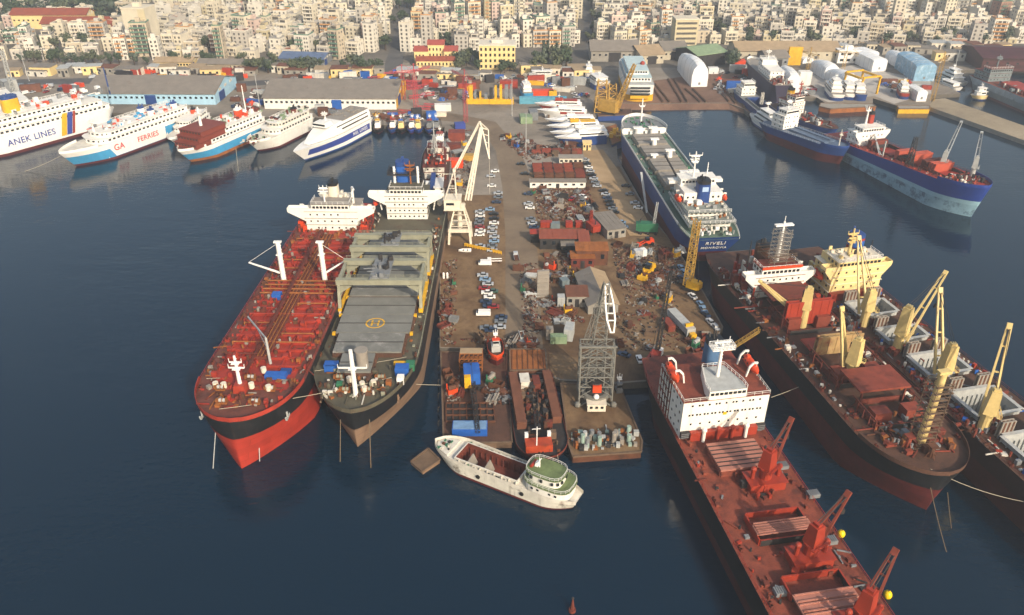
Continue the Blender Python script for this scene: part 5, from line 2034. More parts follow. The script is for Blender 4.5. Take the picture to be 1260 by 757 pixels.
# ================================================================ small craft
def workboat(name, label, bow, stern, B, D, hullm, housem, topm='red', mastm='clean', group=None, fenders=True, cat_='boat', deckm='rustdeck'):
    s = Ship(name, label, cat_, bow, stern, B, D, group, tb=.4, ts=.2, wst=.7, pdeck=(2.0, .6), pwl=(1.6, .9), rake=B * .25, over=.6)
    L = s.L
    s.hull([(D * .25, M['darkred']), (D, M[hullm])])
    s.deck(M[deckm], D - .05)
    s.bulwark(0, 1, .8, M[hullm], D)
    mb = MB().bx(-B * .28, B * .28, -L * .12, L * .2, D, D + 2.3)
    for sd in (-1, 1):
        windows_x(mb, -L * .1, L * .18, sd * (B * .28 + .03), D + 1.5, 3, .7, .7)
    s.part('cabin', mb, [M[housem], M['glass']])
    mb = MB().box((0, L * .1, D + 3.3), (B * .42, L * .14, 2.0), top=.85)
    windows(mb, -B * .18, B * .18, L * .1 + L * .068, D + 3.5, 3, .6, .7)
    mb.box((0, L * .1, D + 4.4), (B * .46, L * .17, .18), m=2)
    s.part('wheelhouse', mb, [M[housem], M['glass'], M[topm]])
    mast(s, 'mast', (0, L * .02, D + 2.3), 5.5, M[mastm], .18, cross=((.7, 1.4),))
    s.part('funnel', MB().cyl((0, -L * .07, D + 2.3), (0, -L * .07, D + 4.2), .55, .5, 8), M[topm])
    if fenders:
        for i in range(5):
            t = .15 + i * .17
            for sd in (-1, 1):
                x = sd * (s.half(t, .8) + .25)
                MB().cyl((x, s.yy(t, .8) - .25, D * .75), (x, s.yy(t, .8) + .25, D * .75), .5, .5, 8).build('tyre_fender', M['tyreblack'], s.root)
    return s


tugs = [(449, 'green', 'white', 'dark green tug with white cabin, first from the fast ferry'), (465, 'black', 'clean', 'black tug with white house and red top, second from fast ferry'),
        (481, 'navy', 'clean', 'navy tug with white house, third along the quay'), (494, 'black', 'creamhouse', 'black tug with cream house at the middle of the tug row'),
        (505, 'royal', 'clean', 'royal blue tug with white house in the tug row'), (515, 'navy', 'creamhouse', 'navy tug with cream house towards the pier corner'),
        (527, 'navy', 'steel', 'navy workboat with grey house, second from the pier corner'), (538, 'black', 'steel', 'black workboat with grey house nearest the pier corner')]
for i, (px, hm, hh, lab) in enumerate(tugs):
    p = W(px, 166, 0)
    q = W(px + 1, 156, 0)
    L = 17 + (i * 7 % 5)
    d = Vector((.12 if i % 2 else -.05, -1, 0)).normalized()
    workboat('tug_boat', lab, p, p - d * L, 6.0, 2.2, hm, hh, ('red', 'yellow', 'red', 'blue')[i % 4], group='tugs and workboats stern-to at the quay')
workboat('tug_boat', 'red and white tug moored at the pier side behind the grey naval ship', W(541, 185, 0), W(543, 168, 0), 8, 2.6, 'black', 'clean', 'red')
# grey naval ship behind the bulk carrier
S = Ship('naval_ship', 'grey ship with crowded deck and tall mast, stern towards the bulk carrier', 'ship',
         (-40, 418), (-36.5, 329), 15.5, 6.5, tb=.3, ts=.12, wst=.72, rake=4, over=3, pdeck=(1.9, .7))
S.hull([(1.5, M['darkred']), (6.5, M['grey'])])
S.deck(M['rustdeck'], 6.4)
S.rails(0, .95, M['palesteel'], 6.4)
top = crew_house(S, -5, 5, -10, 16, 6.4, 2, 2.7, 'dirtywhite', 'rustred', 6, wheelw=8)
S.part('stern_platform', MB().bx(-5.5, 5.5, -42, -24, 6.42, 6.6), M['warmgrey'])
S.part('deck_crane', MB().bar((-2.2, -24, 6.5), (-3.2, -36, 13), .7).box((-2.2, -23, 8), (2.2, 2.2, 3)), M['clean'])
S.part('aft_house', MB().bx(1.0, 4.8, -30, -18, 6.5, 9.2).bx(.6, 5.2, -30.5, -17.5, 9.2, 9.4), M['white'])
S.part('deck_locker', MB().bx(-1, 1.2, -28, -14, 6.5, 10.5), M['navy'])
mb = MB().cyl((0, 4, top), (0, 4, top + 15), .5, .2, 8)
for k in range(4):
    mb.bar((-2.5 + k * .5, 4, top + 3 + k * 2.6), (2.5 - k * .5, 4, top + 3 + k * 2.6), .2)
mb.lattice((0, 4, top), (0, 4, top + 8), 3, 1.2, 4, .2)
S.part('radar_mast', mb, M['palesteel'])
q = PB()
clutter(q, -5.8, 5.8, -34, 34, 6.5, 90, 6, .5, 2, 3)
clutter(q, -4, 4, -8, 14, top - 2.6, 40, 6, .4, 1.6, 2.4)
q.build('deck_gear', [M['dirtywhite'], M['rustred'], M['steel'], M['palesteel'], M['orange'], M['darksteel']], S.root)
# white coaster at the front, its green-roofed house at the stern
S = Ship('coaster', 'small worn white coaster with green-topped wheelhouse and rusty open hold', 'cargo boat',
         W(536, 549, 2.5), W(712, 617, 2.2), 9.6, 3.6, tb=.22, ts=.2, wst=.5, pdeck=(2.0, .65), pwl=(1.6, .9), rake=2.2, over=1.2, trim=.6)
SC = S
L = S.L
S.hull([(.7, M['darkred']), (3.6, mat('worn_white_hull', '#cfcabb', .65, .2, .3, rust=.45, streak=.75, rustcol='#4b3a2c'))])
deck_with_holes(S, M['dirtywhite'], 3.5, [(-L * .13, L * .3, 3.3)])
S.bulwark(0, 1, 1.1, M['dirtywhite'], 3.6)
hatch(S, -L * .13, L * .3, 6.6, 3.5, 1.3, 'rust', 'dirtywhite', 'open', holdm='rustred', depth=2.6)
for k in (.2, .08):
    S.part('hold_frame', MB().add([(-3, L * k, 1), (1.2, L * k, 1), (.6, L * k + 1, 4.4), (-3, L * k + .6, 4.4), (-3, L * k + .3, 1), (1.2, L * k + .3, 1), (.6, L * k + 1.3, 4.4), (-3, L * k + .9, 4.4)],
                                  [(0, 1, 2, 3), (7, 6, 5, 4), (0, 4, 5, 1), (1, 5, 6, 2), (2, 6, 7, 3), (3, 7, 4, 0)]), M['warmgrey'])
S.part('forecastle', MB().prism([(-3.6, L * .36), (3.6, L * .36), (2.2, L * .45), (0, L * .48), (-2.2, L * .45)], 3.5, 4.6), M['dirtywhite'])


def oval(a, b, w_, n=20):
    return [(w_ / 2 * math.copysign(abs(math.cos(t)) ** .6, math.cos(t)), (a + b) / 2 + (b - a) / 2 * math.copysign(abs(math.sin(t)) ** .6, math.sin(t))) for t in [2 * PI * i / n for i in range(n)]]


mb = MB()
mb.prism(oval(-L * .46, -L * .17, 8.6), 3.5, 6.2, 0)
mb.prism(oval(-L * .47, -L * .16, 9.2), 6.2, 6.4, 2)
mb.prism(oval(-L * .40, -L * .18, 6.6), 6.4, 8.8, 0)
mb.prism(oval(-L * .41, -L * .165, 7.4), 8.8, 9.0, 2)
for i in range(14):
    t = 2 * PI * i / 14
    mb.box((3.3 * math.copysign(abs(math.cos(t)) ** .6, math.cos(t)) * 1.01, -L * .29 + L * .11 * math.copysign(abs(math.sin(t)) ** .6, math.sin(t)) * 1.01, 7.8), (.7, .7, .75), t, 1)
for sd in (-1, 1):
    windows_x(mb, -L * .41, -L * .22, sd * 4.22, 5.1, 5, .7, .6)
S.part('wheelhouse', mb, [M['white'], M['glass'], mat('moss_green_roof', '#66744a', .75, .3, .5, rust=.2, rustcol='#8a8a60')])
o = oval(-L * .405, -L * .17, 7.2)
S.part('railing', MB().rail([(x, y, 9.0) for x, y in o + [o[0]]], 1.0, .08, 1.4), M['clean'])
o = oval(-L * .465, -L * .165, 9.0)
S.part('railing', MB().rail([(x, y, 6.4) for x, y in o + [o[0]]], 1.0, .08, 1.4), M['clean'])
mb = MB().cyl((0, -L * .24, 9), (0, -L * .24, 12), .2, .15, 6)
mb.bar((-1.2, -L * .24, 11), (1.2, -L * .24, 11), .15)
mb.box((0, -L * .24 + .6, 10), (1.6, .9, 1.2), top=.7)
S.part('radar_mast', mb, M['clean'])
S.part('life_raft', MB().cyl((-1.4, -L * .2, 9.5), (1.4, -L * .2, 9.5), .45, n=8), M['red'])
q = PB()
for sd in (-1, 1):
    clutter(q, sd * 4.1 - .3, sd * 4.1 + .3, -L * .1, L * .34, 3.6, 22, 4, .2, .6, .8)
clutter(q, -2.5, 2.5, L * .37, L * .45, 4.6, 10, 4, .3, .9, .8)
q.build('deck_gear', [M['green'], M['rust'], M['dirtywhite'], M['darksteel']], S.root)
for sd in (-1, 1):
    for i in range(7):
        y = -L * .38 + i * L * .1
        t = (y + L / 2) / L
        x = sd * (S.half(t, .6) + .15)
        if i % 3 == 2:
            MB().cyl((x - .15, y, 2.4), (x + .15, y, 2.4), .6, .6, 12).build('tyre_fender', M['tyreblack'], S.root)
# ================================================================ the pier
QT = QZ + .03


def ring_dir(a, b):
    d = b - a
    return math.atan2(-d.x, d.y)


# ---- floating pontoons and barge at the pier head
def pontoon(name, label, pts, ztop, side, top, draft=2.5, parts=None):
    ps = PX(pts, ztop)
    c = sum(ps, Vector()) / len(ps)
    r = thing(name, label, 'pontoon', (c.x, c.y, 0))
    q = [(p.x - c.x, p.y - c.y) for p in ps]
    MB().prism(q, -draft, ztop, 0, 1).build('hull', [side, top], r)
    n = len(q)
    mb = MB()
    for i in range(n):
        a, b = Vector((*q[i], ztop)), Vector((*q[(i + 1) % n], ztop))
        mb.bar(a, b, .5, .5)
    mb.build('edge_fender', M['timber'], r)
    return r, c


r, c = pontoon('work_pontoon', 'rusty work pontoon with open gridded hold at the pier head', [(542.5, 433), (625, 434.5), (630, 544), (546, 546)], 2.2, M['brownhull'], M['rustdeck'])
h = [W(x, y, 2.2) - c for x, y in ((549, 520), (609, 520), (607, 497), (549, 497))]
MB().prism([(p.x, p.y) for p in h], 2.2, 2.24).build('hold', M['hold'], r)
mb = MB()
for i in range(8):
    f = i / 7
    mb.bar(h[0].lerp(h[1], f) + UP * 2.5, h[3].lerp(h[2], f) + UP * 2.5, .35, .6)
for i in range(4):
    f = i / 3
    mb.bar(h[0].lerp(h[3], f) + UP * 2.6, h[1].lerp(h[2], f) + UP * 2.6, .35, .6)
mb.build('hold_grid', M['rust'], r)
t = thing('container', 'blue open container on the work pontoon edge', 'container', W(578, 537, 2.25))
mb = MB().bx(-5.0, 5.0, 0, 4.2, 0, 2.4)
for i in range(16):
    mb.bx(-4.9 + i * .62, -4.7 + i * .62, -.08, 0, .1, 2.3)
mb.build('shell', M['blue'], t)
MB().bx(-4.8, 4.8, .2, 4.0, 2.41, 2.5).build('lid', mat('worn_blue_sheet', '#6f8fb0', .6, .3, .5, rust=.4, rustcol='#39618f'), t)


def lattice_crane(name, label, base, body, cab, tip, w0, m, mboom, rail=True, foot=None, w1=.7, n=12, crawler=True, cat_='crane', rz=None, t=.22):
    base = Vector(base)
    tip = Vector(tip)
    d = Vector((tip.x - base.x, tip.y - base.y, 0))
    rz = math.atan2(-d.x, d.y) if rz is None else rz
    r = thing(name, label, cat_, base, rz)
    mb = MB()
    if crawler:
        for sx in (-1, 1):
            mb.bx(sx * body[0] * .42 - .5, sx * body[0] * .42 + .5, -body[1] * .55, body[1] * .55, 0, 1.1)
        mb.bx(-body[0] * .35, body[0] * .35, -body[1] * .35, body[1] * .35, .6, 1.3)
    else:
        for sx in (-1, 1):
            for k in range(3):
                mb.cyl((sx * body[0] * .5 - .2, -body[1] * .45 + k * body[1] * .45, .7), (sx * body[0] * .5 + .2, -body[1] * .45 + k * body[1] * .45, .7), .7, n=10)
        mb.bx(-body[0] * .45, body[0] * .45, -body[1] * .7, body[1] * .6, .8, 1.4)
    mb.build('undercarriage', M['darksteel'], r)
    mb = MB().bx(-body[0] / 2, body[0] / 2, -body[1] * .6, body[1] * .3, 1.4, 1.4 + body[2])
    mb.bx(-body[0] / 2 + .2, body[0] / 2 - .2, -body[1] * .75, -body[1] * .6, 1.6, 1.2 + body[2])
    mb.bx(body[0] * .1, body[0] * .5, body[1] * .3, body[1] * .58, 1.5, 1.3 + body[2], m=1)
    mb.build('machine_house', [m, cab], r)
    loc = Matrix.Rotation(-rz, 4, 'Z') @ (tip - base)
    p0 = V3(0, body[1] * .3, 1.8)
    bm_ = MB()
    bm_.lattice(p0, loc, w0, w1, n, t)
    b = bm_.build('boom', mboom, r)
    MB().cyl(loc, V3(0, -body[1] * .5, 1.4 + body[2] + 1.5), .06, n=4).bar(V3(0, -body[1] * .5, 1.4 + body[2]), V3(0, -body[1] * .5, 3 + body[2]), .3).cyl(loc, loc - UP * min(6, loc.z * .4), .06, n=4).build('hoist_wire', M['darksteel'], r)
    return r


lattice_crane('crawler_crane', 'blue and yellow crawler crane on the work pontoon, boom lowered towards the water', W(581, 474, 2.25), (5, 6, 4.2), M['yellow'], W(588, 531, 4.6), 1.7, M['blue'], M['darksteel'], w1=1.0)
# rusty frame module
def frame_module(name, label, p, w_, d_, h_, m, mtop, rz=0, nx=5, levels=3, cat_='steel frame'):
    r = thing(name, label, cat_, p, rz)
    mb = MB()
    for i in range(nx + 1):
        for j in (0, .5, 1):
            x = -w_ / 2 + w_ * i / nx
            mb.bar((x, -d_ / 2 + d_ * j, 0), (x, -d_ / 2 + d_ * j, h_), .3)
    for k in range(levels):
        z = h_ * (k + 1) / levels
        for j in (0, .5, 1):
            mb.bar((-w_ / 2, -d_ / 2 + d_ * j, z), (w_ / 2, -d_ / 2 + d_ * j, z), .3)
        for i in range(nx + 1):
            x = -w_ / 2 + w_ * i / nx
            mb.bar((x, -d_ / 2, z), (x, d_ / 2, z), .25)
    mb.build('frame', m, r)
    if mtop:
        MB().bx(-w_ / 2, w_ / 2, 0, d_ / 2, h_ + .16, h_ + .3).build('top_plate', mtop, r)
    return r


frame_module('rusted_module', 'orange-rusty steel frame block with tan top plate near the work pontoon', W(580, 450, 2.25), 7.2, 6, 4.6, M['orangerust'], M['rooftan'])
# barge with two long rusty side walls
S = Ship('barge', 'dark barge with two long rust-brown side walls and red-orange box at its rounded end', 'barge', W(671, 572, 1), W(650, 462, 2), 15, 2.6,
         tb=.22, ts=.05, wst=.95, pdeck=(2.2, .6), pwl=(1.8, .8), rake=1, over=.5)
S.hull([(.8, M['darkred']), (2.6, M['black'])])
S.deck(M['darksteel'], 2.55)
S.bulwark(0, 1, .7, M['rustred'], 2.6)
for x0, x1, y0, y1 in ((-6.8, -4.2, -S.L * .46, S.L * .12), (3.6, 6.4, -S.L * .46, S.L * .16)):
    mb = MB().bx(x0, x1, y0, y1, 2.5, 5.0)
    n = 9
    for i in range(n):
        y = y0 + (y1 - y0) * (i + .5) / n
        for x in (x0 - .12, x1 + .12):
            mb.bx(x - .1, x + .1, y - .12, y + .12, 2.6, 4.8)
    S.part('side_wall', mb, M['roofbrown'])
mb = MB().bx(-2.5, 5.0, S.L * .33, S.L * .42, 2.6, 5.0)
S.part('engine_box', mb, mat('worn_orange_red', '#a8401f', .6, .3, .4, rust=.4))
for x in (-2.0, 4.4):
    MB().box((x, S.L * .31, 4.4), (1.0, 1.0, 3.6)).build('vent_trunk', M['clean'], S.root)
S.part('signal_mast', MB().cyl((2.0, S.L * .41, 2.6), (2.0, S.L * .41, 11.5), .2, .15, 6).bar((1.0, S.L * .41, 10.8), (3.4, S.L * .41, 10.8), .15), M['clean'])
q = PB()
clutter(q, -3.8, 3.2, -S.L * .42, S.L * .3, 2.6, 90, 6, .4, 2.0, 2.6)
clutter(q, -4.5, 4.5, S.L * .3, S.L * .44, 2.6, 20, 6, .3, 1.2, 1.4)
q.build('deck_gear', [M['darksteel'], M['rust'], M['rustred'], M['rust'], M['darksteel'], M['timber']], S.root)
S.part('lattice_boom', MB().lattice((-.5, -S.L * .2, 3.5), (1.2, S.L * .3, 5.2), 1.5, .9, 10, .2), M['darksteel'])
S.part('cabin', MB().bx(.6, 3.2, -S.L * .40, -S.L * .3, 2.6, 5.6).bx(.4, 3.4, -S.L * .41, -S.L * .29, 5.6, 5.75), M['dirtywhite'])
S.part('winch_house', MB().bx(-2.8, -.6, -S.L * .40, -S.L * .28, 2.6, 5.0), M['rustred'])
r, c = pontoon('rusty_pontoon', 'rust-topped pontoon between the pier road end and dark barge', [(627, 430), (671, 430), (673, 455), (628, 456)], 3.4, M['rust'], M['orangerust'])
mb = MB()
for i in range(9):
    for j in range(3):
        x = -7 + i * 1.7
        mb.bx(x, x + .2, -6, 6, 3.42, 3.6) if j == 0 else None
mb.build('deck_rib', M['rust'], r)
# derrick pontoon, clutter on its seaward edge
r, c = pontoon('crane_pontoon', 'wide rusty pontoon under the grey lattice derrick, machinery lined along its outer edge', [(690, 472), (762, 474), (790, 543), (789, 556), (705, 562), (700, 548)], 2.3, M['rust'], G_dirt)
q = PB()
a0, a1 = W(705, 552, 2.3) - c, W(785, 545, 2.3) - c
for i in range(85):
    p = a0.lerp(a1, R.random()) + V3(0, R.uniform(-1.2, 5.5), 0)
    clutter(q, p.x, p.x, p.y, p.y, 2.3, 1, 7, .6, 1.5, 2.0)
for i in range(14):
    p = a0.lerp(a1, .1 + .88 * R.random()) + V3(0, R.uniform(0, 4), 0)
    hh = R.uniform(2.4, 4.2)
    q.p.append(('tall_tank', MB().cyl((p.x, p.y, 2.3), (p.x, p.y, 2.3 + hh), .7, .6, 10), 9, R.choice((2, 3, 4, 6))))
q.build('edge_gear', [M['rust'], M['orangerust'], M['palesteel'], M['steel'], mat('pale_green_tank', '#8fa396', .6, .2, .5, rust=.2), M['darksteel'], M['warmgrey']], r)
# ---- the derrick
b0 = W(731, 490, 2.3)
r = thing('lattice_derrick', 'tall grey lattice derrick with white jib section standing on the pontoon beside the quay', 'crane', b0)
gm = mat('derrick_grey', '#75736b', .6, .25, .5, rust=.3, streak=.3, rustcol='#5d4a38')
mb = MB()
tops = []
for sx in (-1, 1):
    for sy in (-1, 1):
        mb.bar((sx * 4.9, sy * 4.0, 0), (sx * 5.0, sy * 2.2, 20), .36)
for k in range(6):
    z0, z1 = k * 20 / 6, (k + 1) * 20 / 6
    for sy in (-1, 1):
        y0 = sy * (4.0 - 1.8 * k / 6)
        y1 = sy * (4.0 - 1.8 * (k + 1) / 6)
        mb.bar((-4.9, y1, z1), (4.9, y1, z1), .3)
        mb.bar((-4.9, y0, z0), (0, y1, z1), .18)
        mb.bar((4.9, y0, z0), (0, y1, z1), .18)
    for sx in (-1, 1):
        mb.bar((sx * 4.9, -4.0 + 1.8 * k / 6, z0), (sx * 4.9, 4.0 - 1.8 * (k + 1) / 6, z1), .25)
        mb.bar((sx * 4.9, -4 + 1.8 * (k + 1) / 6, z1), (sx * 4.9, 4 - 1.8 * (k + 1) / 6, z1), .25)
for k in range(9):
    z0, z1 = k * 20 / 9, (k + 1) * 20 / 9
    s0 = 1 if k % 2 else -1
    mb.bar((-4.9 * s0, 0, z0), (4.9 * s0, 0, z1), .16)
    mb.bar((0, -3.2 + .15 * k, z0), (0, 3.2 - .15 * k, z1), .16)
    mb.bar((-4.9, -3.2 + .15 * k, z0), (4.9, 3.2 - .15 * k, z1), .14)
mb.box((0, -2.2, 20.2), (11, .6, .5))
mb.build('lattice_tower', gm, r)
MB().lattice((-.5, 0, 6), (2.6, 8, 36), 5.5, 1.6, 13, .26).build('main_jib', gm, r)
MB().lattice((-3, 3, 18), (2.0, 8, 35.5), 1.5, .8, 9, .15).build('back_stay', gm, r)
a, b = V3(2.6, 7.6, 35.5), V3(4.3, 2.0, 22.5)
mb = MB()
for sx in (-1, 1):
    mb.bar(a + V3(sx * .5, 0, 0), a.lerp(b, .4) + V3(sx * 1.15, 0, 0), .45)
    mb.bar(a.lerp(b, .4) + V3(sx * 1.15, 0, 0), a.lerp(b, .75) + V3(sx * 1.2, 0, 0), .45)
    mb.bar(a.lerp(b, .75) + V3(sx * 1.2, 0, 0), b + V3(sx * .5, 0, 0), .45)
for k in (0, .2, .4, .6, .75, 1):
    w_ = 1.15 if .3 < k < .8 else .7
    mb.bar(a.lerp(b, k) - V3(w_, 0, 0), a.lerp(b, k) + V3(w_, 0, 0), .3)
mb.build('white_jib', M['clean'], r)
mb = MB()
mb.cyl((0, -1.5, 2.4), (0, -1.5, 4.0), 4.2, 4.2, 20)
mb.cyl((0, -1.5, 4.0), (0, -1.5, 8.0), 3.0, 2.2, 20, m=1)
mb.build('slewing_ring', [gm, M['darksteel']], r, True)
MB().box((.2, -3.6, 6.4), (2.6, 1.4, 2.4)).build('motor_housing', M['orange'], r)
mb = MB().box((0, -6.2, 1.9), (5.4, 2.6, 2.4))
mb.box((0, -6.2, 3.2), (5.8, 3.0, .2))
windows(mb, -2.4, 2.4, -7.53, 2.2, 3, .8, .8)
mb.build('operator_cabin', [M['palecream'], M['glass']], r)
for sx in (-1, 1):
    MB().bar((sx * 4.6, -4.2, .4), (0, -5.2, 4.6), .4).ball((sx * 5.4, -4.6, 1.1), 1.0, 8, 5).build('counterweight_arm', gm, r)
MB().ball((0, -4.9, 4.2), .9, 10, 6).build('sheave_cover', M['clean'], r)

# ---- cream portal crane on the west quay
p0 = W(566, 301, QT)
r = thing('portal_crane', 'cream level-luffing portal crane on the west quay with double jib', 'crane', p0)


def L_(px, py, z):
    return W(px, py, z) - p0


mb = MB()
for sx in (-1, 1):
    for sy in (-1, 1):
        mb.bar((sx * 4.6, sy * 4 + 4, 0), (sx * 4.2, sy * 3.6 + 4, 6.0), .9)
        mb.bar((sx * 4.2, sy * 3.6 + 4, 6.0), (sx * 1.9, sy * 1.8 + 4, 15), .55)
    mb.bx(sx * 4.2 - .6, sx * 4.2 + .6, 0, 8, 5.5, 6.8)
for y in (.4, 7.6):
    mb.bx(-4.6, 4.6, y - .6, y + .6, 5.5, 6.9)
for k in range(3):
    z = 8 + k * 2.4
    w_ = 4.0 - (z - 6) / 9 * 2.2
    for y in (4 - w_, 4 + w_):
        mb.bar((-w_, y, z), (w_, y, z), .25)
    for x in (-w_, w_):
        mb.bar((x, 4 - w_, z), (x, 4 + w_, z), .25)
mb.build('portal', M['palecream'], r)
MB().cyl((0, 4, 6), (0, 4, 15), 1.1, .9, 10).build('centre_pivot', M['palecream'], r)
mb = MB().bx(-6.2, 2.4, .5, 7.5, 15, 15.4).bx(-6, .8, 1, 7, 15.4, 19.6).bx(-6.3, 1.1, .7, 7.3, 19.6, 19.8)
windows(mb, -5.5, -1.5, .97, 17.8, 1, 3.2, 1.0)
mb.bx(.9, 2.4, 1, 3, 15.4, 17.6)
mb.build('machine_house', [M['palecream'], M['glass']], r)
jf, jt = L_(576, 247, 17), L_(592.5, 157, 42)
ap = L_(559, 209, 29)
rt = L_(590, 150, 43.5)
fe = L_(602, 196, 30)
mb = MB()
sd = V3(1.1, 0, 0)
for sx in (-1, 1):
    mb.bar(jf + V3(sx * 1.2, 0, 0), jt + V3(sx * .5, 0, 0), .55)
for k in range(1, 10):
    a, b = jf.lerp(jt, k / 10), jf.lerp(jt, (k + .8) / 10)
    w_ = 1.2 - .07 * k
    mb.bar(a - V3(w_, 0, 0), a + V3(w_, 0, 0), .2)
    mb.bar(a - V3(w_, 0, 0), b + V3(w_, 0, 0), .18)
mb.bar(jf, jt, .8, .5)
mb.build('main_jib', M['palecream'], r)
mb = MB()
mb.bar(ap, rt, .55)
mb.bar(ap + V3(1, 1, 0), rt + V3(.5, .5, 0), .3)
mb.build('tie_bar', M['palecream'], r)
mb = MB()
mb.bar(rt, jt, .7)
mb.bar(rt, L_(601, 160, 41), .4)
mb.bar(jt, fe, .55)
mb.bar(L_(601, 160, 41), fe, .4)
for k in (.2, .45, .7):
    mb.bar(jt.lerp(fe, k), L_(601, 160, 41).lerp(fe, k), .25)
mb.bar(jt, L_(601, 160, 41), .35)
mb.cyl(fe, fe - UP * 16, .06, n=4)
mb.build('fly_jib', M['palecream'], r)
mb = MB()
for q_ in (V3(-5.5, 2, 19.8), V3(-1, 2, 19.8), V3(-5.5, 6, 19.8), V3(-1, 6, 19.8)):
    mb.bar(q_, ap, .35)
for k in (.35, .65):
    a = [q_.lerp(ap, k) for q_ in (V3(-5.5, 2, 19.8), V3(-1, 2, 19.8), V3(-1, 6, 19.8), V3(-5.5, 6, 19.8))]
    for i in range(4):
        mb.bar(a[i], a[(i + 1) % 4], .2)
mb.box(ap, (1.2, 2.0, 1.0))
mb.build('a_frame', M['palecream'], r)
# yellow barrier of the portal crane's rail track
t = thing('barrier_fence', 'low yellow barrier running from portal crane legs to the road', 'fence', W(600, 308, QT))
a, b = W(572, 303, QT) - t.location, W(617, 313, QT) - t.location
MB().rail([a, b], 1.3, .28, 1.2).bar(a + UP * .6, b + UP * .6, .1, .7).build('barrier', M['yellow'], t)

# ---- other cranes on the pier
lattice_crane('lattice_boom_crane', 'crane with upright yellow lattice boom standing under the blue ship stern', W(850, 357, QT), (3.4, 5, 2.8), M['palecream'], W(858, 271, 31), 2.6, M['yellow'], M['ochre'], w1=1.9, n=14, t=.3)
lattice_crane('mobile_crane', 'red mobile crane with long dark boom near the outer quay edge', W(804, 447, QT), (3.0, 8, 2.4), M['clean'], W(826, 333, 33), 1.3, M['red'], M['darksteel'], crawler=False, w1=.8)
a = W(804, 447, QT)
lattice_crane('mobile_crane', 'green mobile crane with pale boom beside the blue ship', W(797, 287, QT), (3.6, 7, 3.6), M['green'], W(809, 249, 17), 1.1, M['green'], M['palesteel'], crawler=False, w1=.7)
lattice_crane('crawler_crane', 'bright red crawler crane among the sheds', W(728, 285, QT), (4.2, 6, 3.2), M['red'], W(728, 259, 12), 1.4, M['red'], M['red'], w1=.8, n=7)


def tower_crane(label, px, py, h_, jl, rz, m, name='tower_crane', cj=8):
    r = thing(name, label, 'crane', W(px, py, QT), rz)
    MB().lattice((0, 0, 0), (0, 0, h_), 2.0, 1.8, max(5, int(h_ / 3.4)), .17).build('tower', m, r)
    MB().lattice((0, -cj, h_ + .5), (0, jl, h_ + .5), 1.2, .8, max(5, int(jl / 2.8)), .13).bar((0, 0, h_), (0, 0, h_ + 5), .4).cyl((0, 0, h_ + 5), (0, jl * .7, h_ + 1), .08, n=4).cyl((0, 0, h_ + 5), (0, -cj, h_ + 1), .08, n=4).build('jib', m, r)
    MB().box((0, -cj + 1.5, h_ - .6), (2, 2.4, 1.6)).build('counterweight', M['concrete'], r)
    MB().box((1.4, 1.2, h_ - 1), (1.4, 1.6, 2)).build('cab', M['dirtywhite'], r)
    return r


redl = mat('red_lattice_paint', '#b8444a', .55, .2, .5)
tower_crane('red tower crane behind the corner of the pier and the quay', 573, 150, 26, 18, .5, redl)
tower_crane('tall red crane beside the yellow-gabled warehouse', 512, 132, 22, 14, -.7, redl)
tower_crane('red crane behind the roof of the yellow-gabled warehouse', 497, 122, 17, 12, 1.9, redl)
tower_crane('rust-brown lattice tower crane where the jetty leaves the yard', 1147, 124, 26, 10, 2.4, M['ochre'])
tower_crane('slim tan tower crane between the wrapped yachts and long shed', 1036, 92, 15, 8, 1.1, M['ochre'])
tower_crane('slim brown tower crane left of the wrapped yachts', 991, 100, 18, 8, .4, M['ochre'])


def lamp_mast(label, px, py, h_):
    r = thing('light_mast', label, 'mast', W(px, py, QT))
    MB().cyl((0, 0, 0), (0, 0, h_), .28, .14, 8).build('pole', M['palesteel'], r)
    MB().box((0, 0, h_), (2.2, .5, .4)).build('lamp_head', M['steel'], r)


for px, py, h_, lab in ((647, 189, 22, 'pale lighting mast between pier road and scrap rows'), (630, 143, 24, 'pale lighting mast behind the yellow machinery'),
                        (1172, 94, 18, 'pale mast behind the yacht in the far basin'), (320, 132, 20, 'pale mast at the gap between warehouses'), (36, 100, 22, 'pale mast near the harbour crane')):
    lamp_mast(lab, px, py, h_)


def boom_section(label, px, py, L, rz):
    o = MB().lattice((-L / 2, 0, 1.2), (L / 2, 0, 1.2), 1.8, 1.8, int(L / 2.2), .18).build('crane_boom', redl, loc=W(px, py, QT), rz=rz)
    tag(o, label, 'crane boom', 'red lattice boom sections stored on the quay')


for i in range(11):
    boom_section('red lattice boom section stored on the quay near the yellow gable', 450 + R.uniform(0, 70), 96 + R.uniform(0, 14), R.uniform(8, 18), R.uniform(-.5, .5))
for i in range(5):
    boom_section('red lattice boom section lying by the red tower crane at the pier corner', 500 + R.uniform(0, 30), 118 + R.uniform(0, 24), R.uniform(6, 12), R.uniform(-.8, .8))


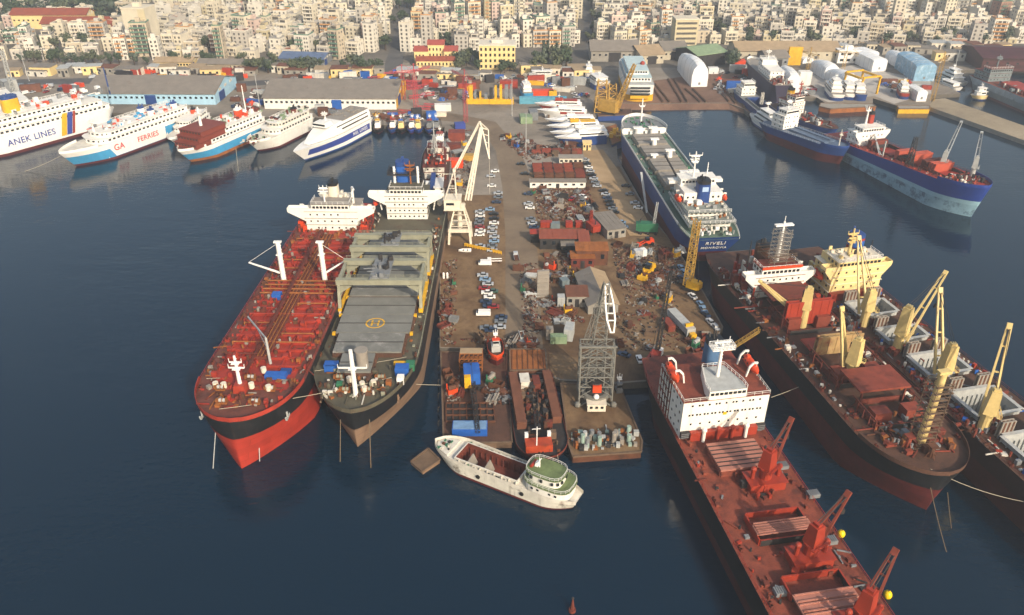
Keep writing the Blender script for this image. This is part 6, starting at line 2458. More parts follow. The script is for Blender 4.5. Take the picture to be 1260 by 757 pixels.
# ---- sheds and buildings on the pier
def shed(name, label, A, B, width, ze, zr, mw, mr, cat_='shed', doors=2, m2=None):
    """gabled shed with its ridge from pixel A to pixel B"""
    a, b = W(A[0], A[1], zr), W(B[0], B[1], zr)
    c = (a + b) / 2
    d = b - a
    L = d.length
    rz = math.atan2(-d.x, d.y)
    r = thing(name, label, cat_, (c.x, c.y, QZ), rz)
    t = MB().gable(-width / 2, width / 2, -L / 2, L / 2, 0, ze - QZ, zr - QZ, 0, 1)
    nw = [i for i, k in enumerate(t.m) if k == 0]
    wb, rb = MB(), MB()
    wb.v = list(t.v)
    wb.f = [t.f[i] for i in nw]
    wb.m = [0] * len(nw)
    wb.build('wall', mw, r)
    rb.v = list(t.v)
    rb.f = [f for i, f in enumerate(t.f) if t.m[i] == 1]
    # left and right slopes may have different sheets
    half_ = len(rb.f) // 2
    rb.m = [0] * half_ + [1] * half_
    rb.build('roof', [mr, m2 or mr], r)
    for k in range(doors):
        y = -L / 2 - .08
        MB().box(((k - (doors - 1) / 2) * width / (doors + .5), y, (ze - QZ) * .4), (width * .25, .12, (ze - QZ) * .75)).build('door', M['darksteel'], r)
    n = int(L / 5)
    for sd in (-1, 1):
        for i in range(n):
            y = -L / 2 + L * (i + .5) / n
            MB().box((sd * (width / 2 + .05), y, (ze - QZ) * .6), (.1, 1.8, 1.1)).build('window', M['glass'], r)
    return r


def hut(name, label, px, py, w_, d_, h_, mw, mr, rz=0.0, cat_='shed', slope=.4, win=3):
    r = thing(name, label, cat_, W(px, py, QZ), rz)
    mb = MB()
    mb.add([(-w_ / 2, -d_ / 2, 0), (w_ / 2, -d_ / 2, 0), (w_ / 2, d_ / 2, 0), (-w_ / 2, d_ / 2, 0), (-w_ / 2, -d_ / 2, h_), (w_ / 2, -d_ / 2, h_), (w_ / 2, d_ / 2, h_ + slope), (-w_ / 2, d_ / 2, h_ + slope)],
           [(0, 1, 5, 4), (1, 2, 6, 5), (2, 3, 7, 6), (3, 0, 4, 7)])
    mb.build('wall', mw, r)
    e = .4
    mb = MB().add([(-w_ / 2 - e, -d_ / 2 - e, h_ + .02), (w_ / 2 + e, -d_ / 2 - e, h_ + .02), (w_ / 2 + e, d_ / 2 + e, h_ + slope + .05), (-w_ / 2 - e, d_ / 2 + e, h_ + slope + .05),
                   (-w_ / 2 - e, -d_ / 2 - e, h_ + .22), (w_ / 2 + e, -d_ / 2 - e, h_ + .22), (w_ / 2 + e, d_ / 2 + e, h_ + slope + .25), (-w_ / 2 - e, d_ / 2 + e, h_ + slope + .25)],
                  [(3, 2, 1, 0), (4, 5, 6, 7), (0, 1, 5, 4), (1, 2, 6, 5), (2, 3, 7, 6), (3, 0, 4, 7)])
    n = int(w_ / 2)
    for i in range(n):
        x = -w_ / 2 + w_ * (i + .5) / n
        mb.bar((x, -d_ / 2 - e, h_ + .24), (x, d_ / 2 + e, h_ + slope + .27), .12, .08)
    mb.build('roof', mr, r)
    for i in range(win):
        x = -w_ / 2 + w_ * (i + .5) / win
        if i == win // 2:
            MB().box((x, -d_ / 2 - .05, h_ * .38), (min(1.6, w_ * .2), .1, h_ * .72)).build('door', M['darksteel'], r)
        else:
            MB().box((x, -d_ / 2 - .05, h_ * .6), (min(1.4, w_ * .18), .1, h_ * .3)).build('window', M['glass'], r)
    return r


shed('long_shed', 'long gabled shed with tan and grey roof slopes in the middle of the pier', (743, 368), (726, 329), 11, 6.0, 8.5, M['concrete'], M['roofgrey'], m2=M['rooftan'])
hut('roofed_store', 'store with wide orange-rusty roof behind the long tan shed', 727, 322, 12.5, 6.5, 6.5, M['rust'], M['orangerust'])
hut('roofed_store', 'small store with brown sheet roof left of the long tan shed', 709, 372, 7.5, 7, 4.5, M['concrete'], M['roofbrown'])
hut('workshop', 'workshop with broad orange-red roof between the road and red crane', 692, 302, 19, 7.5, 5, M['darksteel'], M['roofred'], win=5)
hut('workshop', 'narrow red-roofed wing running towards the camera right of broad red workshop', 718, 308, 4, 13, 5.2, M['rustred'], M['roofred'])
hut('canopy_roof', 'grey sheet canopy resting in the court of the red workshop', 704, 309, 9, 4, 3.4, M['darksteel'], M['roofgrey'])
hut('market_canopy', 'bright red awning on posts at the road edge', 661, 297, 5.6, 3, 4.2, M['darksteel'], M['red'])
hut('workshop', 'grey-roofed workshop along the sandy track', 749, 283, 8.5, 17, 4.2, M['concrete'], M['roofgrey'], rz=.28)
hut('long_shed', 'long low white shed closing off the scrap rows', 686, 230, 27, 3, 3, M['white'], M['roofgrey'], win=7)
hut('site_hut', 'grey-roofed hut among red-brown plate rows', 702, 201, 12, 4, 3.4, M['palecream'], M['warmgrey'], win=5)
hut('site_hut', 'little yellow-cream hut at the head of the sandy track', 722, 184, 4.4, 3.4, 4, M['creamhouse'], M['creamhouse'])
hut('workshop', 'orange-rusty lean-to right of the red workshop yard', 716, 327, 9, 5, 4.6, M['rustred'], M['orangerust'])


def container(label, px, py, w_, d_, h_, m, rz=0.0, name='container'):
    r = thing(name, label, 'container', W(px, py, QT), rz)
    mb = MB().bx(-w_ / 2, w_ / 2, -d_ / 2, d_ / 2, 0, h_)
    n = int(w_ / .6)
    for i in range(n):
        x = -w_ / 2 + w_ * (i + .5) / n
        mb.bx(x - .12, x + .12, -d_ / 2 - .06, d_ / 2 + .06, .15, h_ - .15)
    n = int(d_ / .6)
    for i in range(n):
        y = -d_ / 2 + d_ * (i + .5) / n
        mb.bx(-w_ / 2 - .06, w_ / 2 + .06, y - .12, y + .12, .15, h_ - .15)
    mb.build('shell', m, r)
    MB().bx(w_ * .05, w_ * .42, -d_ / 2 - .12, -d_ / 2 - .07, .2, h_ - .2).build('door', m, r)
    return r


for a in (('grey-green container beside the derrick yard', 687, 421, 5.5, 2.6, 2.8, M['palegreen'], 0), ('pale grey stacked container right of grey-green container', 700, 415, 3, 5.5, 4.6, M['palesteel'], -.2),
          ('white-grey container in front of the brown-roofed store', 690, 377, 2.6, 3, 4.5, M['palesteel'], 0), ('small blue-grey tank cabin left of the brown-roofed store', 694, 352, 3, 3, 3.2, M['grey'], .4),
          ('pale cabin left of the derrick yard', 676, 416, 2.4, 2.4, 4.2, M['warmgrey'], 0), ('white site cabin near the sandy track crane', 787, 315, 5, 2.6, 3, M['clean'], .3),
          ('white cabin close under the blue ship stern', 842, 310, 3.6, 2.6, 3, M['clean'], .2), ('rust-red container near the red mobile crane', 822, 403, 2.6, 6, 2.4, M['oxide'], .25),
          ('red container at the road beside red awning', 672, 279, 5, 2.6, 2.6, M['red'], 0), ('second red container between road and red crane', 700, 279, 3, 2.4, 2.6, M['red'], 0),
          ('third red container close to the red crane', 712, 279, 3, 2.4, 2.6, M['red'], .1), ('grey container beside the red awning', 683, 280, 4, 2.4, 2.5, M['grey'], 0),
          ('orange-red shelter container on the west quay', 559, 205, 9, 5, 4, M['orange'], 0), ('yellow-tan container beside the west quay shelter', 576, 197, 7, 4, 3, M['ochre'], 0),
          ('red-brown deck cabin stack at the pier corner', 562, 172, 9, 7, 5, M['oxide'], 0), ('blue tarpaulin box on the pier corner', 566, 158, 6, 4, 3.4, M['royal'], .2),
          ('white container behind the pier corner', 545, 136, 10, 5, 4, M['white'], .1), ('cream container behind the pier corner', 537, 143, 12, 3, 2.6, M['palecream'], 0),
          ('brown container stacked on west quay by the naval ship', 558, 183, 8, 4, 3, M['rustred'], 0), ('blue skip at the foot of the portal crane', 560, 253, 5, 3, 2.4, M['oxide'], 0)):
    container(*a)
t = [o for o in sc.objects if o.get('label') == 'blue skip at the foot of the portal crane']
t[0]['label'] = 'red-brown skip at the foot of the portal crane'
# tall upright ship section
r = thing('hull_section', 'tall pale steel hull section standing upright beside the pier road', 'steel section', W(668, 366, QT), .12)
MB().bx(-2.2, 2.2, 0, 1.2, 0, 11).build('plate', M['warmgrey'], r)
for i in range(6):
    MB().bx(-2.1, 2.1, -.25, 0, 1 + i * 1.7, 1.2 + i * 1.7).build('stiffener', M['warmgrey'], r)
# trailer with grey tank body
r = thing('trailer', 'long pale grey trailer with yellow fittings parked by the outer quay', 'trailer', W(848, 414, QT), .32)
MB().bx(-1.6, 1.6, -1, 13.5, 1.2, 3.6).build('body', M['palesteel'], r)
for y in (0, 1.4, 10, 11.4):
    for sx in (-1, 1):
        MB().cyl((sx * 1.2, y, .5), (sx * 1.6, y, .5), .5, n=10).build('wheel', M['rubber'], r)
MB().bx(-1.4, 1.4, .5, 1.4, 3.62, 4.6).bx(-1.0, 1.0, -3, -1.2, 1.0, 2.4).build('fitting', M['yellow'], r)
# yellow excavator-like loader
def loader(label, px, py, rz, m, k=1.0):
    r = thing('wheel_loader', label, 'loader', W(px, py, QT), rz)
    MB().bx(-1.3 * k, 1.3 * k, -3 * k, 1.2 * k, .9 * k, 2.3 * k).bx(-1.1 * k, 1.1 * k, -2.9 * k, -.9 * k, 2.3 * k, 2.9 * k).build('body', m, r)
    MB().bx(-.8 * k, .8 * k, -.8 * k, .9 * k, 2.3 * k, 3.7 * k).build('cab', M['glass'], r)
    MB().bar((-.8 * k, 1 * k, 1.8 * k), (-.8 * k, 3.8 * k, .9 * k), .4 * k).bar((.8 * k, 1 * k, 1.8 * k), (.8 * k, 3.8 * k, .9 * k), .4 * k).bx(-1.5 * k, 1.5 * k, 3.6 * k, 4.8 * k, .2 * k, 1.3 * k).build('bucket', m, r)
    for sx in (-1, 1):
        for y in (-2, 1):
            MB().cyl((sx * 1.0 * k, y * k, .8 * k), (sx * 1.6 * k, y * k, .8 * k), .8 * k, n=12).build('wheel', M['rubber'], r)


loader('yellow wheel loader in the eastern yard', 797, 338, 2.6, M['yellow'], 1.3)
loader('orange wheel loader parked by the green mobile crane', 796, 301, 1.9, M['orange'], .9)

for px in (546, 550.5):
    r = thing('gas_tank', 'upright white tank, one of two on the bare western quay', 'tank', W(px, 343, QT), 0, 'white tanks on the western quay')
    MB().cyl((0, 0, .2), (0, 0, 2.3), .45, .45, 10).ball((0, 0, 2.3), .45, 10, 6).build('shell', M['clean'], r, True)
    MB().cyl((0, 0, 0), (0, 0, .2), .55, .5, 10).build('base', M['rust'], r)
r = thing('dinghy', 'small white dinghy on the ground in front of the yellow barrier', 'boat', W(572, 310, QT), PI / 2)
rg = []
for i in range(7):
    f = i / 6
    w_ = 1.0 * (1 - max(0, (f - .5) / .5) ** 2) + .05
    rg.append([(-w_, -2.6 + 5.2 * f, 1.0), (-w_ * .8, -2.6 + 5.2 * f, .3), (0, -2.6 + 5.2 * f, .05), (w_ * .8, -2.6 + 5.2 * f, .3), (w_, -2.6 + 5.2 * f, 1.0)])
MB().loft(rg, closed=False).build('hull', M['clean'], r, True)
for y in (-1.2, .4):
    MB().bx(-.85, .85, y - .2, y + .2, .7, .78).build('thwart', M['timber'], r)

# ---- vehicles
def car_mesh(paint, kind='car'):
    mb = MB()
    if kind == 'car':
        mb.box((0, 0, .62), (1.78, 4.3, .62), m=0)
        mb.box((0, -.2, 1.2), (1.62, 2.3, .56), m=1, top=.82, topy=.68)
        mb.box((0, -.2, 1.49), (1.3, 1.5, .05), m=0)
        wy = 1.35
    elif kind == 'van':
        mb.box((0, -.3, 1.25), (1.95, 4.6, 1.7), m=0, top=.93)
        mb.box((0, 2.25, .85), (1.9, .7, .9), m=0)
        mb.box((0, 2.05, 1.65), (1.75, .25, .6), m=1)
        wy = 1.6
    else:
        mb.box((0, 1.9, 1.2), (1.95, 1.7, 1.6), m=0, top=.9)
        mb.box((0, 2.72, 1.5), (1.6, .12, .6), m=1)
        mb.box((0, -1.0, .85), (2.0, 4.2, .25), m=3)
        for sx in (-1, 1):
            mb.box((sx * .97, -1.0, 1.15), (.08, 4.2, .4), m=0)
        wy = 1.9
    for sx in (-1, 1):
        for sy in (-1, 1):
            mb.cyl((sx * .72, sy * wy, .32), (sx * .92, sy * wy, .32), .33, n=8, m=2)
    o = mb.build({'car': 'parked_car', 'van': 'parked_van', 'truck': 'pickup_truck'}[kind], [paint, M['glass'], M['rubber'], M['rust']])
    return o


PAINT = {'white': M['clean'], 'silver': mat('silver_car_paint', '#a9adb0', .3, .05, 1, spec=.6), 'grey': mat('grey_car_paint', '#6c7176', .3, .05, 1, spec=.6),
         'dark blue': mat('dark_blue_car_paint', '#27364f', .3, .05, 1, spec=.6), 'red': mat('red_car_paint', '#8e2422', .3, .05, 1, spec=.6),
         'black': mat('black_car_paint', '#1c1d1f', .3, .05, 1, spec=.6), 'light blue': mat('light_blue_car_paint', '#7f9cb5', .3, .05, 1, spec=.6),
         'green': mat('green_car_paint', '#3d5a4c', .3, .05, 1, spec=.6)}
_proto = {}
CARN = {}


def park(px, py, col, rz, where, kind='car'):
    key = (col, kind)
    if key not in _proto:
        o = car_mesh(PAINT[col], kind)
        _proto[key] = o
    else:
        o = _proto[key].copy()
        COL.objects.link(o)
    p = W(px, py, QT)
    o.location = (p.x, p.y, QT + .01)
    o.rotation_euler = (0, 0, rz)
    lab = '%s %s %s' % (col, {'car': 'car', 'van': 'van', 'truck': 'flatbed truck'}[kind], where)
    CARN[lab] = CARN.get(lab, 0) + 1
    tag(o, lab, {'car': 'car', 'van': 'van', 'truck': 'truck'}[kind], 'vehicles parked on the pier')
    return o


H = PI / 2
cs = ['white', 'silver', 'grey', 'dark blue', 'red', 'black', 'light blue', 'silver', 'white', 'grey']
for i in range(10):       # double row east of the portal crane
    park(591 + R.uniform(-1.5, 1.5), 262 + i * 4.7, R.choice(cs), H + R.uniform(-.08, .08), 'in the western column of the double row by the portal crane') if i not in (7, 8) else None
    park(607 + R.uniform(-1.5, 1.5) - (i == 0) * 3, 259 + i * 5.6, R.choice(cs), H + R.uniform(-.08, .08), 'in the eastern column of the double row by the portal crane')
for (px, py, c_, k) in ((609, 212, 'white', 'car'), (604, 218, 'silver', 'car'), (605, 230, 'white', 'car'), (613, 239, 'silver', 'car'), (613, 244, 'grey', 'car'), (611, 250, 'dark blue', 'car')):
    park(px, py, c_, H + R.uniform(-.1, .1), 'in the loose row north of the portal crane', k)
park(597, 326, 'white', H, 'standing alone at the road edge south of yellow barrier', 'van')
park(608, 323, 'white', H + .05, 'standing south of the yellow barrier', 'truck')
for i, c_ in enumerate(('silver', 'light blue', 'silver', 'red', 'white', 'white', 'dark blue', 'dark blue')):
    park(594 + (i % 3) * 2.5 + i * .7, 340 + i * 5.4, c_, H + R.uniform(-.08, .08), 'in the single row beside the pier road')
park(606, 360, 'green', H, 'tucked in behind the single row')
park(607, 379, 'red', H, 'at the southern end of the single row')
park(595, 388, 'white', H, 'south of the single row', 'van')
for (px, py, c_) in ((617, 392, 'dark blue'), (616, 397, 'grey'), (615, 404, 'silver'), (598, 405, 'grey'), (604, 408, 'dark blue')):
    park(px, py, c_, H, 'in the cluster at the south end of the road')
for i, (px, py, c_) in enumerate(((650, 252, 'silver'), (652, 257, 'white'), (653, 271, 'grey'), (655, 276, 'silver'), (657, 281, 'dark blue'), (646, 215, 'black'), (641, 203, 'black'), (650, 240, 'dark blue'))):
    park(px, py, c_, H + R.uniform(-.15, .15), 'on the eastern side of the pier road')
park(635, 318, 'silver', .1, 'driving position on the road lane', 'truck')
for i in range(8):
    park(720 + i * 2.1, 198 + i * 4.6, R.choice(cs), H * .9 + R.uniform(-.1, .1), 'in the line left of the sandy track')
for i in range(7):
    park(743 + i * 2.2, 236 + i * 4.4, R.choice(['black', 'dark blue', 'grey', 'silver', 'black']), H * .9 + R.uniform(-.1, .1), 'in the dark line on the sandy track')
for i in range(6):
    park(700 + R.uniform(-3, 18) + i * 2, 243 + i * 3.2, R.choice(cs), R.uniform(0, 3), 'in the jumbled lot west of the sandy track')
for (px, py, c_) in ((781, 251, 'silver'), (785, 257, 'white'), (775, 240, 'grey'), (770, 230, 'black'), (764, 275, 'light blue'), (767, 281, 'light blue')):
    park(px, py, c_, H + R.uniform(-.4, .4), 'by the foot of the blue ship')
for (px, py, c_) in ((838, 331, 'light blue'), (841, 337, 'light blue'), (839, 344, 'dark blue'), (862, 376, 'light blue'), (865, 382, 'light blue'), (868, 388, 'dark blue'), (852, 366, 'white'), (874, 398, 'white'), (880, 404, 'silver')):
    park(px, py, c_, .3 + R.uniform(-.2, .2), 'along the eastern quay edge')
park(787, 444, 'white', .1, 'alone by the outer quay wall')
park(768, 438, 'dark blue', 1.0, 'alone left of the outer quay car')

# ---- scrap, plates, pipes and machines: each heap or stack a thing
def plate_stack(w_, d_, n, m, rz):
    mb = MB()
    z = 0
    for i in range(n):
        hh = R.uniform(.15, .4)
        mb.box((R.uniform(-.3, .3), R.uniform(-.3, .3), z + hh / 2), (w_ * R.uniform(.8, 1), d_ * R.uniform(.8, 1), hh), R.uniform(-.08, .08))
        z += hh
    return mb.build('plate_stack', m, rz=rz)


def pipe_bundle(L, n, m, rz):
    mb = MB()
    for i in range(n):
        k = i % 4
        l = i // 4
        mb.cyl((-L / 2 + R.uniform(-.4, .4), k * .75 + (l % 2) * .37 - 1.3, .35 + l * .62), (L / 2 + R.uniform(-.4, .4), k * .75 + (l % 2) * .37 - 1.3, .35 + l * .62), .35, n=8)
    return mb.build('pipe_bundle', m, rz=rz)


def scrap_heap(r_, h_, mats, n, rz):
    mb = MB()
    rings = []
    for k, (f, g) in enumerate(((1, 0), (.8, .35), (.5, .75), (.15, 1))):
        rings.append([(r_ * f * R.uniform(.75, 1.1) * math.cos(a), r_ * f * R.uniform(.75, 1.1) * math.sin(a), h_ * g * R.uniform(.8, 1.1)) for a in [2 * PI * i / 12 for i in range(12)]])
    mb.loft(rings, 0)
    for _ in range(n):
        a, f = R.uniform(0, 2 * PI), R.random() ** .6
        x, y = r_ * f * math.cos(a), r_ * f * math.sin(a)
        z = h_ * (1 - f) * .9
        l = R.uniform(.6, 2.4)
        d = Vector((R.uniform(-1, 1), R.uniform(-1, 1), R.uniform(-.3, .9))).normalized()
        if R.random() < .5:
            mb.bar(V3(x, y, z), V3(x, y, z) + d * l, R.uniform(.1, .35), R.uniform(.1, .3), m=R.randrange(len(mats)))
        else:
            mb.box((x, y, z + .2), (R.uniform(.4, 1.6), R.uniform(.4, 1.6), R.uniform(.2, .9)), R.uniform(0, 3), m=R.randrange(len(mats)))
    return mb.build('scrap_heap', mats, rz=rz)


def steel_block(w_, d_, h_, m, rz):
    """cut ship block: plates and stiffeners, open on top"""
    mb = MB()
    for sx in (-1, 1):
        mb.bx(sx * w_ / 2 - .1, sx * w_ / 2 + .1, -d_ / 2, d_ / 2, 0, h_ * R.uniform(.7, 1))
    mb.bx(-w_ / 2 + .1, w_ / 2 - .1, -d_ / 2, -d_ / 2 + .2, 0, h_ * R.uniform(.6, 1))
    mb.bx(-w_ / 2 + .1, w_ / 2 - .1, d_ / 2 - .2, d_ / 2, 0, h_)
    mb.bx(-w_ / 2 + .1, w_ / 2 - .1, -d_ / 2 + .2, d_ / 2 - .2, h_ * .3, h_ * .36)
    for i in range(int(w_ / 1.2)):
        x = -w_ / 2 + (i + .5) * 1.2
        mb.bx(x - .07, x + .07, -d_ / 2 + .2, d_ / 2 - .2, h_ * .36, h_ * R.uniform(.5, .8))
    return mb.build('steel_block', m, rz=rz)


def machine(k, mats, rz):
    mb = MB().box((0, 0, .9 * k), (2.6 * k, 1.6 * k, 1.5 * k))
    mb.cyl((-1.0 * k, 0, 1.9 * k), (1.0 * k, 0, 1.9 * k), .7 * k, n=10, m=1)
    mb.box((1.5 * k, .3, 1.3 * k), (.6 * k, 1.2 * k, 2.4 * k), m=1)
    mb.cyl((-1.2 * k, .5, 1.6 * k), (-1.2 * k, .5, 3.2 * k), .2 * k, n=6)
    mb.box((0, 0, .1), (3.2 * k, 2 * k, .2), m=1)
    return mb.build('yard_machine', mats, rz=rz)


ITEMS = {}
zones = [  # px quad, count, where, palette weights
    ([(672, 312), (712, 312), (712, 348), (668, 348)], 22, 'in the cluttered yard left of the long tan shed'),
    ([(672, 372), (690, 372), (725, 398), (668, 398)], 14, 'in front of the brown-roofed store'),
    ([(752, 300), (800, 310), (812, 345), (760, 345)], 24, 'in the dense yard right of the long tan shed'),
    ([(764, 345), (820, 345), (835, 380), (770, 380)], 9, 'in the open eastern yard'),
    ([(758, 385), (830, 385), (838, 430), (758, 432)], 9, 'between the derrick and grey trailer'),
    ([(655, 232), (725, 232), (735, 272), (662, 272)], 40, 'in the crowded strip behind the red workshop'),
    ([(612, 168), (640, 168), (690, 190), (650, 200)], 26, 'at the upper end of the pier beside the hydrofoils'),
    ([(655, 178), (712, 178), (712, 190), (660, 192)], 22, 'among the plate rows beyond the grey hut'),
    ([(800, 300), (832, 305), (856, 350), (822, 350)], 14, 'at the foot of the yellow lattice boom'),
    ([(637, 325), (662, 325), (664, 410), (645, 410)], 14, 'along the eastern edge of the pier road'),
    ([(545, 165), (580, 160), (582, 235), (546, 240)], 20, 'on the west quay beyond the portal crane'),
    ([(546, 320), (562, 320), (560, 425), (544, 425)], 9, 'along the bare west quay edge'),
    ([(565, 418), (660, 416), (660, 428), (632, 429)], 14, 'at the south end of the pier road'),
    ([(550, 462), (566, 462), (566, 494), (549, 494)], 6, 'on the left of the work pontoon'),
    ([(596, 462), (622, 470), (624, 494), (600, 494)], 12, 'on the right of the work pontoon'),
    ([(845, 418), (870, 405), (868, 436), (846, 450)], 8, 'near the outer quay corner'),
]
pal = [('rusty', 'rust'), ('red-brown', 'rustred'), ('rusty', 'rust'), ('dark', 'darksteel'), ('grey', 'steel'), ('rusty', 'rust'), ('tan', 'warmgrey'), ('pale grey', 'palesteel'), ('brown', 'roofbrown'), ('timber-brown', 'timber')]
for quad, n, where in zones:
    for i in range(n):
        u, v = R.random(), R.random()
        a = Vector(quad[0]).lerp(Vector(quad[1]), u)
        b = Vector(quad[3]).lerp(Vector(quad[2]), u)
        p2 = a.lerp(b, v)
        z_ = 2.27 if 'pontoon' in where else QT
        p = W(p2.x, p2.y, z_)
        cn, mk = R.choice(pal)
        rz = R.uniform(0, PI)
        k = R.random()
        if k < .22:
            o, nm, ct = plate_stack(R.uniform(1.8, 4), R.uniform(1.2, 2.4), R.randrange(3, 7), M[mk], rz), 'plate stack', 'steel plates'
        elif k < .38:
            o, nm, ct = pipe_bundle(R.uniform(2.5, 6), R.randrange(5, 11), M[mk], rz), 'pipe bundle', 'pipes'
        elif k < .62:
            o, nm, ct = scrap_heap(R.uniform(1.2, 2.8), R.uniform(.6, 1.6), [M[mk], M['rust'], M['steel']], 40, rz), 'scrap heap', 'scrap heap'
        elif k < .86:
            o, nm, ct = steel_block(R.uniform(1.8, 4.5), R.uniform(1.5, 3.2), R.uniform(1.2, 2.8), M[mk], rz), 'cut steel block', 'steel block'
        else:
            o, nm, ct = machine(R.uniform(.7, 1.3), [M[R.choice(['green', 'blue', 'yellow', 'orange', 'steel', 'rustred'])], M[mk]], rz), 'yard machine', 'machine'
        o.location = p
        if 'pontoon' in where:
            o.location.z = 2.26
        tag(o, '%s %s %s' % (cn, nm, where), ct, 'steel and scrap stored on the pier')
# rows of red-brown plates (racks)
for j, (y0, n) in enumerate(((189, 5), (206, 5), (212, 5), (218, 5))):
    for i in range(n):
        px = 660 + i * 12.5 + j * 1.2
        if j == 1 and i > 2 or j == 0 and i > 3:
            pass
        p = W(px, y0, QT)
        r = thing('plate_rack', 'red-brown steel rack in row %s of the plate yard' % ('one, nearest the hut', 'two', 'three', 'four, nearest the white shed')[j], 'steel rack', p, 0, 'racks of the plate yard')
        mb = MB()
        for k in range(7):
            mb.bx(-2.6, 2.6, -1.5 + k * .45, -1.3 + k * .45, .3, R.uniform(1.2, 2.6))
        mb.build('plates', M[R.choice(['rustred', 'oxide', 'rust'])], r)
        mb = MB()
        for sx in (-2.7, 2.7):
            mb.bx(sx - .1, sx + .1, -1.7, 1.6, 0, 2.4)
        mb.build('frame', M['darksteel'], r)
# fine debris nobody could count
mb = MB()
for quad, n, where in zones:
    for i in range(n * 24):
        u, v = R.random(), R.random()
        a = Vector(quad[0]).lerp(Vector(quad[1]), u)
        b = Vector(quad[3]).lerp(Vector(quad[2]), u)
        p2 = a.lerp(b, v)
        p = W(p2.x, p2.y, QT if 'pontoon' not in where else 2.27)
        mb.box((p.x, p.y, p.z + .15), (R.uniform(.2, 1.3), R.uniform(.12, .55), R.uniform(.15, .6)), R.uniform(0, 3), R.randrange(5))
mb.build('scrap_debris', [M['rust'], M['rustred'], M['timber'], M['darksteel'], M['warmgrey']])["kind"] = "stuff"

# ---- tug on the quay, raft, small boats
s = workboat('tug_boat', 'orange-red tug standing on the quay at the end of the pier road', W(612, 449, 3.5), W(608, 428, 3.5), 5.2, 2.6, 'orange', 'palesteel', 'orange')
s.root.location.z = QT + 1.2
s = workboat('work_boat', 'dark narrow workboat in the slot beside the derrick pontoon', W(764, 494, 1), W(757, 476, 1), 3.6, 1.2, 'darksteel', 'steel', 'steel', fenders=False)
r, c = pontoon('timber_raft', 'small brown raft floating off the white coaster bow', [(506, 568), (520, 580), (541, 566), (527, 552)], 1.2, M['brownhull'], M['timber'])
# buoys
for px, py, lab in ((1034, 660, 'yellow mooring buoy floating off the second red deck crane'), (1091, 735, 'yellow mooring buoy floating off the nearest red deck crane')):
    r = thing('mooring_buoy', lab, 'buoy', W(px, py, 0))
    MB().ball((0, 0, .9), 1.0, 14, 8, sq=(1, 1, 1.15)).cyl((0, 0, -1), (0, 0, .3), .35, n=8).build('float', mat('bright_yellow_buoy', '#e8c400', .4, .1, 1), r, True)
    MB().cyl((0, 0, 2), (0, 0, 2.5), .12, n=6).build('ring', M['darksteel'], r)
r = thing('marker_buoy', 'small dark marker buoy alone in open water at the bottom edge', 'buoy', W(704, 752, 0))
MB().cyl((0, 0, -1), (0, 0, .8), .9, .8, 12).cyl((0, 0, .8), (0, 0, 4.0), .5, .15, 8).build('body', M['rustred'], r)
MB().ball((0, 0, 4.3), .35, 8, 6).build('top_mark', M['darksteel'], r)
# ================================================================ far shore: slipways, yards, warehouses, city
def P2(p):
    """pixel of a world point (survey check)"""
    dz = p[2] - CAM_H
    d = p[1] * _c - dz * _s
    up = p[1] * _s + dz * _c
    return 630 + FPX * p[0] / d, 378.5 - FPX * up / d


# ---- hydrofoil ferries hauled out above the pier
def fastcat(label, bow, stern, B, D, hullm, bandm, roofm):
    s = Ship('passenger_catamaran', label, 'ferry', bow, stern, B, D, None, tb=.45, ts=.05, wst=.9, pdeck=(1.7, .75), pwl=(1.4, 1.0), rake=5, over=.5)
    s.root.location.z = QZ + 2.6
    s.hull([(1.4, M[hullm]), (D, M['clean'])])
    s.deck(M['clean'], D - .03)
    L = s.L
    rings = []
    for i in range(11):
        f = i / 10
        y = -L * .46 + f * L * .74
        k = 1 - max(0, (f - .55) / .45) ** 2
        w_ = B * .42 * (.35 + .65 * k)
        hh = 1.9 * (1 - max(0, (f - .6) / .4) ** 1.6) + .05
        rings.append([(-w_, y, D - .05), (-w_ * .95, y, D + hh * .6), (-w_ * .75, y, D + hh), (w_ * .75, y, D + hh), (w_ * .95, y, D + hh * .6), (w_, y, D - .05)])
    mb = MB().loft(rings)
    s.part('cabin', mb, M['clean'], True)
    for sd in (-1, 1):
        MB().bar((sd * B * .425, -L * .4, D + .9), (sd * B * .42, L * .05, D + .9), .12, .7).build('window_band', M['glass'], s.root)
        MB().bar((sd * (B / 2 + .04), -L * .45, D * .72), (sd * (B / 2 + .04), L * .02, D * .68), .12, 1.4).build('side_stripe', M[bandm], s.root)
    MB().bx(-B * .36, B * .36, -L * .4, L * .06, D + 1.92, D + 2.3).bx(-B * .22, B * .22, -L * .1, L * .06, D + 1.9, D + 3.3).build('upper_deck', M[roofm], s.root)
    mast(s, 'mast', (0, -L * .02, D + 3.3), 2.5, M['clean'], .2, cross=((.7, 1.5),))
    for k in (-.3, 0, .25):
        MB().box((0, L * k, -2.55 + 1.2), (B * .8, 1.2, 2.5)).build('keel_block', M['timber'], s.root)
    return s


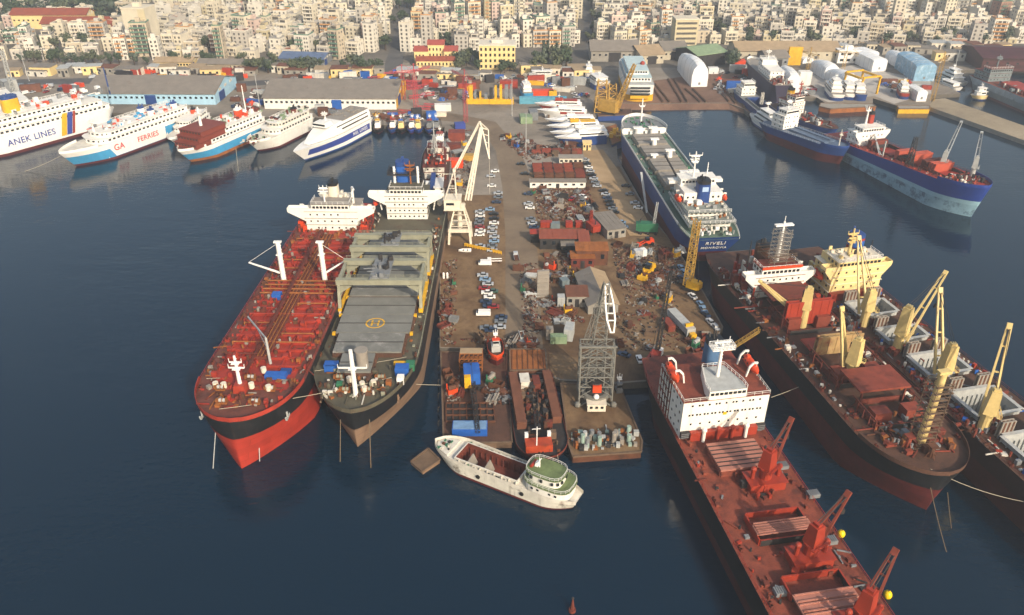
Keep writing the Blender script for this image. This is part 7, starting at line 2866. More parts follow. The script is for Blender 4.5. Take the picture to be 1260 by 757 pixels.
cats = [((657, 130), (716, 131), 7.5, 'red', 'red', 'red', 'white catamaran with red side stripe, farthest of the hauled-out ferries'),
        ((660, 138), (722, 140), 8, 'clean', 'red', 'clean', 'white catamaran with red upper band, second farthest of the hauled-out ferries'),
        ((670, 150), (732, 150), 7.5, 'navy', 'royal', 'clean', 'white and navy catamaran beside the yellow-topped catamaran'),
        ((672, 158), (738, 156), 8, 'navy', 'yellow', 'yellow', 'navy and white catamaran with broad yellow top'),
        ((676, 166), (746, 163), 7.5, 'navy', 'royal', 'clean', 'white catamaran with blue side band nearest the scrap rows'),
        ((682, 172), (748, 168), 6.5, 'navy', 'navy', 'clean', 'low white and dark navy catamaran, closest of the hauled-out ferries')]
for (a, b, B, h_, bd, rf, lab) in cats:
    fastcat(lab, W(a[0], a[1], 6), W(b[0], b[1], 6), B * .85, 2.7, h_, bd, rf)
# floating crane at the inlet
r, c = pontoon('crane_barge', 'low barge with orange deck load under the yellow floating crane', [(735, 136), (776, 134), (778, 141), (736, 143)], 3.2, M['navy'], M['rustdeck'])
lattice_crane('floating_crane', 'yellow lattice floating crane with boom reaching up to the right at the slipway inlet', W(752, 138, 3.3), (12, 9, 7), M['ochre'], W(781, 79, 34), 3.5, M['ochre'], M['ochre'], w1=1.4, n=14, t=.4)
c0 = W(748, 138, 3.3)
r = thing('scaffold_tower', 'tall yellow lattice frame of scaffolded machinery at the foot of the floating crane', 'crane frame', c0)
MB().lattice((-5, 1, 0), (-4, 3, 19), 7, 5, 6, .5).lattice((3, 0, 0), (2, 2, 17), 6, 4, 6, .5).build('frame', M['ochre'], r)
r, c = pontoon('barge', 'small dark-blue barge with yellow-brown deck beside the blue ship bow', [(746, 157), (758, 153), (766, 173), (753, 178)], 4, M['navy'], M['orangerust'])
q = PB()
clutter(q, -5, 5, -8, 8, 4, 16, 2, .8, 2.5, 2.6)
q.build('deck_load', [M['ochre'], M['yellow']], r)

# ---- ship on the slip, stern to the camera
S = Ship('slipway_ship', 'white and green ferry on the slipway, stern towards the water', 'ferry', W(773, 82, 6), W(787, 121, 5), 18, 9, tb=.3, ts=.05, wst=.95, rake=6, over=1)
S.root.location.z = 4.5
S.hull([(2.2, M['yellow']), (9, M['clean'])])
S.deck(M['palesteel'], 8.9)
for k, (a, b, w_) in enumerate(((-.4, .25, 15), (-.3, .2, 12.5))):
    mb = MB().bx(-w_ / 2, w_ / 2, S.L * a, S.L * b, 9 + k * 2.7, 11.5 + k * 2.7)
    mb.bx(-w_ / 2 - .4, w_ / 2 + .4, S.L * a - .5, S.L * b + .3, 11.5 + k * 2.7, 11.7 + k * 2.7, m=2)
    windows(mb, -w_ / 2 + .5, w_ / 2 - .5, S.L * a - .04, 10.4 + k * 2.7, 7, 1.2, 1.1)
    S.part('deckhouse', mb, [M['clean'], M['glass'], mat('pale_blue_deck', '#b4c6c6', .6, .15, .4, rust=.2)])
for zz in (3.2, 5.2, 7.2):
    S.part('stern_opening', MB().box((0, -S.L / 2 + .1, zz), (12.5, 1.8, .9)), M['glass'])
S.part('stern_ramp', MB().box((0, -S.L / 2 + .1, 1.3), (12, 1.9, 1.8)), M['yellow'])
MB().ball((4, -S.L * .1, 15), 1.6, 10, 6).build('radome', M['red'], S.root)
# slipway rails
for (x0, y0, x1, y1) in ((800, 104, 816, 126.5), (806, 104, 824, 126.5), (822, 98, 839, 126.5), (829, 98, 846, 126.5), (843, 110, 862, 126.5), (852, 110, 869, 126.5), (878, 104, 897, 126), (884, 100, 905, 128), (893, 100, 916, 133)):
    a, b = W(x0, y0, QT), W(x1, y1, QT)
    r = thing('slipway_rail', 'dark timber slip rail running down to the water', 'slipway rail', a, 0, 'rails of the slipways')
    MB().bar(UP * .4, b - a + UP * .4, 1.0, .8).build('beam', M['timber'], r)
    MB().bar(UP * .95, b - a + UP * .95, .25, .3).build('rail', M['rust'], r)


# ---- shrink-wrapped yachts
def wrapped(label, front, back, w_, h_, m='wrapwhite', taper=.55, arch=True, cat_='wrapped yacht'):
    a, b = W(front[0], front[1], QZ), W(back[0], back[1], QZ)
    d = b - a
    L = d.length
    rz = math.atan2(-d.x, d.y)
    r = thing('wrapped_yacht', label, cat_, a, rz)
    rings = []
    n = 9
    for i in range(n):
        f = i / (n - 1)
        k = 1 - (1 - taper) * (max(0, (f - .35) / .65) ** 1.5 if arch else 0)
        hh = h_ * (1 - (1 - taper) * (max(0, (f - .3) / .7) ** 2 if arch else 0)) * (1 if f > .02 else .92)
        ww = w_ / 2 * (k if arch else 1)
        y = f * L
        if arch:
            prof = [(-1, 0), (-1, .5), (-.86, .78), (-.5, .95), (0, 1), (.5, .95), (.86, .78), (1, .5), (1, 0)]
        else:
            prof = [(-1, 0), (-1, .5), (-.99, .9), (-.55, .99), (0, 1), (.55, .99), (.99, .9), (1, .5), (1, 0)]
        rings.append([(x * ww * R.uniform(.985, 1.015), y, z * hh * R.uniform(.99, 1.01)) for x, z in prof])
    mb = MB().loft(rings)
    mb.build('wrapping', M[m], r, True)
    for i in range(4):
        f = .15 + i * .22
        rg = rings[int(f * (n - 1))]
        mb = MB()
        for p, q in zip(rg, rg[1:]):
            mb.bar(V3(p[0] * 1.005, p[1], p[2] * 1.005), V3(q[0] * 1.005, q[1], q[2] * 1.005), .12)
        mb.build('strap', M['palesteel'], r)
    MB().box((0, -.05, 2.2), (1.4, .1, 1.6)).build('door', M['steel'], r)
    return r


wrapped('tall white arched wrapping on the slipway, alone between rails and green-roofed shed', (860, 107), (840, 86), 11, 16, taper=.75)
wrapped('white arched wrapping by the purple-hulled ship', (974, 115), (962, 99), 10, 13, taper=.8)
wrapped('white domed wrapping, upper one of the two beside yellow gantry', (1022, 97), (1002, 86), 11, 10, taper=.7)
wrapped('white domed wrapping, lower one next to yellow gantry', (1045, 110), (1021, 97), 11, 10, taper=.7)
wrapped('large white box-shaped wrapping left of tarpaulin-covered yacht', (1081, 88), (1060, 78), 11, 9, taper=.9, arch=False)
wrapped('white box-shaped wrapping behind the large box-shaped one', (1072, 77), (1056, 71), 11, 8, taper=.9, arch=False)
wrapped('small white wrapping at the quay beside jetty crane', (1133, 125), (1120, 117), 6.5, 7, taper=.9, arch=False)
wrapped('long white wrapping between box-shaped wrapping and tarpaulin yacht', (1112, 84), (1095, 74), 10, 9, taper=.85)
wrapped('yacht under mottled blue and white tarpaulin', (1136, 100), (1112, 84), 14, 12, m='wrapblue', taper=.9, arch=False)
wrapped('small white wrapped boat in front of long tan shed', (994, 78), (985, 74), 9, 4, taper=.8)
# yellow gantry
r = thing('travel_lift', 'yellow gantry boat lift beside the domed wrappings', 'boat lift', W(1068, 117, QT), .35)
for sx in (-7, 7):
    for y in (0, 16):
        MB().bar((sx, y, 0), (sx, y, 11), 1.0).cyl((sx - .4, y, .8), (sx + .4, y, .8), .9, n=10).build('leg', M['yellow'], r)
    MB().bar((sx, -1, 11), (sx, 17, 11), 1.1, 1.3).build('side_beam', M['yellow'], r)
MB().bar((-7, 0, 11.8), (7, 0, 11.8), 1.0).bar((-7, 16, 11.8), (7, 16, 11.8), 1.0).build('cross_beam', M['yellow'], r)
# pontoons with orange edges
pontoon('floating_dock', 'floating dock pontoon with orange edge carrying three yachts', [(1008, 131), (1022, 134), (1078, 131), (1074, 128), (1010, 127)], 3, M['orangerust'], M['concrete'])
pontoon('floating_dock', 'floating dock pontoon with yellow edge below the jetty crane', [(1106, 134), (1144, 134), (1144, 130), (1104, 130)], 3, M['yellow'], M['concrete'])


def yacht(label, bow, stern, B, hullm='clean', z=None, cat_='yacht', decks=2):
    s = Ship('motor_yacht', label, cat_, W(*bow, 2), W(*stern, 2), B, 3.2, None, tb=.5, ts=.08, wst=.85, rake=3, over=.8, pdeck=(1.8, .75))
    if z:
        s.root.location.z = z
    s.hull([(.8, M['navy']), (3.2, M[hullm])])
    s.deck(M['warmgrey'], 3.15)
    L = s.L
    for k in range(decks):
        w_ = B * (.75 - .12 * k)
        a, b = -L * (.36 - .06 * k), L * (.2 - .1 * k)
        mb = MB().prism([(-w_ / 2, a), (w_ / 2, a), (w_ / 2, b - 2), (w_ / 4, b), (-w_ / 4, b), (-w_ / 2, b - 2)], 3.2 + 2.3 * k, 5.3 + 2.3 * k)
        mb.prism([(-w_ / 2 - .3, a - .8), (w_ / 2 + .3, a - .8), (w_ / 2 + .2, b - 1.5), (w_ / 4, b + .4), (-w_ / 4, b + .4), (-w_ / 2 - .2, b - 1.5)], 5.3 + 2.3 * k, 5.5 + 2.3 * k)
        for sd in (-1, 1):
            mb.bar((sd * (w_ / 2 + .03), a + .6, 4.5 + 2.3 * k), (sd * (w_ / 2 + .03), b - 2.4, 4.5 + 2.3 * k), .1, .8, m=1)
        s.part('cabin_deck', mb, [M['clean'], M['glass']])
    mast(s, 'radar_arch', (0, -L * .1, 3.2 + 2.3 * decks), 2.6, M['clean'], .25, cross=((.7, 1.6),))
    return s


yacht('white yacht, left of the three on the floating dock', (1016, 108), (1030, 126), 9, z=3.8, decks=3)
yacht('white open-deck yacht in the middle of the floating dock', (1034, 111), (1046, 125), 8, z=3.8)
yacht('dark-hulled yacht, right of the three on the floating dock', (1048, 112), (1058, 126), 8, 'navy', z=3.8)
yacht('white yacht moored in the far right basin', (1150, 90), (1184, 104), 10, decks=3)
yacht('low grey-white boat inside the far right basin nearer the jetty', (1152, 100), (1180, 110), 7, decks=1)
yacht('small beige and red fishing boat off the far right quay end', (1194, 119), (1212, 118), 7, 'creamhouse', decks=2)
yacht('small pale boat left of the grey ship bow in the far right basin', (1198, 106), (1215, 103), 7, decks=1)
yacht('red and white service boat on the yard edge near the small wrapping', (1104, 112), (1112, 124), 6, 'red', z=3.6)
# grey ship at the right edge
S = Ship('cargo_ship', 'large grey ship with reddish deck cut off by the right edge of the far basin', 'cargo ship', W(1330, 147, 6), W(1205, 97, 6), 20, 9, tb=.2, ts=.1, wst=.85, rake=3, over=3)
S.hull([(1.5, M['darkred']), (5, M['grey']), (9, mat('worn_pale_grey_hull', '#8f9aa0', .6, .25, .3, rust=.55, streak=.5, rustcol='#47525c'))])
S.deck(M['reddeck2'], 8.9)
S.part('trunk_deck', MB().bx(-6, 6, -S.L * .2, S.L * .4, 9, 11.4), M['reddeck'])
top = crew_house(S, -8, 8, -S.L * .46, -S.L * .3, 9, 2, 2.6, 'grey', 'rustred', 6)
mast(S, 'radar_mast', (0, -S.L * .36, top), 8, M['grey'], .5, cross=((.7, 4),), radar=True)
q = PB()
clutter(q, -8, 8, -S.L * .28, S.L * .3, 9, 60, 4, .6, 2.4, 3)
q.build('deck_gear', [M['grey'], M['rustred'], M['dirtywhite'], M['steel']], S.root)
# purple-hulled ship on the eastern slip and its neighbour
S = Ship('slipway_ship', 'dark purple-hulled ship with white upperworks hauled onto the eastern slip', 'ship', W(922, 82, 8), W(962, 117, 8), 13, 10, tb=.3, ts=.1, wst=.8, rake=6, over=2)
S.root.location.z = 4.0
S.hull([(10, mat('dark_purple_hull', '#3a3548', .6, .2, .2, streak=.3, rustcol='#4f3a38'))])
S.deck(M['warmgrey'], 9.9)
S.bulwark(.75, 1, 1.4, M['clean'], 10)
top = crew_house(S, -4.5, 4.5, -S.L * .3, S.L * .05, 10, 2, 2.6, 'clean', 'white', 5)
mast(S, 'radar_mast', (0, 0, top), 6, M['clean'], .3, radar=True)
q = PB()
clutter(q, -5.5, 5.5, -S.L * .48, -S.L * .3, 10, 40, 3, .5, 2.2, 3)
q.build('deck_gear', [M['dirtywhite'], M['rustred'], M['steel']], S.root)
yacht('white sharp-bowed yacht hauled out right of the purple-hulled ship', (941, 84), (952, 100), 7, z=6)
yacht('white upturned hull standing beside the yellow floating crane', (728, 102), (742, 112), 11, z=5, decks=1)
yacht('white cabin boat on the hard by the white upturned hull', (722, 92), (725, 99), 6, z=3.6)
yacht('long wooden-white caique hull on the hard behind the yellow machinery', (642, 99), (684, 99), 6, 'palecream', z=3.4, decks=1)
yacht('pale blue work hull on the hard left of orange container', (643, 112), (650, 124), 7, 'skyblue', z=3.6)
# yellow machinery barge on the hard
r = thing('dredger', 'yellow and black dredging plant standing on the hard above the pier road', 'dredger', W(603, 127, QT), -.02)
MB().bx(-15, 15, -2.5, 2.5, 0, 3.2).build('hull', M['yellow'], r)
for i in range(9):
    x = -13 + i * 3.2
    hh = R.uniform(3, 9)
    MB().bx(x, x + R.uniform(1, 2.4), -2, 2, 3.2, 3.2 + hh).build('plant_module', M[R.choice(['yellow', 'yellow', 'darksteel', 'steel', 'yellow'])], r)
MB().lattice((-12, 0, 3.2), (-14, -1, 11), 1.6, 1, 5, .3).build('ladder_frame', M['yellow'], r)
for a in (('long orange container above the hydrofoils', 662, 118, 20, 5, 4, M['orange'], 0), ('turquoise container row in front of orange container', 668, 127, 30, 4, 4, mat('turquoise_paint', '#5a9bb0', .6, .2, .5, rust=.2), 0),
          ('small yellow container right of long orange container', 680, 119, 5, 4, 4, M['yellow'], 0), ('red container stack behind the yellow dredging plant', 626, 108, 12, 5, 5, M['red'], 0),
          ('pale green truck body by the pier road head', 647, 150, 7, 8, 4, M['palegreen'], .1), ('blue-grey truck body by the pier road head', 656, 146, 5, 8, 5, M['steel'], .1),
          ('yellow tall door panel in front of the grey shed', 976, 80, 10, 2, 13, M['yellow'], 0), ('orange shelter by the green-roofed shed', 908, 82, 9, 6, 5, M['orange'], 0),
          ('small white block house on the slip under green roof', 877, 90, 7, 5, 4, M['clean'], 0), ('stacked white cabins left of the wrapped yacht pair', 988, 104, 8, 6, 9, M['white'], 0)):
    container(*a)

# ---- quayside warehouses and yard sheds
stone = mat('pale_stone_wall', '#b9ae97', .8, .15, .3, streak=.2, rustcol='#7d7260')
lblue = mat('light_blue_wall', '#9fc3d6', .7, .1, .3, streak=.2)


def warehouse(label, fl, fr, depth_px, h_, hr, mw, mr, mend, door, nwin, name='warehouse'):
    """long gabled warehouse: front-left and front-right foot pixels"""
    a, b = W(fl[0], fl[1], QZ), W(fr[0], fr[1], QZ)
    d = b - a
    L = d.length
    rz = math.atan2(d.y, d.x)
    dp = depth_px
    r = thing(name, label, 'warehouse', a, rz)
    MB().add([(0, 0, 0), (L, 0, 0), (L, 0, h_), (0, 0, h_), (0, dp, 0), (L, dp, 0), (L, dp, h_), (0, dp, h_)], [(0, 1, 2, 3), (5, 4, 7, 6), (0, 3, 7, 4)]).build('long_wall', mw, r)
    MB().add([(L + .02, 0, 0), (L + .02, dp, 0), (L + .02, dp, h_), (L + .02, dp / 2, hr), (L + .02, 0, h_)], [(0, 1, 2, 3, 4)]).build('gable_wall', mend, r)
    MB().add([(-.02, 0, 0), (-.02, dp, 0), (-.02, dp, h_), (-.02, dp / 2, hr), (-.02, 0, h_)], [(4, 3, 2, 1, 0)]).build('gable_wall', mend, r)
    for (y0, y1, z0, z1) in ((-1, dp / 2, h_ - .3, hr), (dp + 1, dp / 2, h_ - .3, hr)):
        mb = MB().add([(-1, y0, z0 + .1), (L + 1, y0, z0 + .1), (L + 1, y1, z1 + .1), (-1, y1, z1 + .1), (-1, y0, z0 + .5), (L + 1, y0, z0 + .5), (L + 1, y1, z1 + .5), (-1, y1, z1 + .5)],
                      [(3, 2, 1, 0), (4, 5, 6, 7), (0, 1, 5, 4), (1, 2, 6, 5), (2, 3, 7, 6), (3, 0, 4, 7)])
        mb.build('roof', mr, r)
    for i in range(nwin):
        x = L * (i + .5) / nwin
        if abs(x / L - door[0]) < .03:
            continue
        MB().box((x, -.06, h_ * .62), (1.5, .12, 1.3)).build('window', M['glass'], r)
    MB().box((L * door[0], -.1, h_ * .42), (door[1], .2, h_ * .84)).build('door', door[2], r)
    MB().box((L + .12, dp * .3, h_ * .4), (.2, dp * .24, h_ * .8)).build('end_door', M['navy'], r)
    for k in range(3):
        MB().box((L + .12, dp * (.25 + k * .25), h_ * 1.02), (.2, dp * .1, h_ * .22)).build('gable_louvre', M['dirtywhite'], r)
    return r


warehouse('long grey-roofed warehouse with light blue walls and blue gable', (108, 128), (266, 129), 42, 7, 12.5, lblue, M['roofgrey'], lblue, (.5, 7, M['navy']), 24)
warehouse('long grey-roofed white warehouse with yellow gable and blue door', (326, 134), (488, 135), 44, 7, 12.5, M['white'], M['roofgrey'], M['yellow'], (.55, 6, M['blue']), 26)
warehouse('long tan yard shed with grey roof behind the wrapped yachts', (905, 76), (1032, 76), 26, 8, 12, stone, M['rooftan'], stone, (.3, 8, M['darksteel']), 12)
warehouse('grey yard shed with dark front behind purple-hulled ship', (942, 87), (968, 86), 18, 9, 12, M['steel'], M['roofgrey'], M['steel'], (.5, 7, M['darksteel']), 4)
warehouse('large grey-brown shed behind the slipway ferry', (727, 76), (785, 76), 24, 8, 13, M['concrete'], M['roofgrey'], M['concrete'], (.5, 9, M['darksteel']), 8)
warehouse('tan-roofed shed above the slipway rails', (788, 80), (816, 78), 26, 7, 11, stone, M['rooftan'], stone, (.5, 7, M['darksteel']), 5)
warehouse('grey-roofed shed left of the green-roofed shed', (816, 74), (845, 73), 24, 7, 11, stone, M['roofgrey'], stone, (.5, 7, M['darksteel']), 5)
warehouse('pale green-roofed open shed at the slipway head', (857, 84), (892, 79), 26, 9, 12, M['darksteel'], M['palegreen'], M['darksteel'], (.5, 9, M['darksteel']), 3)
warehouse('low dark red-brown hall along the right edge of the far shore', (1206, 87), (1330, 90), 40, 9, 12, M['maroon'], M['maroon'], M['maroon'], (.5, 8, M['darksteel']), 10)
warehouse('low cream range beyond the quay road', (192, 85), (237, 85), 12, 5, 7, M['creamhouse'], M['rooftan'], M['creamhouse'], (.5, 3, M['darksteel']), 12)
warehouse('long low stone store behind the light blue warehouse', (245, 87), (308, 88), 12, 5, 7, stone, M['roofgrey'], stone, (.5, 3, M['darksteel']), 12)
warehouse('grey market hall beside the central avenue', (345, 80), (398, 82), 20, 5, 7.5, M['steel'], mat('dull_blue_roof', '#5a6a86', .7, .25, .3, rust=.3), M['steel'], (.5, 4, M['darksteel']), 10)
warehouse('cream school range with red roof on the left hillside', (18, 36), (110, 36), 16, 12, 16, M['creamhouse'], M['roofred'], M['creamhouse'], (.5, 5, M['darksteel']), 16)
warehouse('orange-roofed school range below the cream school', (55, 46), (140, 46), 16, 11, 15, stone, M['roofred'], M['roofred'], (.5, 5, M['darksteel']), 14)
# grey harbour crane at the left edge
lattice_crane('harbour_crane', 'grey harbour crane at the left edge behind the large ferry', W(17, 120, QT), (8, 9, 10), M['steel'], W(2, 62, 34), 2.6, M['palesteel'], M['palesteel'], w1=1.4, n=9, t=.45)
# school with red roofs
r = thing('school_building', 'cream villa-like school with red roofs and raised centre block beside the avenue', 'school', W(537, 80, QZ), .02)
for (x0, x1, y0, y1, h_) in ((-16, -6, 0, 14, 10), (6, 16, 0, 14, 10), (-6, 6, 3, 14, 14), (-14, 14, -8, 0, 5)):
    wb = MB().gable(x0, x1, y0, y1, 0, h_, h_ + 2.2, 0, 0, 'x')
    nw = 4
    o = len(wb.f)
    mb = MB()
    mb.v, mb.f, mb.m = wb.v, wb.f[:4], [0] * 4
    mb.build('wall', M['creamhouse'], r)
    rb = MB()
    rb.v, rb.f, rb.m = list(wb.v), wb.f[4:], [0] * (o - 4)
    rb.build('roof', mat('school_red_roof', '#9c4a3e', .8, .2, .3) if h_ > 5 else M['roofred'], r)
    for k in range(int(h_ / 4.5)):
        for i in range(int((x1 - x0) / 2.6)):
            MB().box((x0 + 1.4 + i * 2.6, y0 - .06, 2.6 + k * 4), (1.0, .12, 1.9)).build('window', M['glass'], r)
r = thing('office_building', 'broad cream office block with flat roof right of the red-roofed school', 'building', W(612, 86, QZ), 0)
MB().bx(-13, 13, 0, 16, 0, 17).build('wall', M['creamhouse'], r)
MB().bx(-13.4, 13.4, -.4, 16.4, 17, 17.8).bx(-4, 4, 5, 10, 17.8, 20).build('roof', M['palecream'], r)
for k in range(4):
    for i in range(8):
        MB().box((-11.5 + i * 3.3, -.06, 2.5 + k * 4), (1.4, .12, 2.0)).build('window', M['glass'], r)
r = thing('office_building', 'white two-storey office with dark windows beside the long tan shed', 'building', W(1043, 78, QZ), 0)
MB().bx(-8, 8, 0, 9, 0, 9).build('wall', M['clean'], r)
MB().bx(-8.3, 8.3, -.3, 9.3, 9, 9.5).bx(-3, 3, 3, 7, 9.5, 12).build('roof', M['clean'], r)
for k in range(2):
    for i in range(3):
        MB().box((-5 + i * 5, -.06, 2.4 + k * 4.4), (2.6, .12, 1.8)).build('window', M['glass'], r)

# ---- trees
leafm = [mat('dark_foliage', '#3d4a32', .8, .35, .8), mat('olive_foliage', '#545a40', .8, .35, .8), mat('grey_green_foliage', '#4d5646', .8, .3, .8)]
bark = mat('bark', '#4a3b2e', .9, .3, 2)
RT = random.Random(5)


def tree_mesh(kind, rr):
    mb = MB()
    n = 230
    cl = []
    if kind == 'cypress':
        cl = [((0, 0, 3 + k * 1.6), 1.5 - k * .15, 1.6) for k in range(7)]
        top, h0 = 14, 2
    else:
        for k in range(9):
            a = rr.uniform(0, 6.28)
            q = rr.uniform(.6, 2.6)
            cl.append(((q * math.cos(a), q * math.sin(a), rr.uniform(4.2, 7.6)), rr.uniform(1.3, 2.2), 1.0))
    for i in range(n):
        c, rad, sq = rr.choice(cl)
        d = Vector((rr.gauss(0, 1), rr.gauss(0, 1), rr.gauss(0, 1))).normalized()
        k = rad * (rr.uniform(.55, 1.08))
        p = Vector(c) + Vector((d.x * k, d.y * k, d.z * k * sq * .85))
        s_ = rr.uniform(.35, .8)
        u = Vector((rr.gauss(0, 1), rr.gauss(0, 1), rr.gauss(0, 1))).normalized()
        v = u.cross(d + Vector((.01, 0, 0))).normalized()
        w2 = (d + u * .5).cross(v).normalized()
        mb.add([p + v * s_, p + w2 * s_, p - v * s_, p - w2 * s_ * .8], [(0, 1, 2, 3)])
    return mb


_tree = []
for i in range(6):
    kind = 'cypress' if i == 5 else 'round'
    cm = tree_mesh(kind, RT).build('crown', leafm[i % 3])
    tb_ = MB().cyl((0, 0, 0), (0, 0, 4.2), .35, .22, 7)
    for k in range(4):
        a = k * 1.6
        tb_.cyl((0, 0, 3.2), (1.6 * math.cos(a), 1.6 * math.sin(a), 5.6), .16, .06, 5)
    tm = tb_.build('trunk', bark)
    _tree.append((cm.data, tm.data))
    bpy.data.objects.remove(cm)
    bpy.data.objects.remove(tm)


def tree(x, y, k, label, s_=1.0, z=QZ):
    r = thing('cypress_tree' if k == 5 else 'city_tree', label, 'tree', (x, y, z), RT.uniform(0, 6))
    r['group'] = 'trees of the town and harbour'
    r.scale = (s_, s_, s_ * RT.uniform(.85, 1.2))
    for nm, me in zip(('crown', 'trunk'), _tree[k]):
        o = bpy.data.objects.new(nm, me)
        COL.objects.link(o)
        o.parent = r
    return r


TL = ['dark green bushy tree', 'olive-green spreading tree', 'grey-green tree', 'dark rounded tree', 'olive-green tree', 'slim dark cypress']


def trees(n, quad, where, smin=.8, smax=1.3, kinds=(0, 1, 2, 3, 4)):
    for _ in range(n):
        u, v = RT.random(), RT.random()
        a = Vector(quad[0]).lerp(Vector(quad[1]), u)
        b = Vector(quad[3]).lerp(Vector(quad[2]), u)
        p = W(*a.lerp(b, v), QZ)
        k = RT.choice(kinds)
        tree(p.x, p.y, k, TL[k] + ' ' + where, RT.uniform(smin, smax))


trees(34, [(20, 76), (300, 79), (300, 84), (20, 80)], 'in the belt behind the quay road', .7, 1.2)
trees(30, [(300, 84), (470, 86), (470, 92), (300, 90)], 'in the belt between warehouses and city, left of the avenue', .8, 1.3)
trees(14, [(655, 76), (700, 76), (702, 90), (655, 90)], 'in the cluster above the orange container', 1.1, 1.7)
trees(5, [(668, 80), (685, 80), (685, 90), (668, 90)], 'standing out of the cluster above orange container', 1.2, 1.5, (5,))
trees(12, [(560, 74), (590, 74), (592, 90), (560, 90)], 'between the red-roofed school and the office block', .9, 1.3)
trees(10, [(598, 84), (650, 86), (650, 92), (600, 92)], 'in front of the broad cream office block', .7, 1.0)
trees(8, [(895, 78), (905, 78), (905, 86), (893, 86)], 'right of the green-roofed slipway shed', 1.0, 1.4)
trees(20, [(880, 50), (1240, 50), (1240, 58), (880, 58)], 'along the foot of the eastern city', .8, 1.3)
trees(26, [(0, 2), (150, 0), (170, 26), (0, 30)], 'on the dark wooded slope, upper left', 1.2, 2.0)
trees(18, [(5, 44), (150, 44), (165, 66), (5, 66)], 'around the school ranges', .9, 1.4)
trees(14, [(478, 8), (520, 8), (510, 60), (470, 70)], 'along the central avenue', .9, 1.3)
trees(10, [(724, 5), (740, 5), (746, 60), (734, 60)], 'along the second avenue', .9, 1.3)
# wooded slope beyond as one mass
mb = MB()
for _ in range(5200):
    p = W(RT.uniform(-60, 165), RT.uniform(-14, 30), QZ)
    c = p + UP * RT.uniform(1, 9)
    for k in range(1):
        u = Vector((RT.gauss(0, 1), RT.gauss(0, 1), RT.gauss(0, 1))).normalized()
        v = u.cross(Vector((.3, .2, 1))).normalized()
        s_ = RT.uniform(1.0, 2.4)
        w2 = u
        mb.add([c + v * s_, c + w2 * s_, c - v * s_, c - w2 * s_], [(0, 1, 2, 3)], RT.randrange(3))
mb.build('woodland', leafm)['kind'] = 'stuff'

# ---- the city
CW = {'cream': mat('city_cream', '#c9bfa8', .85, .1, .2, streak=.15, rustcol='#8a7c64'), 'white': mat('city_white', '#d0c9ba', .85, .08, .2, streak=.15, rustcol='#9a8f80'),
      'pale grey': mat('city_grey', '#b3aca0', .85, .1, .2, streak=.15, rustcol='#7d766b'), 'beige': mat('city_beige', '#b8aa92', .85, .1, .2, streak=.15, rustcol='#7f7058'),
      'pale pink': mat('city_pink', '#c0a99c', .85, .1, .2, streak=.15, rustcol='#86695c'), 'sand': mat('city_sand', '#bfb290', .85, .1, .2), 'terracotta': mat('city_terracotta', '#a07a66', .85, .15, .2),
      'ivory': mat('city_ivory', '#cdc3ad', .85, .08, .2, streak=.1)}
croof = mat('city_roof', '#98928a', .9, .25, .15)
croofr = mat('city_tile_roof', '#9a5a42', .9, .2, .3)
cdark = mat('city_window', '#55514b', .5, .3, .3)
cawn = {'green': mat('awning_green', '#5f7d6a', .8, .1), 'orange': mat('awning_orange', '#b98a5a', .8, .1), 'white': CW['white'], 'grey': mat('awning_grey', '#8f8c86', .8, .1)}
RC = random.Random(21)


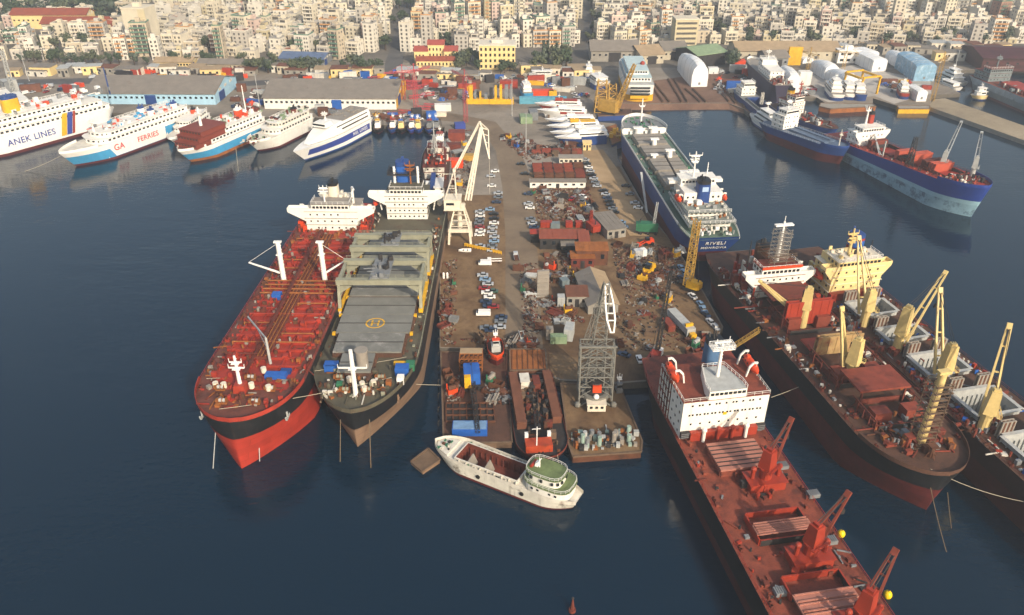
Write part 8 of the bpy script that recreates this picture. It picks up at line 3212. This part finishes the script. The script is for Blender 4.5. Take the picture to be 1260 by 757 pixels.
def block(mb, w_, d_, fl, rr, offs=(0, 0, 0), rz=0.0, rich=True):
    """apartment block; materials 0 wall, 1 window, 2 balcony parapet, 3 roof"""
    fh = 3.0
    h_ = fl * fh + .8
    t = MB()
    setb = rr.random() < .3 and fl > 3
    hb = h_ - (fh if setb else 0)
    t.bx(-w_ / 2, w_ / 2, 0, d_, 0, hb, 0)
    t.bx(-w_ / 2 + .3, w_ / 2 - .3, .3, d_ - .3, hb, hb + .03, 3)
    # roof parapet
    for (x0, x1, y0, y1) in ((-w_ / 2, w_ / 2, 0, .2), (-w_ / 2, w_ / 2, d_ - .2, d_), (-w_ / 2, -w_ / 2 + .2, .2, d_ - .2), (w_ / 2 - .2, w_ / 2, .2, d_ - .2)):
        t.bx(x0, x1, y0, y1, hb + .03, hb + .8, 2)
    if setb:
        t.bx(-w_ / 2 + 1.5, w_ / 2 - 1.5, 2.4, d_ - 1, hb + .03, hb + fh, 0)
        t.bx(-w_ / 2 + 1.2, w_ / 2 - 1.2, 2.1, d_ - .8, hb + fh, hb + fh + .25, 3)
        t.box((0, 2.35, hb + 1.4), (w_ * .5, .12, 1.8), m=1)
    sx = rr.uniform(-.25, .25) * w_
    t.bx(sx - 1.7, sx + 1.7, d_ * .45, d_ * .75, hb + .03, hb + (fh if setb else 0) + rr.uniform(2, 3.2), 0)
    for _ in range(rr.randrange(1, 4)):
        x, y = rr.uniform(-.38, .38) * w_, rr.uniform(.15, .9) * d_
        t.box((x, y, h_ + .3), (rr.uniform(.8, 1.8), rr.uniform(.8, 1.6), rr.uniform(.8, 1.6)), rr.uniform(0, 1), m=rr.choice((0, 1, 3)))
    style = rr.randrange(3)
    nb = max(2, int(w_ / 3.4))
    for f in range(fl if not setb else fl - 1):
        z = f * fh
        if f > 0 and style < 2:
            x0, x1 = (-w_ / 2 + .5, w_ / 2 - .5) if style == 0 else (-w_ / 2 + .8, w_ / 2 - w_ * .4)
            t.bx(x0, x1, -1.2, -.02, z - .08, z + .08, 2)
            t.bx(x0, x1, -1.25, -1.13, z + .08, z + .95, 2)
            t.box(((x0 + x1) / 2, -.05, z + 1.45), ((x1 - x0) * .86, .1, 2.0), m=1)
            for k in range(nb):
                xx = x0 + (x1 - x0) * (k + .5) / nb
                t.bx(xx - .35, xx + .35, -.2, -.08, z + .1, z + 2.6, 0)
            if style == 1:
                for k in range(2):
                    t.box((w_ / 2 - w_ * .28 + k * w_ * .16, -.05, z + 1.5), (1.1, .1, 1.4), m=1)
        else:
            for k in range(nb):
                xx = -w_ / 2 + w_ * (k + .5) / nb
                t.box((xx, -.05, z + 1.6), (1.35, .1, 1.6 if f else 2.2), m=1)
        if rich:
            for s_ in (-1, 1):
                for k in range(2):
                    if rr.random() < .75:
                        t.box((s_ * (w_ / 2 + .04), d_ * (.3 + .4 * k), z + 1.6), (.1, 1.1, 1.4), m=1)
    cr, sr = math.cos(rz), math.sin(rz)
    vs = [(offs[0] + v[0] * cr - v[1] * sr, offs[1] + v[0] * sr + v[1] * cr, offs[2] + v[2]) for v in t.v]
    b0 = len(mb.v)
    mb.v += vs
    mb.f += [tuple(i + b0 for i in f) for f in t.f]
    mb.m += t.m
    return h_, style, setb


lots = []
y = 585.0
while y < 1120:
    row_d = RC.uniform(11, 14.5)
    x = -640 + RC.uniform(0, 10)
    while x < 650:
        w_ = RC.choice((RC.uniform(6, 9.5), RC.uniform(8, 13)))
        px, py = P2((x + w_ / 2, y, QZ))
        gap = RC.choice((.2, .3, .4, .8, 3.0))
        ok = -90 < px < 1350 and py > -60
        lim = 74 if px < 470 else (66 if px < 590 else (76 if px < 730 else (60 if px < 830 else (54 if px < 900 else 57))))
        if 590 <= px < 730:
            lim = 62
        if py > lim:
            ok = False
        if abs(px - (468 + (95 - py) * .4)) < 17 or abs(px - (722 + (70 - py) * 0.0)) < 12:
            ok = False          # the two avenues
        if px < 150 and (py < 46 or RC.random() < .45):
            ok = ok and RC.random() < .12
        if px < 480 and py > 66 and RC.random() < .4:
            ok = False
        if 150 < px < 200 and py > 5 and py < 60:
            ok = ok and not (152 < px < 196)
        if RC.random() < .07:
            ok = False          # yards and small parks, some planted
            if -20 < px < 1280 and 0 < py < lim:
                lots.append((x + w_ / 2, y + row_d / 2, 0, 0, 0, px, py, True))
        if ok:
            base = 4.6 if px > 250 else 3.8
            fl = max(2, min(9, int(RC.gauss(base, 1.5))))
            if px > 860 and py > 46:
                fl = RC.choice((1, 2, 2, 3))
            if RC.random() < .10:
                fl = min(9, fl + 3)
            if RC.random() < .08:
                fl = max(1, fl - 2)
            if py > 56 and 200 < px < 470:
                fl = max(2, fl - 1)
            lots.append((x + w_ / 2, y + RC.uniform(-2.5, 2.5), w_, row_d * RC.uniform(.66, .86), fl, px, py, False))
        x += w_ + gap
    y += row_d + (RC.random() < .28) * 7 + 1.0

nb_ = [l for l in lots if not l[7]]
nt_ = [l for l in lots if l[7]]
# the 296 that show largest: near and not hidden
inview = [l for l in nb_ if -5 < l[5] < 1265 and l[6] > 0]
inview.sort(key=lambda l: -(l[2] * (1 + (l[4] * 3)) / (l[1] ** 2)))
single = inview[:294]
sid = set(id(l) for l in single)
ROW = {}


def zone_of(px, py):
    ew = ('behind the wooded left slope' if px < 150 else 'behind the light blue warehouse' if px < 320 else 'left of the central avenue' if px < 480 else
          'right of the central avenue' if px < 600 else 'above the hydrofoils' if px < 730 else 'above the slipways' if px < 860 else 'above the long tan shed' if px < 1010 else
          'above the wrapped yachts' if px < 1140 else 'in the far right quarter')
    ns = 'front row' if py > 52 else 'second row' if py > 42 else 'middle rows' if py > 28 else 'upper rows'
    return ew, ns


NUM = {1: 'one', 2: 'two', 3: 'three', 4: 'four', 5: 'five', 6: 'six', 7: 'seven', 8: 'eight', 9: 'nine'}
for l in single:
    x, y, w_, d_, fl, px, py, _ = l
    cn = RC.choices(list(CW), weights=(20, 26, 18, 14, 5, 6, 2, 18))[0]
    rf = croofr if RC.random() < .08 else croof
    pn, pm = RC.choice((('white', CW['white']), ('white', CW['white']), ('cream', CW['ivory']), ('grey', cawn['grey']), ('greenish', cawn['green']), ('tan', cawn['orange'])))
    mb = MB()
    rz = RC.uniform(-.1, .1) + .28 * math.sin(x * .012 + y * .02)
    h_, style, setb = block(mb, w_, d_, fl, RC)
    ew, ns = zone_of(px, py)
    st = ('full-width balconies', 'half-width balconies', 'plain windows')[style]
    # walls with windows are the thing's own mesh; balconies and roof are its parts
    r = None
    groups = {}
    for f, m in zip(mb.f, mb.m):
        groups.setdefault({0: 'w', 1: 'w', 2: 'b', 3: 'r'}[m], []).append((f, m))
    for key, nm in (('w', 'apartment_block'), ('b', 'balconies'), ('r', 'roof')):
        if key not in groups:
            continue
        q = MB()
        idx = sorted(set(i for f, _ in groups[key] for i in f))
        mp = {i: k for k, i in enumerate(idx)}
        q.v = [mb.v[i] for i in idx]
        q.f = [tuple(mp[i] for i in f) for f, _ in groups[key]]
        q.m = [m if key == 'w' else 0 for _, m in groups[key]]
        o = q.build(nm, [CW[cn], cdark] if key == 'w' else (pm if key == 'b' else rf), r)
        if r is None:
            r = o
            r.location = (x, y, QZ)
            r.rotation_euler.z = rz
            tag(r, '%s-storey %s block, %s, %s parapets, %s %s' % (NUM[fl], cn, st, pn, ns, ew), 'apartment block', 'apartment blocks of the city')
mb = MB()
keys = list(CW)
cm_ = [CW[k] for k in keys] + [cdark, croof, croofr]
for l in nb_:
    if id(l) in sid:
        continue
    x, y, w_, d_, fl, px, py, _ = l
    t = MB()
    block(t, w_, d_, fl, RC, (x, y, QZ), RC.uniform(-.1, .1) + .28 * math.sin(x * .012 + y * .02), rich=False)
    wi = RC.choices(range(len(keys)), weights=(20, 26, 18, 14, 5, 6, 2, 18))[0]
    bi = RC.choice((1, 1, 7, 2))
    ri = len(keys) + (2 if RC.random() < .12 else 1)
    o = len(mb.v)
    mb.v += t.v
    mb.f += [tuple(i + o for i in f) for f in t.f]
    mb.m += [(wi, len(keys), bi, ri)[m] for m in t.m]
mb.build('distant_city', cm_)['kind'] = 'stuff'
for l in nt_:
    for k in range(RC.randrange(1, 3)):
        kk = RC.randrange(5)
        ew, ns = zone_of(l[5], l[6])
        tree(l[0] + RC.uniform(-4, 4), l[1] + RC.uniform(-4, 4), kk, TL[kk] + ' in a gap of the %s %s' % (ns, ew), RC.uniform(.8, 1.3))
# two landmark towers
r = thing('apartment_tower', 'tall blank-sided cream apartment tower on the left of the city', 'tower block', W(176, 66, QZ), -.12)
MB().bx(-10, 9, 0, 16, 0, 33).build('wall', CW['cream'], r)
MB().bx(-10.3, 9.3, -.3, 16.3, 33, 34).bx(-3, 3, 5, 9, 34, 37).build('roof', CW['ivory'], r)
MB().bx(3.4, 9.02, -.5, -.02, 0, 33).build('stair_strip', CW['sand'], r)
for k in range(5):
    MB().box((-4, -.06, 2.2 + k * 3.1), (9, .12, 1.5)).build('window_band', cdark, r)
    MB().bx(-9, 2, -1.3, -.2, .6 + k * 3.1, 1.5 + k * 3.1).build('balcony', CW['white'], r)
r = thing('apartment_tower', 'yellow-cream block with dark horizontal window bands above the green-roofed shed', 'tower block', W(842, 64, QZ), .05)
MB().bx(-9, 9, 0, 14, 0, 24).build('wall', CW['sand'], r)
MB().bx(-9.3, 9.3, -.3, 14.3, 24, 25).build('roof', CW['ivory'], r)
for k in range(6):
    MB().box((0, -.06, 2.6 + k * 3.8), (15.5, .12, 1.6)).build('window_band', cdark, r)

# ---- low sheds and stores of the yards between quay and city
for i, (x0, x1, y0, y1, n, where) in enumerate(((15, 310, 88, 94, 16, 'between quay road and the left tree belt'), (330, 470, 88, 94, 9, 'under the tree belt left of the avenue'), (500, 600, 92, 100, 8, 'in front of the red-roofed school'),
                                               (650, 735, 88, 96, 8, 'behind the caique on the hard'), (895, 1240, 60, 66, 22, 'along the foot of the eastern city'), (1150, 1240, 72, 80, 5, 'left of the dark red-brown hall'))):
    for k in range(n):
        cn, mw = RC.choice((('cream', M['creamhouse']), ('white', M['dirtywhite']), ('stone', stone), ('grey', M['concrete']), ('tan', M['palecream'])))
        rn, mr_ = RC.choice((('grey', M['roofgrey']), ('tan', M['rooftan']), ('red-brown', M['roofbrown']), ('pale', M['palesteel'])))
        px = x0 + (x1 - x0) * (k + RC.uniform(.1, .9)) / n
        hut('yard_store', '%s store with %s roof %s' % (cn, rn, where), px, RC.uniform(y0, y1), RC.uniform(7, 17), RC.uniform(6, 10), RC.uniform(3.5, 6.5), mw, mr_, RC.uniform(-.2, .2))['group'] = 'low stores of the harbour yards'

# ---- trucks, containers, boats on the western quay yard
wz = [([(20, 106), (100, 104), (100, 116), (20, 118)], 26, 'left of the light blue warehouse'), ([(100, 88), (300, 92), (300, 100), (100, 98)], 50, 'behind the light blue warehouse'),
      ([(330, 96), (500, 94), (500, 102), (330, 104)], 60, 'behind the yellow-gabled warehouse'), ([(290, 112), (325, 112), (325, 138), (290, 138)], 18, 'between the two warehouses'),
      ([(330, 137), (500, 138), (540, 150), (440, 148)], 44, 'on the quay before the yellow-gabled warehouse'), ([(520, 100), (590, 100), (590, 124), (520, 124)], 50, 'between the red tower cranes and yellow dredger'),
      ([(690, 95), (730, 95), (735, 122), (690, 122)], 26, 'on the hard beside the slipway'), ([(1080, 100), (1140, 104), (1140, 112), (1090, 116)], 12, 'on the eastern yard concrete'),
      ([(590, 94), (690, 94), (690, 106), (590, 106)], 44, 'behind the caique on the hard'), ([(870, 86), (925, 90), (920, 120), (880, 116)], 30, 'beside the eastern slip rails'), ([(975, 112), (1005, 108), (1005, 118), (985, 119)], 10, 'at the wrapped-yacht quay')]
ccol = [('red', 'red'), ('blue', 'blue'), ('yellow', 'yellow'), ('white', 'dirtywhite'), ('grey', 'steel'), ('rusty', 'rust'), ('orange', 'orange'), ('pale grey', 'palesteel'), ('brown', 'roofbrown'), ('dark', 'darksteel')]
for quad, n, where in wz:
    for i in range(n):
        u, v = RC.random(), RC.random()
        a = Vector(quad[0]).lerp(Vector(quad[1]), u)
        b = Vector(quad[3]).lerp(Vector(quad[2]), u)
        p2 = a.lerp(b, v)
        cn, mk = RC.choice(ccol)
        k = RC.random()
        if k < .35:
            container('%s box container %s' % (cn, where), p2.x, p2.y, RC.choice((6, 6, 12)), 2.5, RC.choice((2.6, 2.6, 5.2)), M[mk], RC.uniform(-.4, .4))['group'] = 'box containers on the harbour yards'
        elif k < .75:
            pc = RC.choice(['white', 'silver', 'grey', 'dark blue', 'red', 'white', 'silver'])
            park(p2.x, p2.y, pc, RC.uniform(0, PI), where, RC.choice(('car', 'car', 'van', 'truck')))
        else:
            o = scrap_heap(RC.uniform(2, 4), RC.uniform(1.2, 2.6), [M[mk], M['steel'], M['rust']], 30, RC.uniform(0, 3))
            o.location = W(p2.x, p2.y, QT)
            tag(o, '%s heap of gear %s' % (cn, where), 'gear heap', 'heaps of gear on the harbour yards')
# ================================================================ mooring lines and chains
def line(label, a, b, sag, m='rope', r=.085, cat_='mooring line', name='mooring_line'):
    c = Vector(a)
    t = MB()
    hanging(t, V3(0, 0, 0), Vector(b) - c, sag, r)
    o = t.build(name, M[m])
    o.location = c
    tag(o, label, cat_)
    return o


def SP(s, x, y, z):
    return s.M @ V3(x, y, z)


line('pale line from tanker bow across to the grey-hatched bulk carrier', SP(S1, 4, 70, 18), SP(S2, -9, 66, 14.6), 1.0)
line('second pale line between the two western bows, further aft', SP(S1, 13, 55, 17), SP(S2, -12, 55, 14.2), 1.4)
line('long pale line from the black-bowed bulk carrier to the pier edge', SP(S2, 11, 62, 14), W(543, 474, 2.6), 1.2)
line('chain hanging from the tanker port bow into the water', W(266, 520, 11), W(262, 579, -.5), 0, 'palesteel', .12, 'anchor chain', 'anchor_chain')
line('chain hanging from tanker starboard anchor', W(317.5, 526, 10), W(319.5, 568, 1), .3, 'palesteel', .13, 'anchor chain', 'anchor_chain')
line('brown chain under the port bow of the bulk carrier', W(419, 512, 9.5), W(418.5, 571, -.5), 0, 'chain', .13, 'anchor chain', 'anchor_chain')
line('brown chain under the starboard bow of the bulk carrier', W(454.5, 513, 9.5), W(456.5, 579, -.5), 0, 'chain', .13, 'anchor chain', 'anchor_chain')
line('pale line from scaffolded bulk carrier bow across the maroon hull', SP(S5, 3, 62, 14.5), W(1275, 620, 9), 1.5)
line('long pale line along dark red hull towards the white deckhouse', SP(S5, -13.2, 5, 9), W(949, 489, 9.5), 1.5)
line('chain dropping from the scaffolded bulk carrier bow', SP(S5, 2.0, 62, 10), W(1166, 684, -.5), .5, 'chain', .1, 'anchor chain', 'anchor_chain')
line('thin chain beside maroon hull near the scaffolded bow', W(1166, 606, 11), W(1171, 652, -.5), .2, 'chain', .09, 'anchor chain', 'anchor_chain')
line('pale line from worn white coaster bow to the work pontoon', SP(SC, 0, SC.L * .48, 5), W(560, 545, 2.6), .2, r=.09)
line('pale line from the worn white coaster house to dark barge', SP(SC, 3, -SC.L * .35, 4.8), W(686, 560, 3.4), .2, r=.09)
line('line from sky-blue ferry bow into the harbour', SP(f2, 0, 40, 8), SP(f2, 18, 52, -.3), .6, r=.12)
line('line from the fast ferry bow into the harbour', SP(f4, 0, 36, 7), SP(f4, -10, 48, -.3), .4, r=.12)
# gangway between pier and the red bulker
r = thing('gangway', 'yellow-railed lattice gangway from the quay to the dark red hull', 'gangway', W(890, 436, 4))
a, b = V3(0, 0, 0), W(934, 408, 13) - r.location
MB().bar(a, b, 1.4, .2).rail([a + V3(0, .7, .1), b + V3(0, .7, .1)], 1.2, .12, 1.5).rail([a - V3(0, .7, -.1), b - V3(0, .7, -.1)], 1.2, .12, 1.5).build('bridge', M['ochre'], r)
for o in sc.objects:
    if o.get('label') == 'line from the fast ferry bow into the harbour':
        o['label'] = 'line from the old cream-white ferry bow into the harbour'
# fenders along the pier's western edge
for i in range(14):
    p = W(541, 300 + i * 17, 1.6)
    r = thing('tyre_fender', 'black tyre fender hung on the western pier wall', 'fender', (p.x - .35, p.y, 1.5), 0, 'tyre fenders of the western pier wall')
    MB().cyl((-.25, 0, 0), (.1, 0, 0), .8, .8, 12).build('tyre', M['tyreblack'], r)
    MB().bar((0, 0, .7), (.3, 0, 1.2), .08).build('chain', M['chain'], r)
for i in range(10):
    px, py = 543.5, 300 + i * 13
    r = thing('mooring_bollard', 'rusty mooring bollard on the western pier edge', 'bollard', W(px, py, QT), 0, 'bollards of the western pier edge')
    MB().cyl((0, 0, 0), (0, 0, .6), .3, .28, 10).cyl((0, 0, .6), (0, 0, .85), .45, .45, 10).build('post', M['rust'], r)
# ================================================================ haze
hm = bpy.data.materials.new('thin_haze')
hm.use_nodes = True
nt = hm.node_tree
nt.nodes.remove(nt.nodes["Principled BSDF"])
pv = nt.nodes.new("ShaderNodeVolumePrincipled")
pv.inputs["Color"].default_value = (.88, .94, 1, 1)
pv.inputs["Density"].default_value = HAZE
pv.inputs["Anisotropy"].default_value = .3
nt.links.new(pv.outputs[0], nt.nodes["Material Output"].inputs["Volume"])
if HAZE > 0:
    hz = MB().bx(-1450, 1450, -350, 2550, -9.5, 175).build("haze", hm)
    hz["kind"] = "stuff"
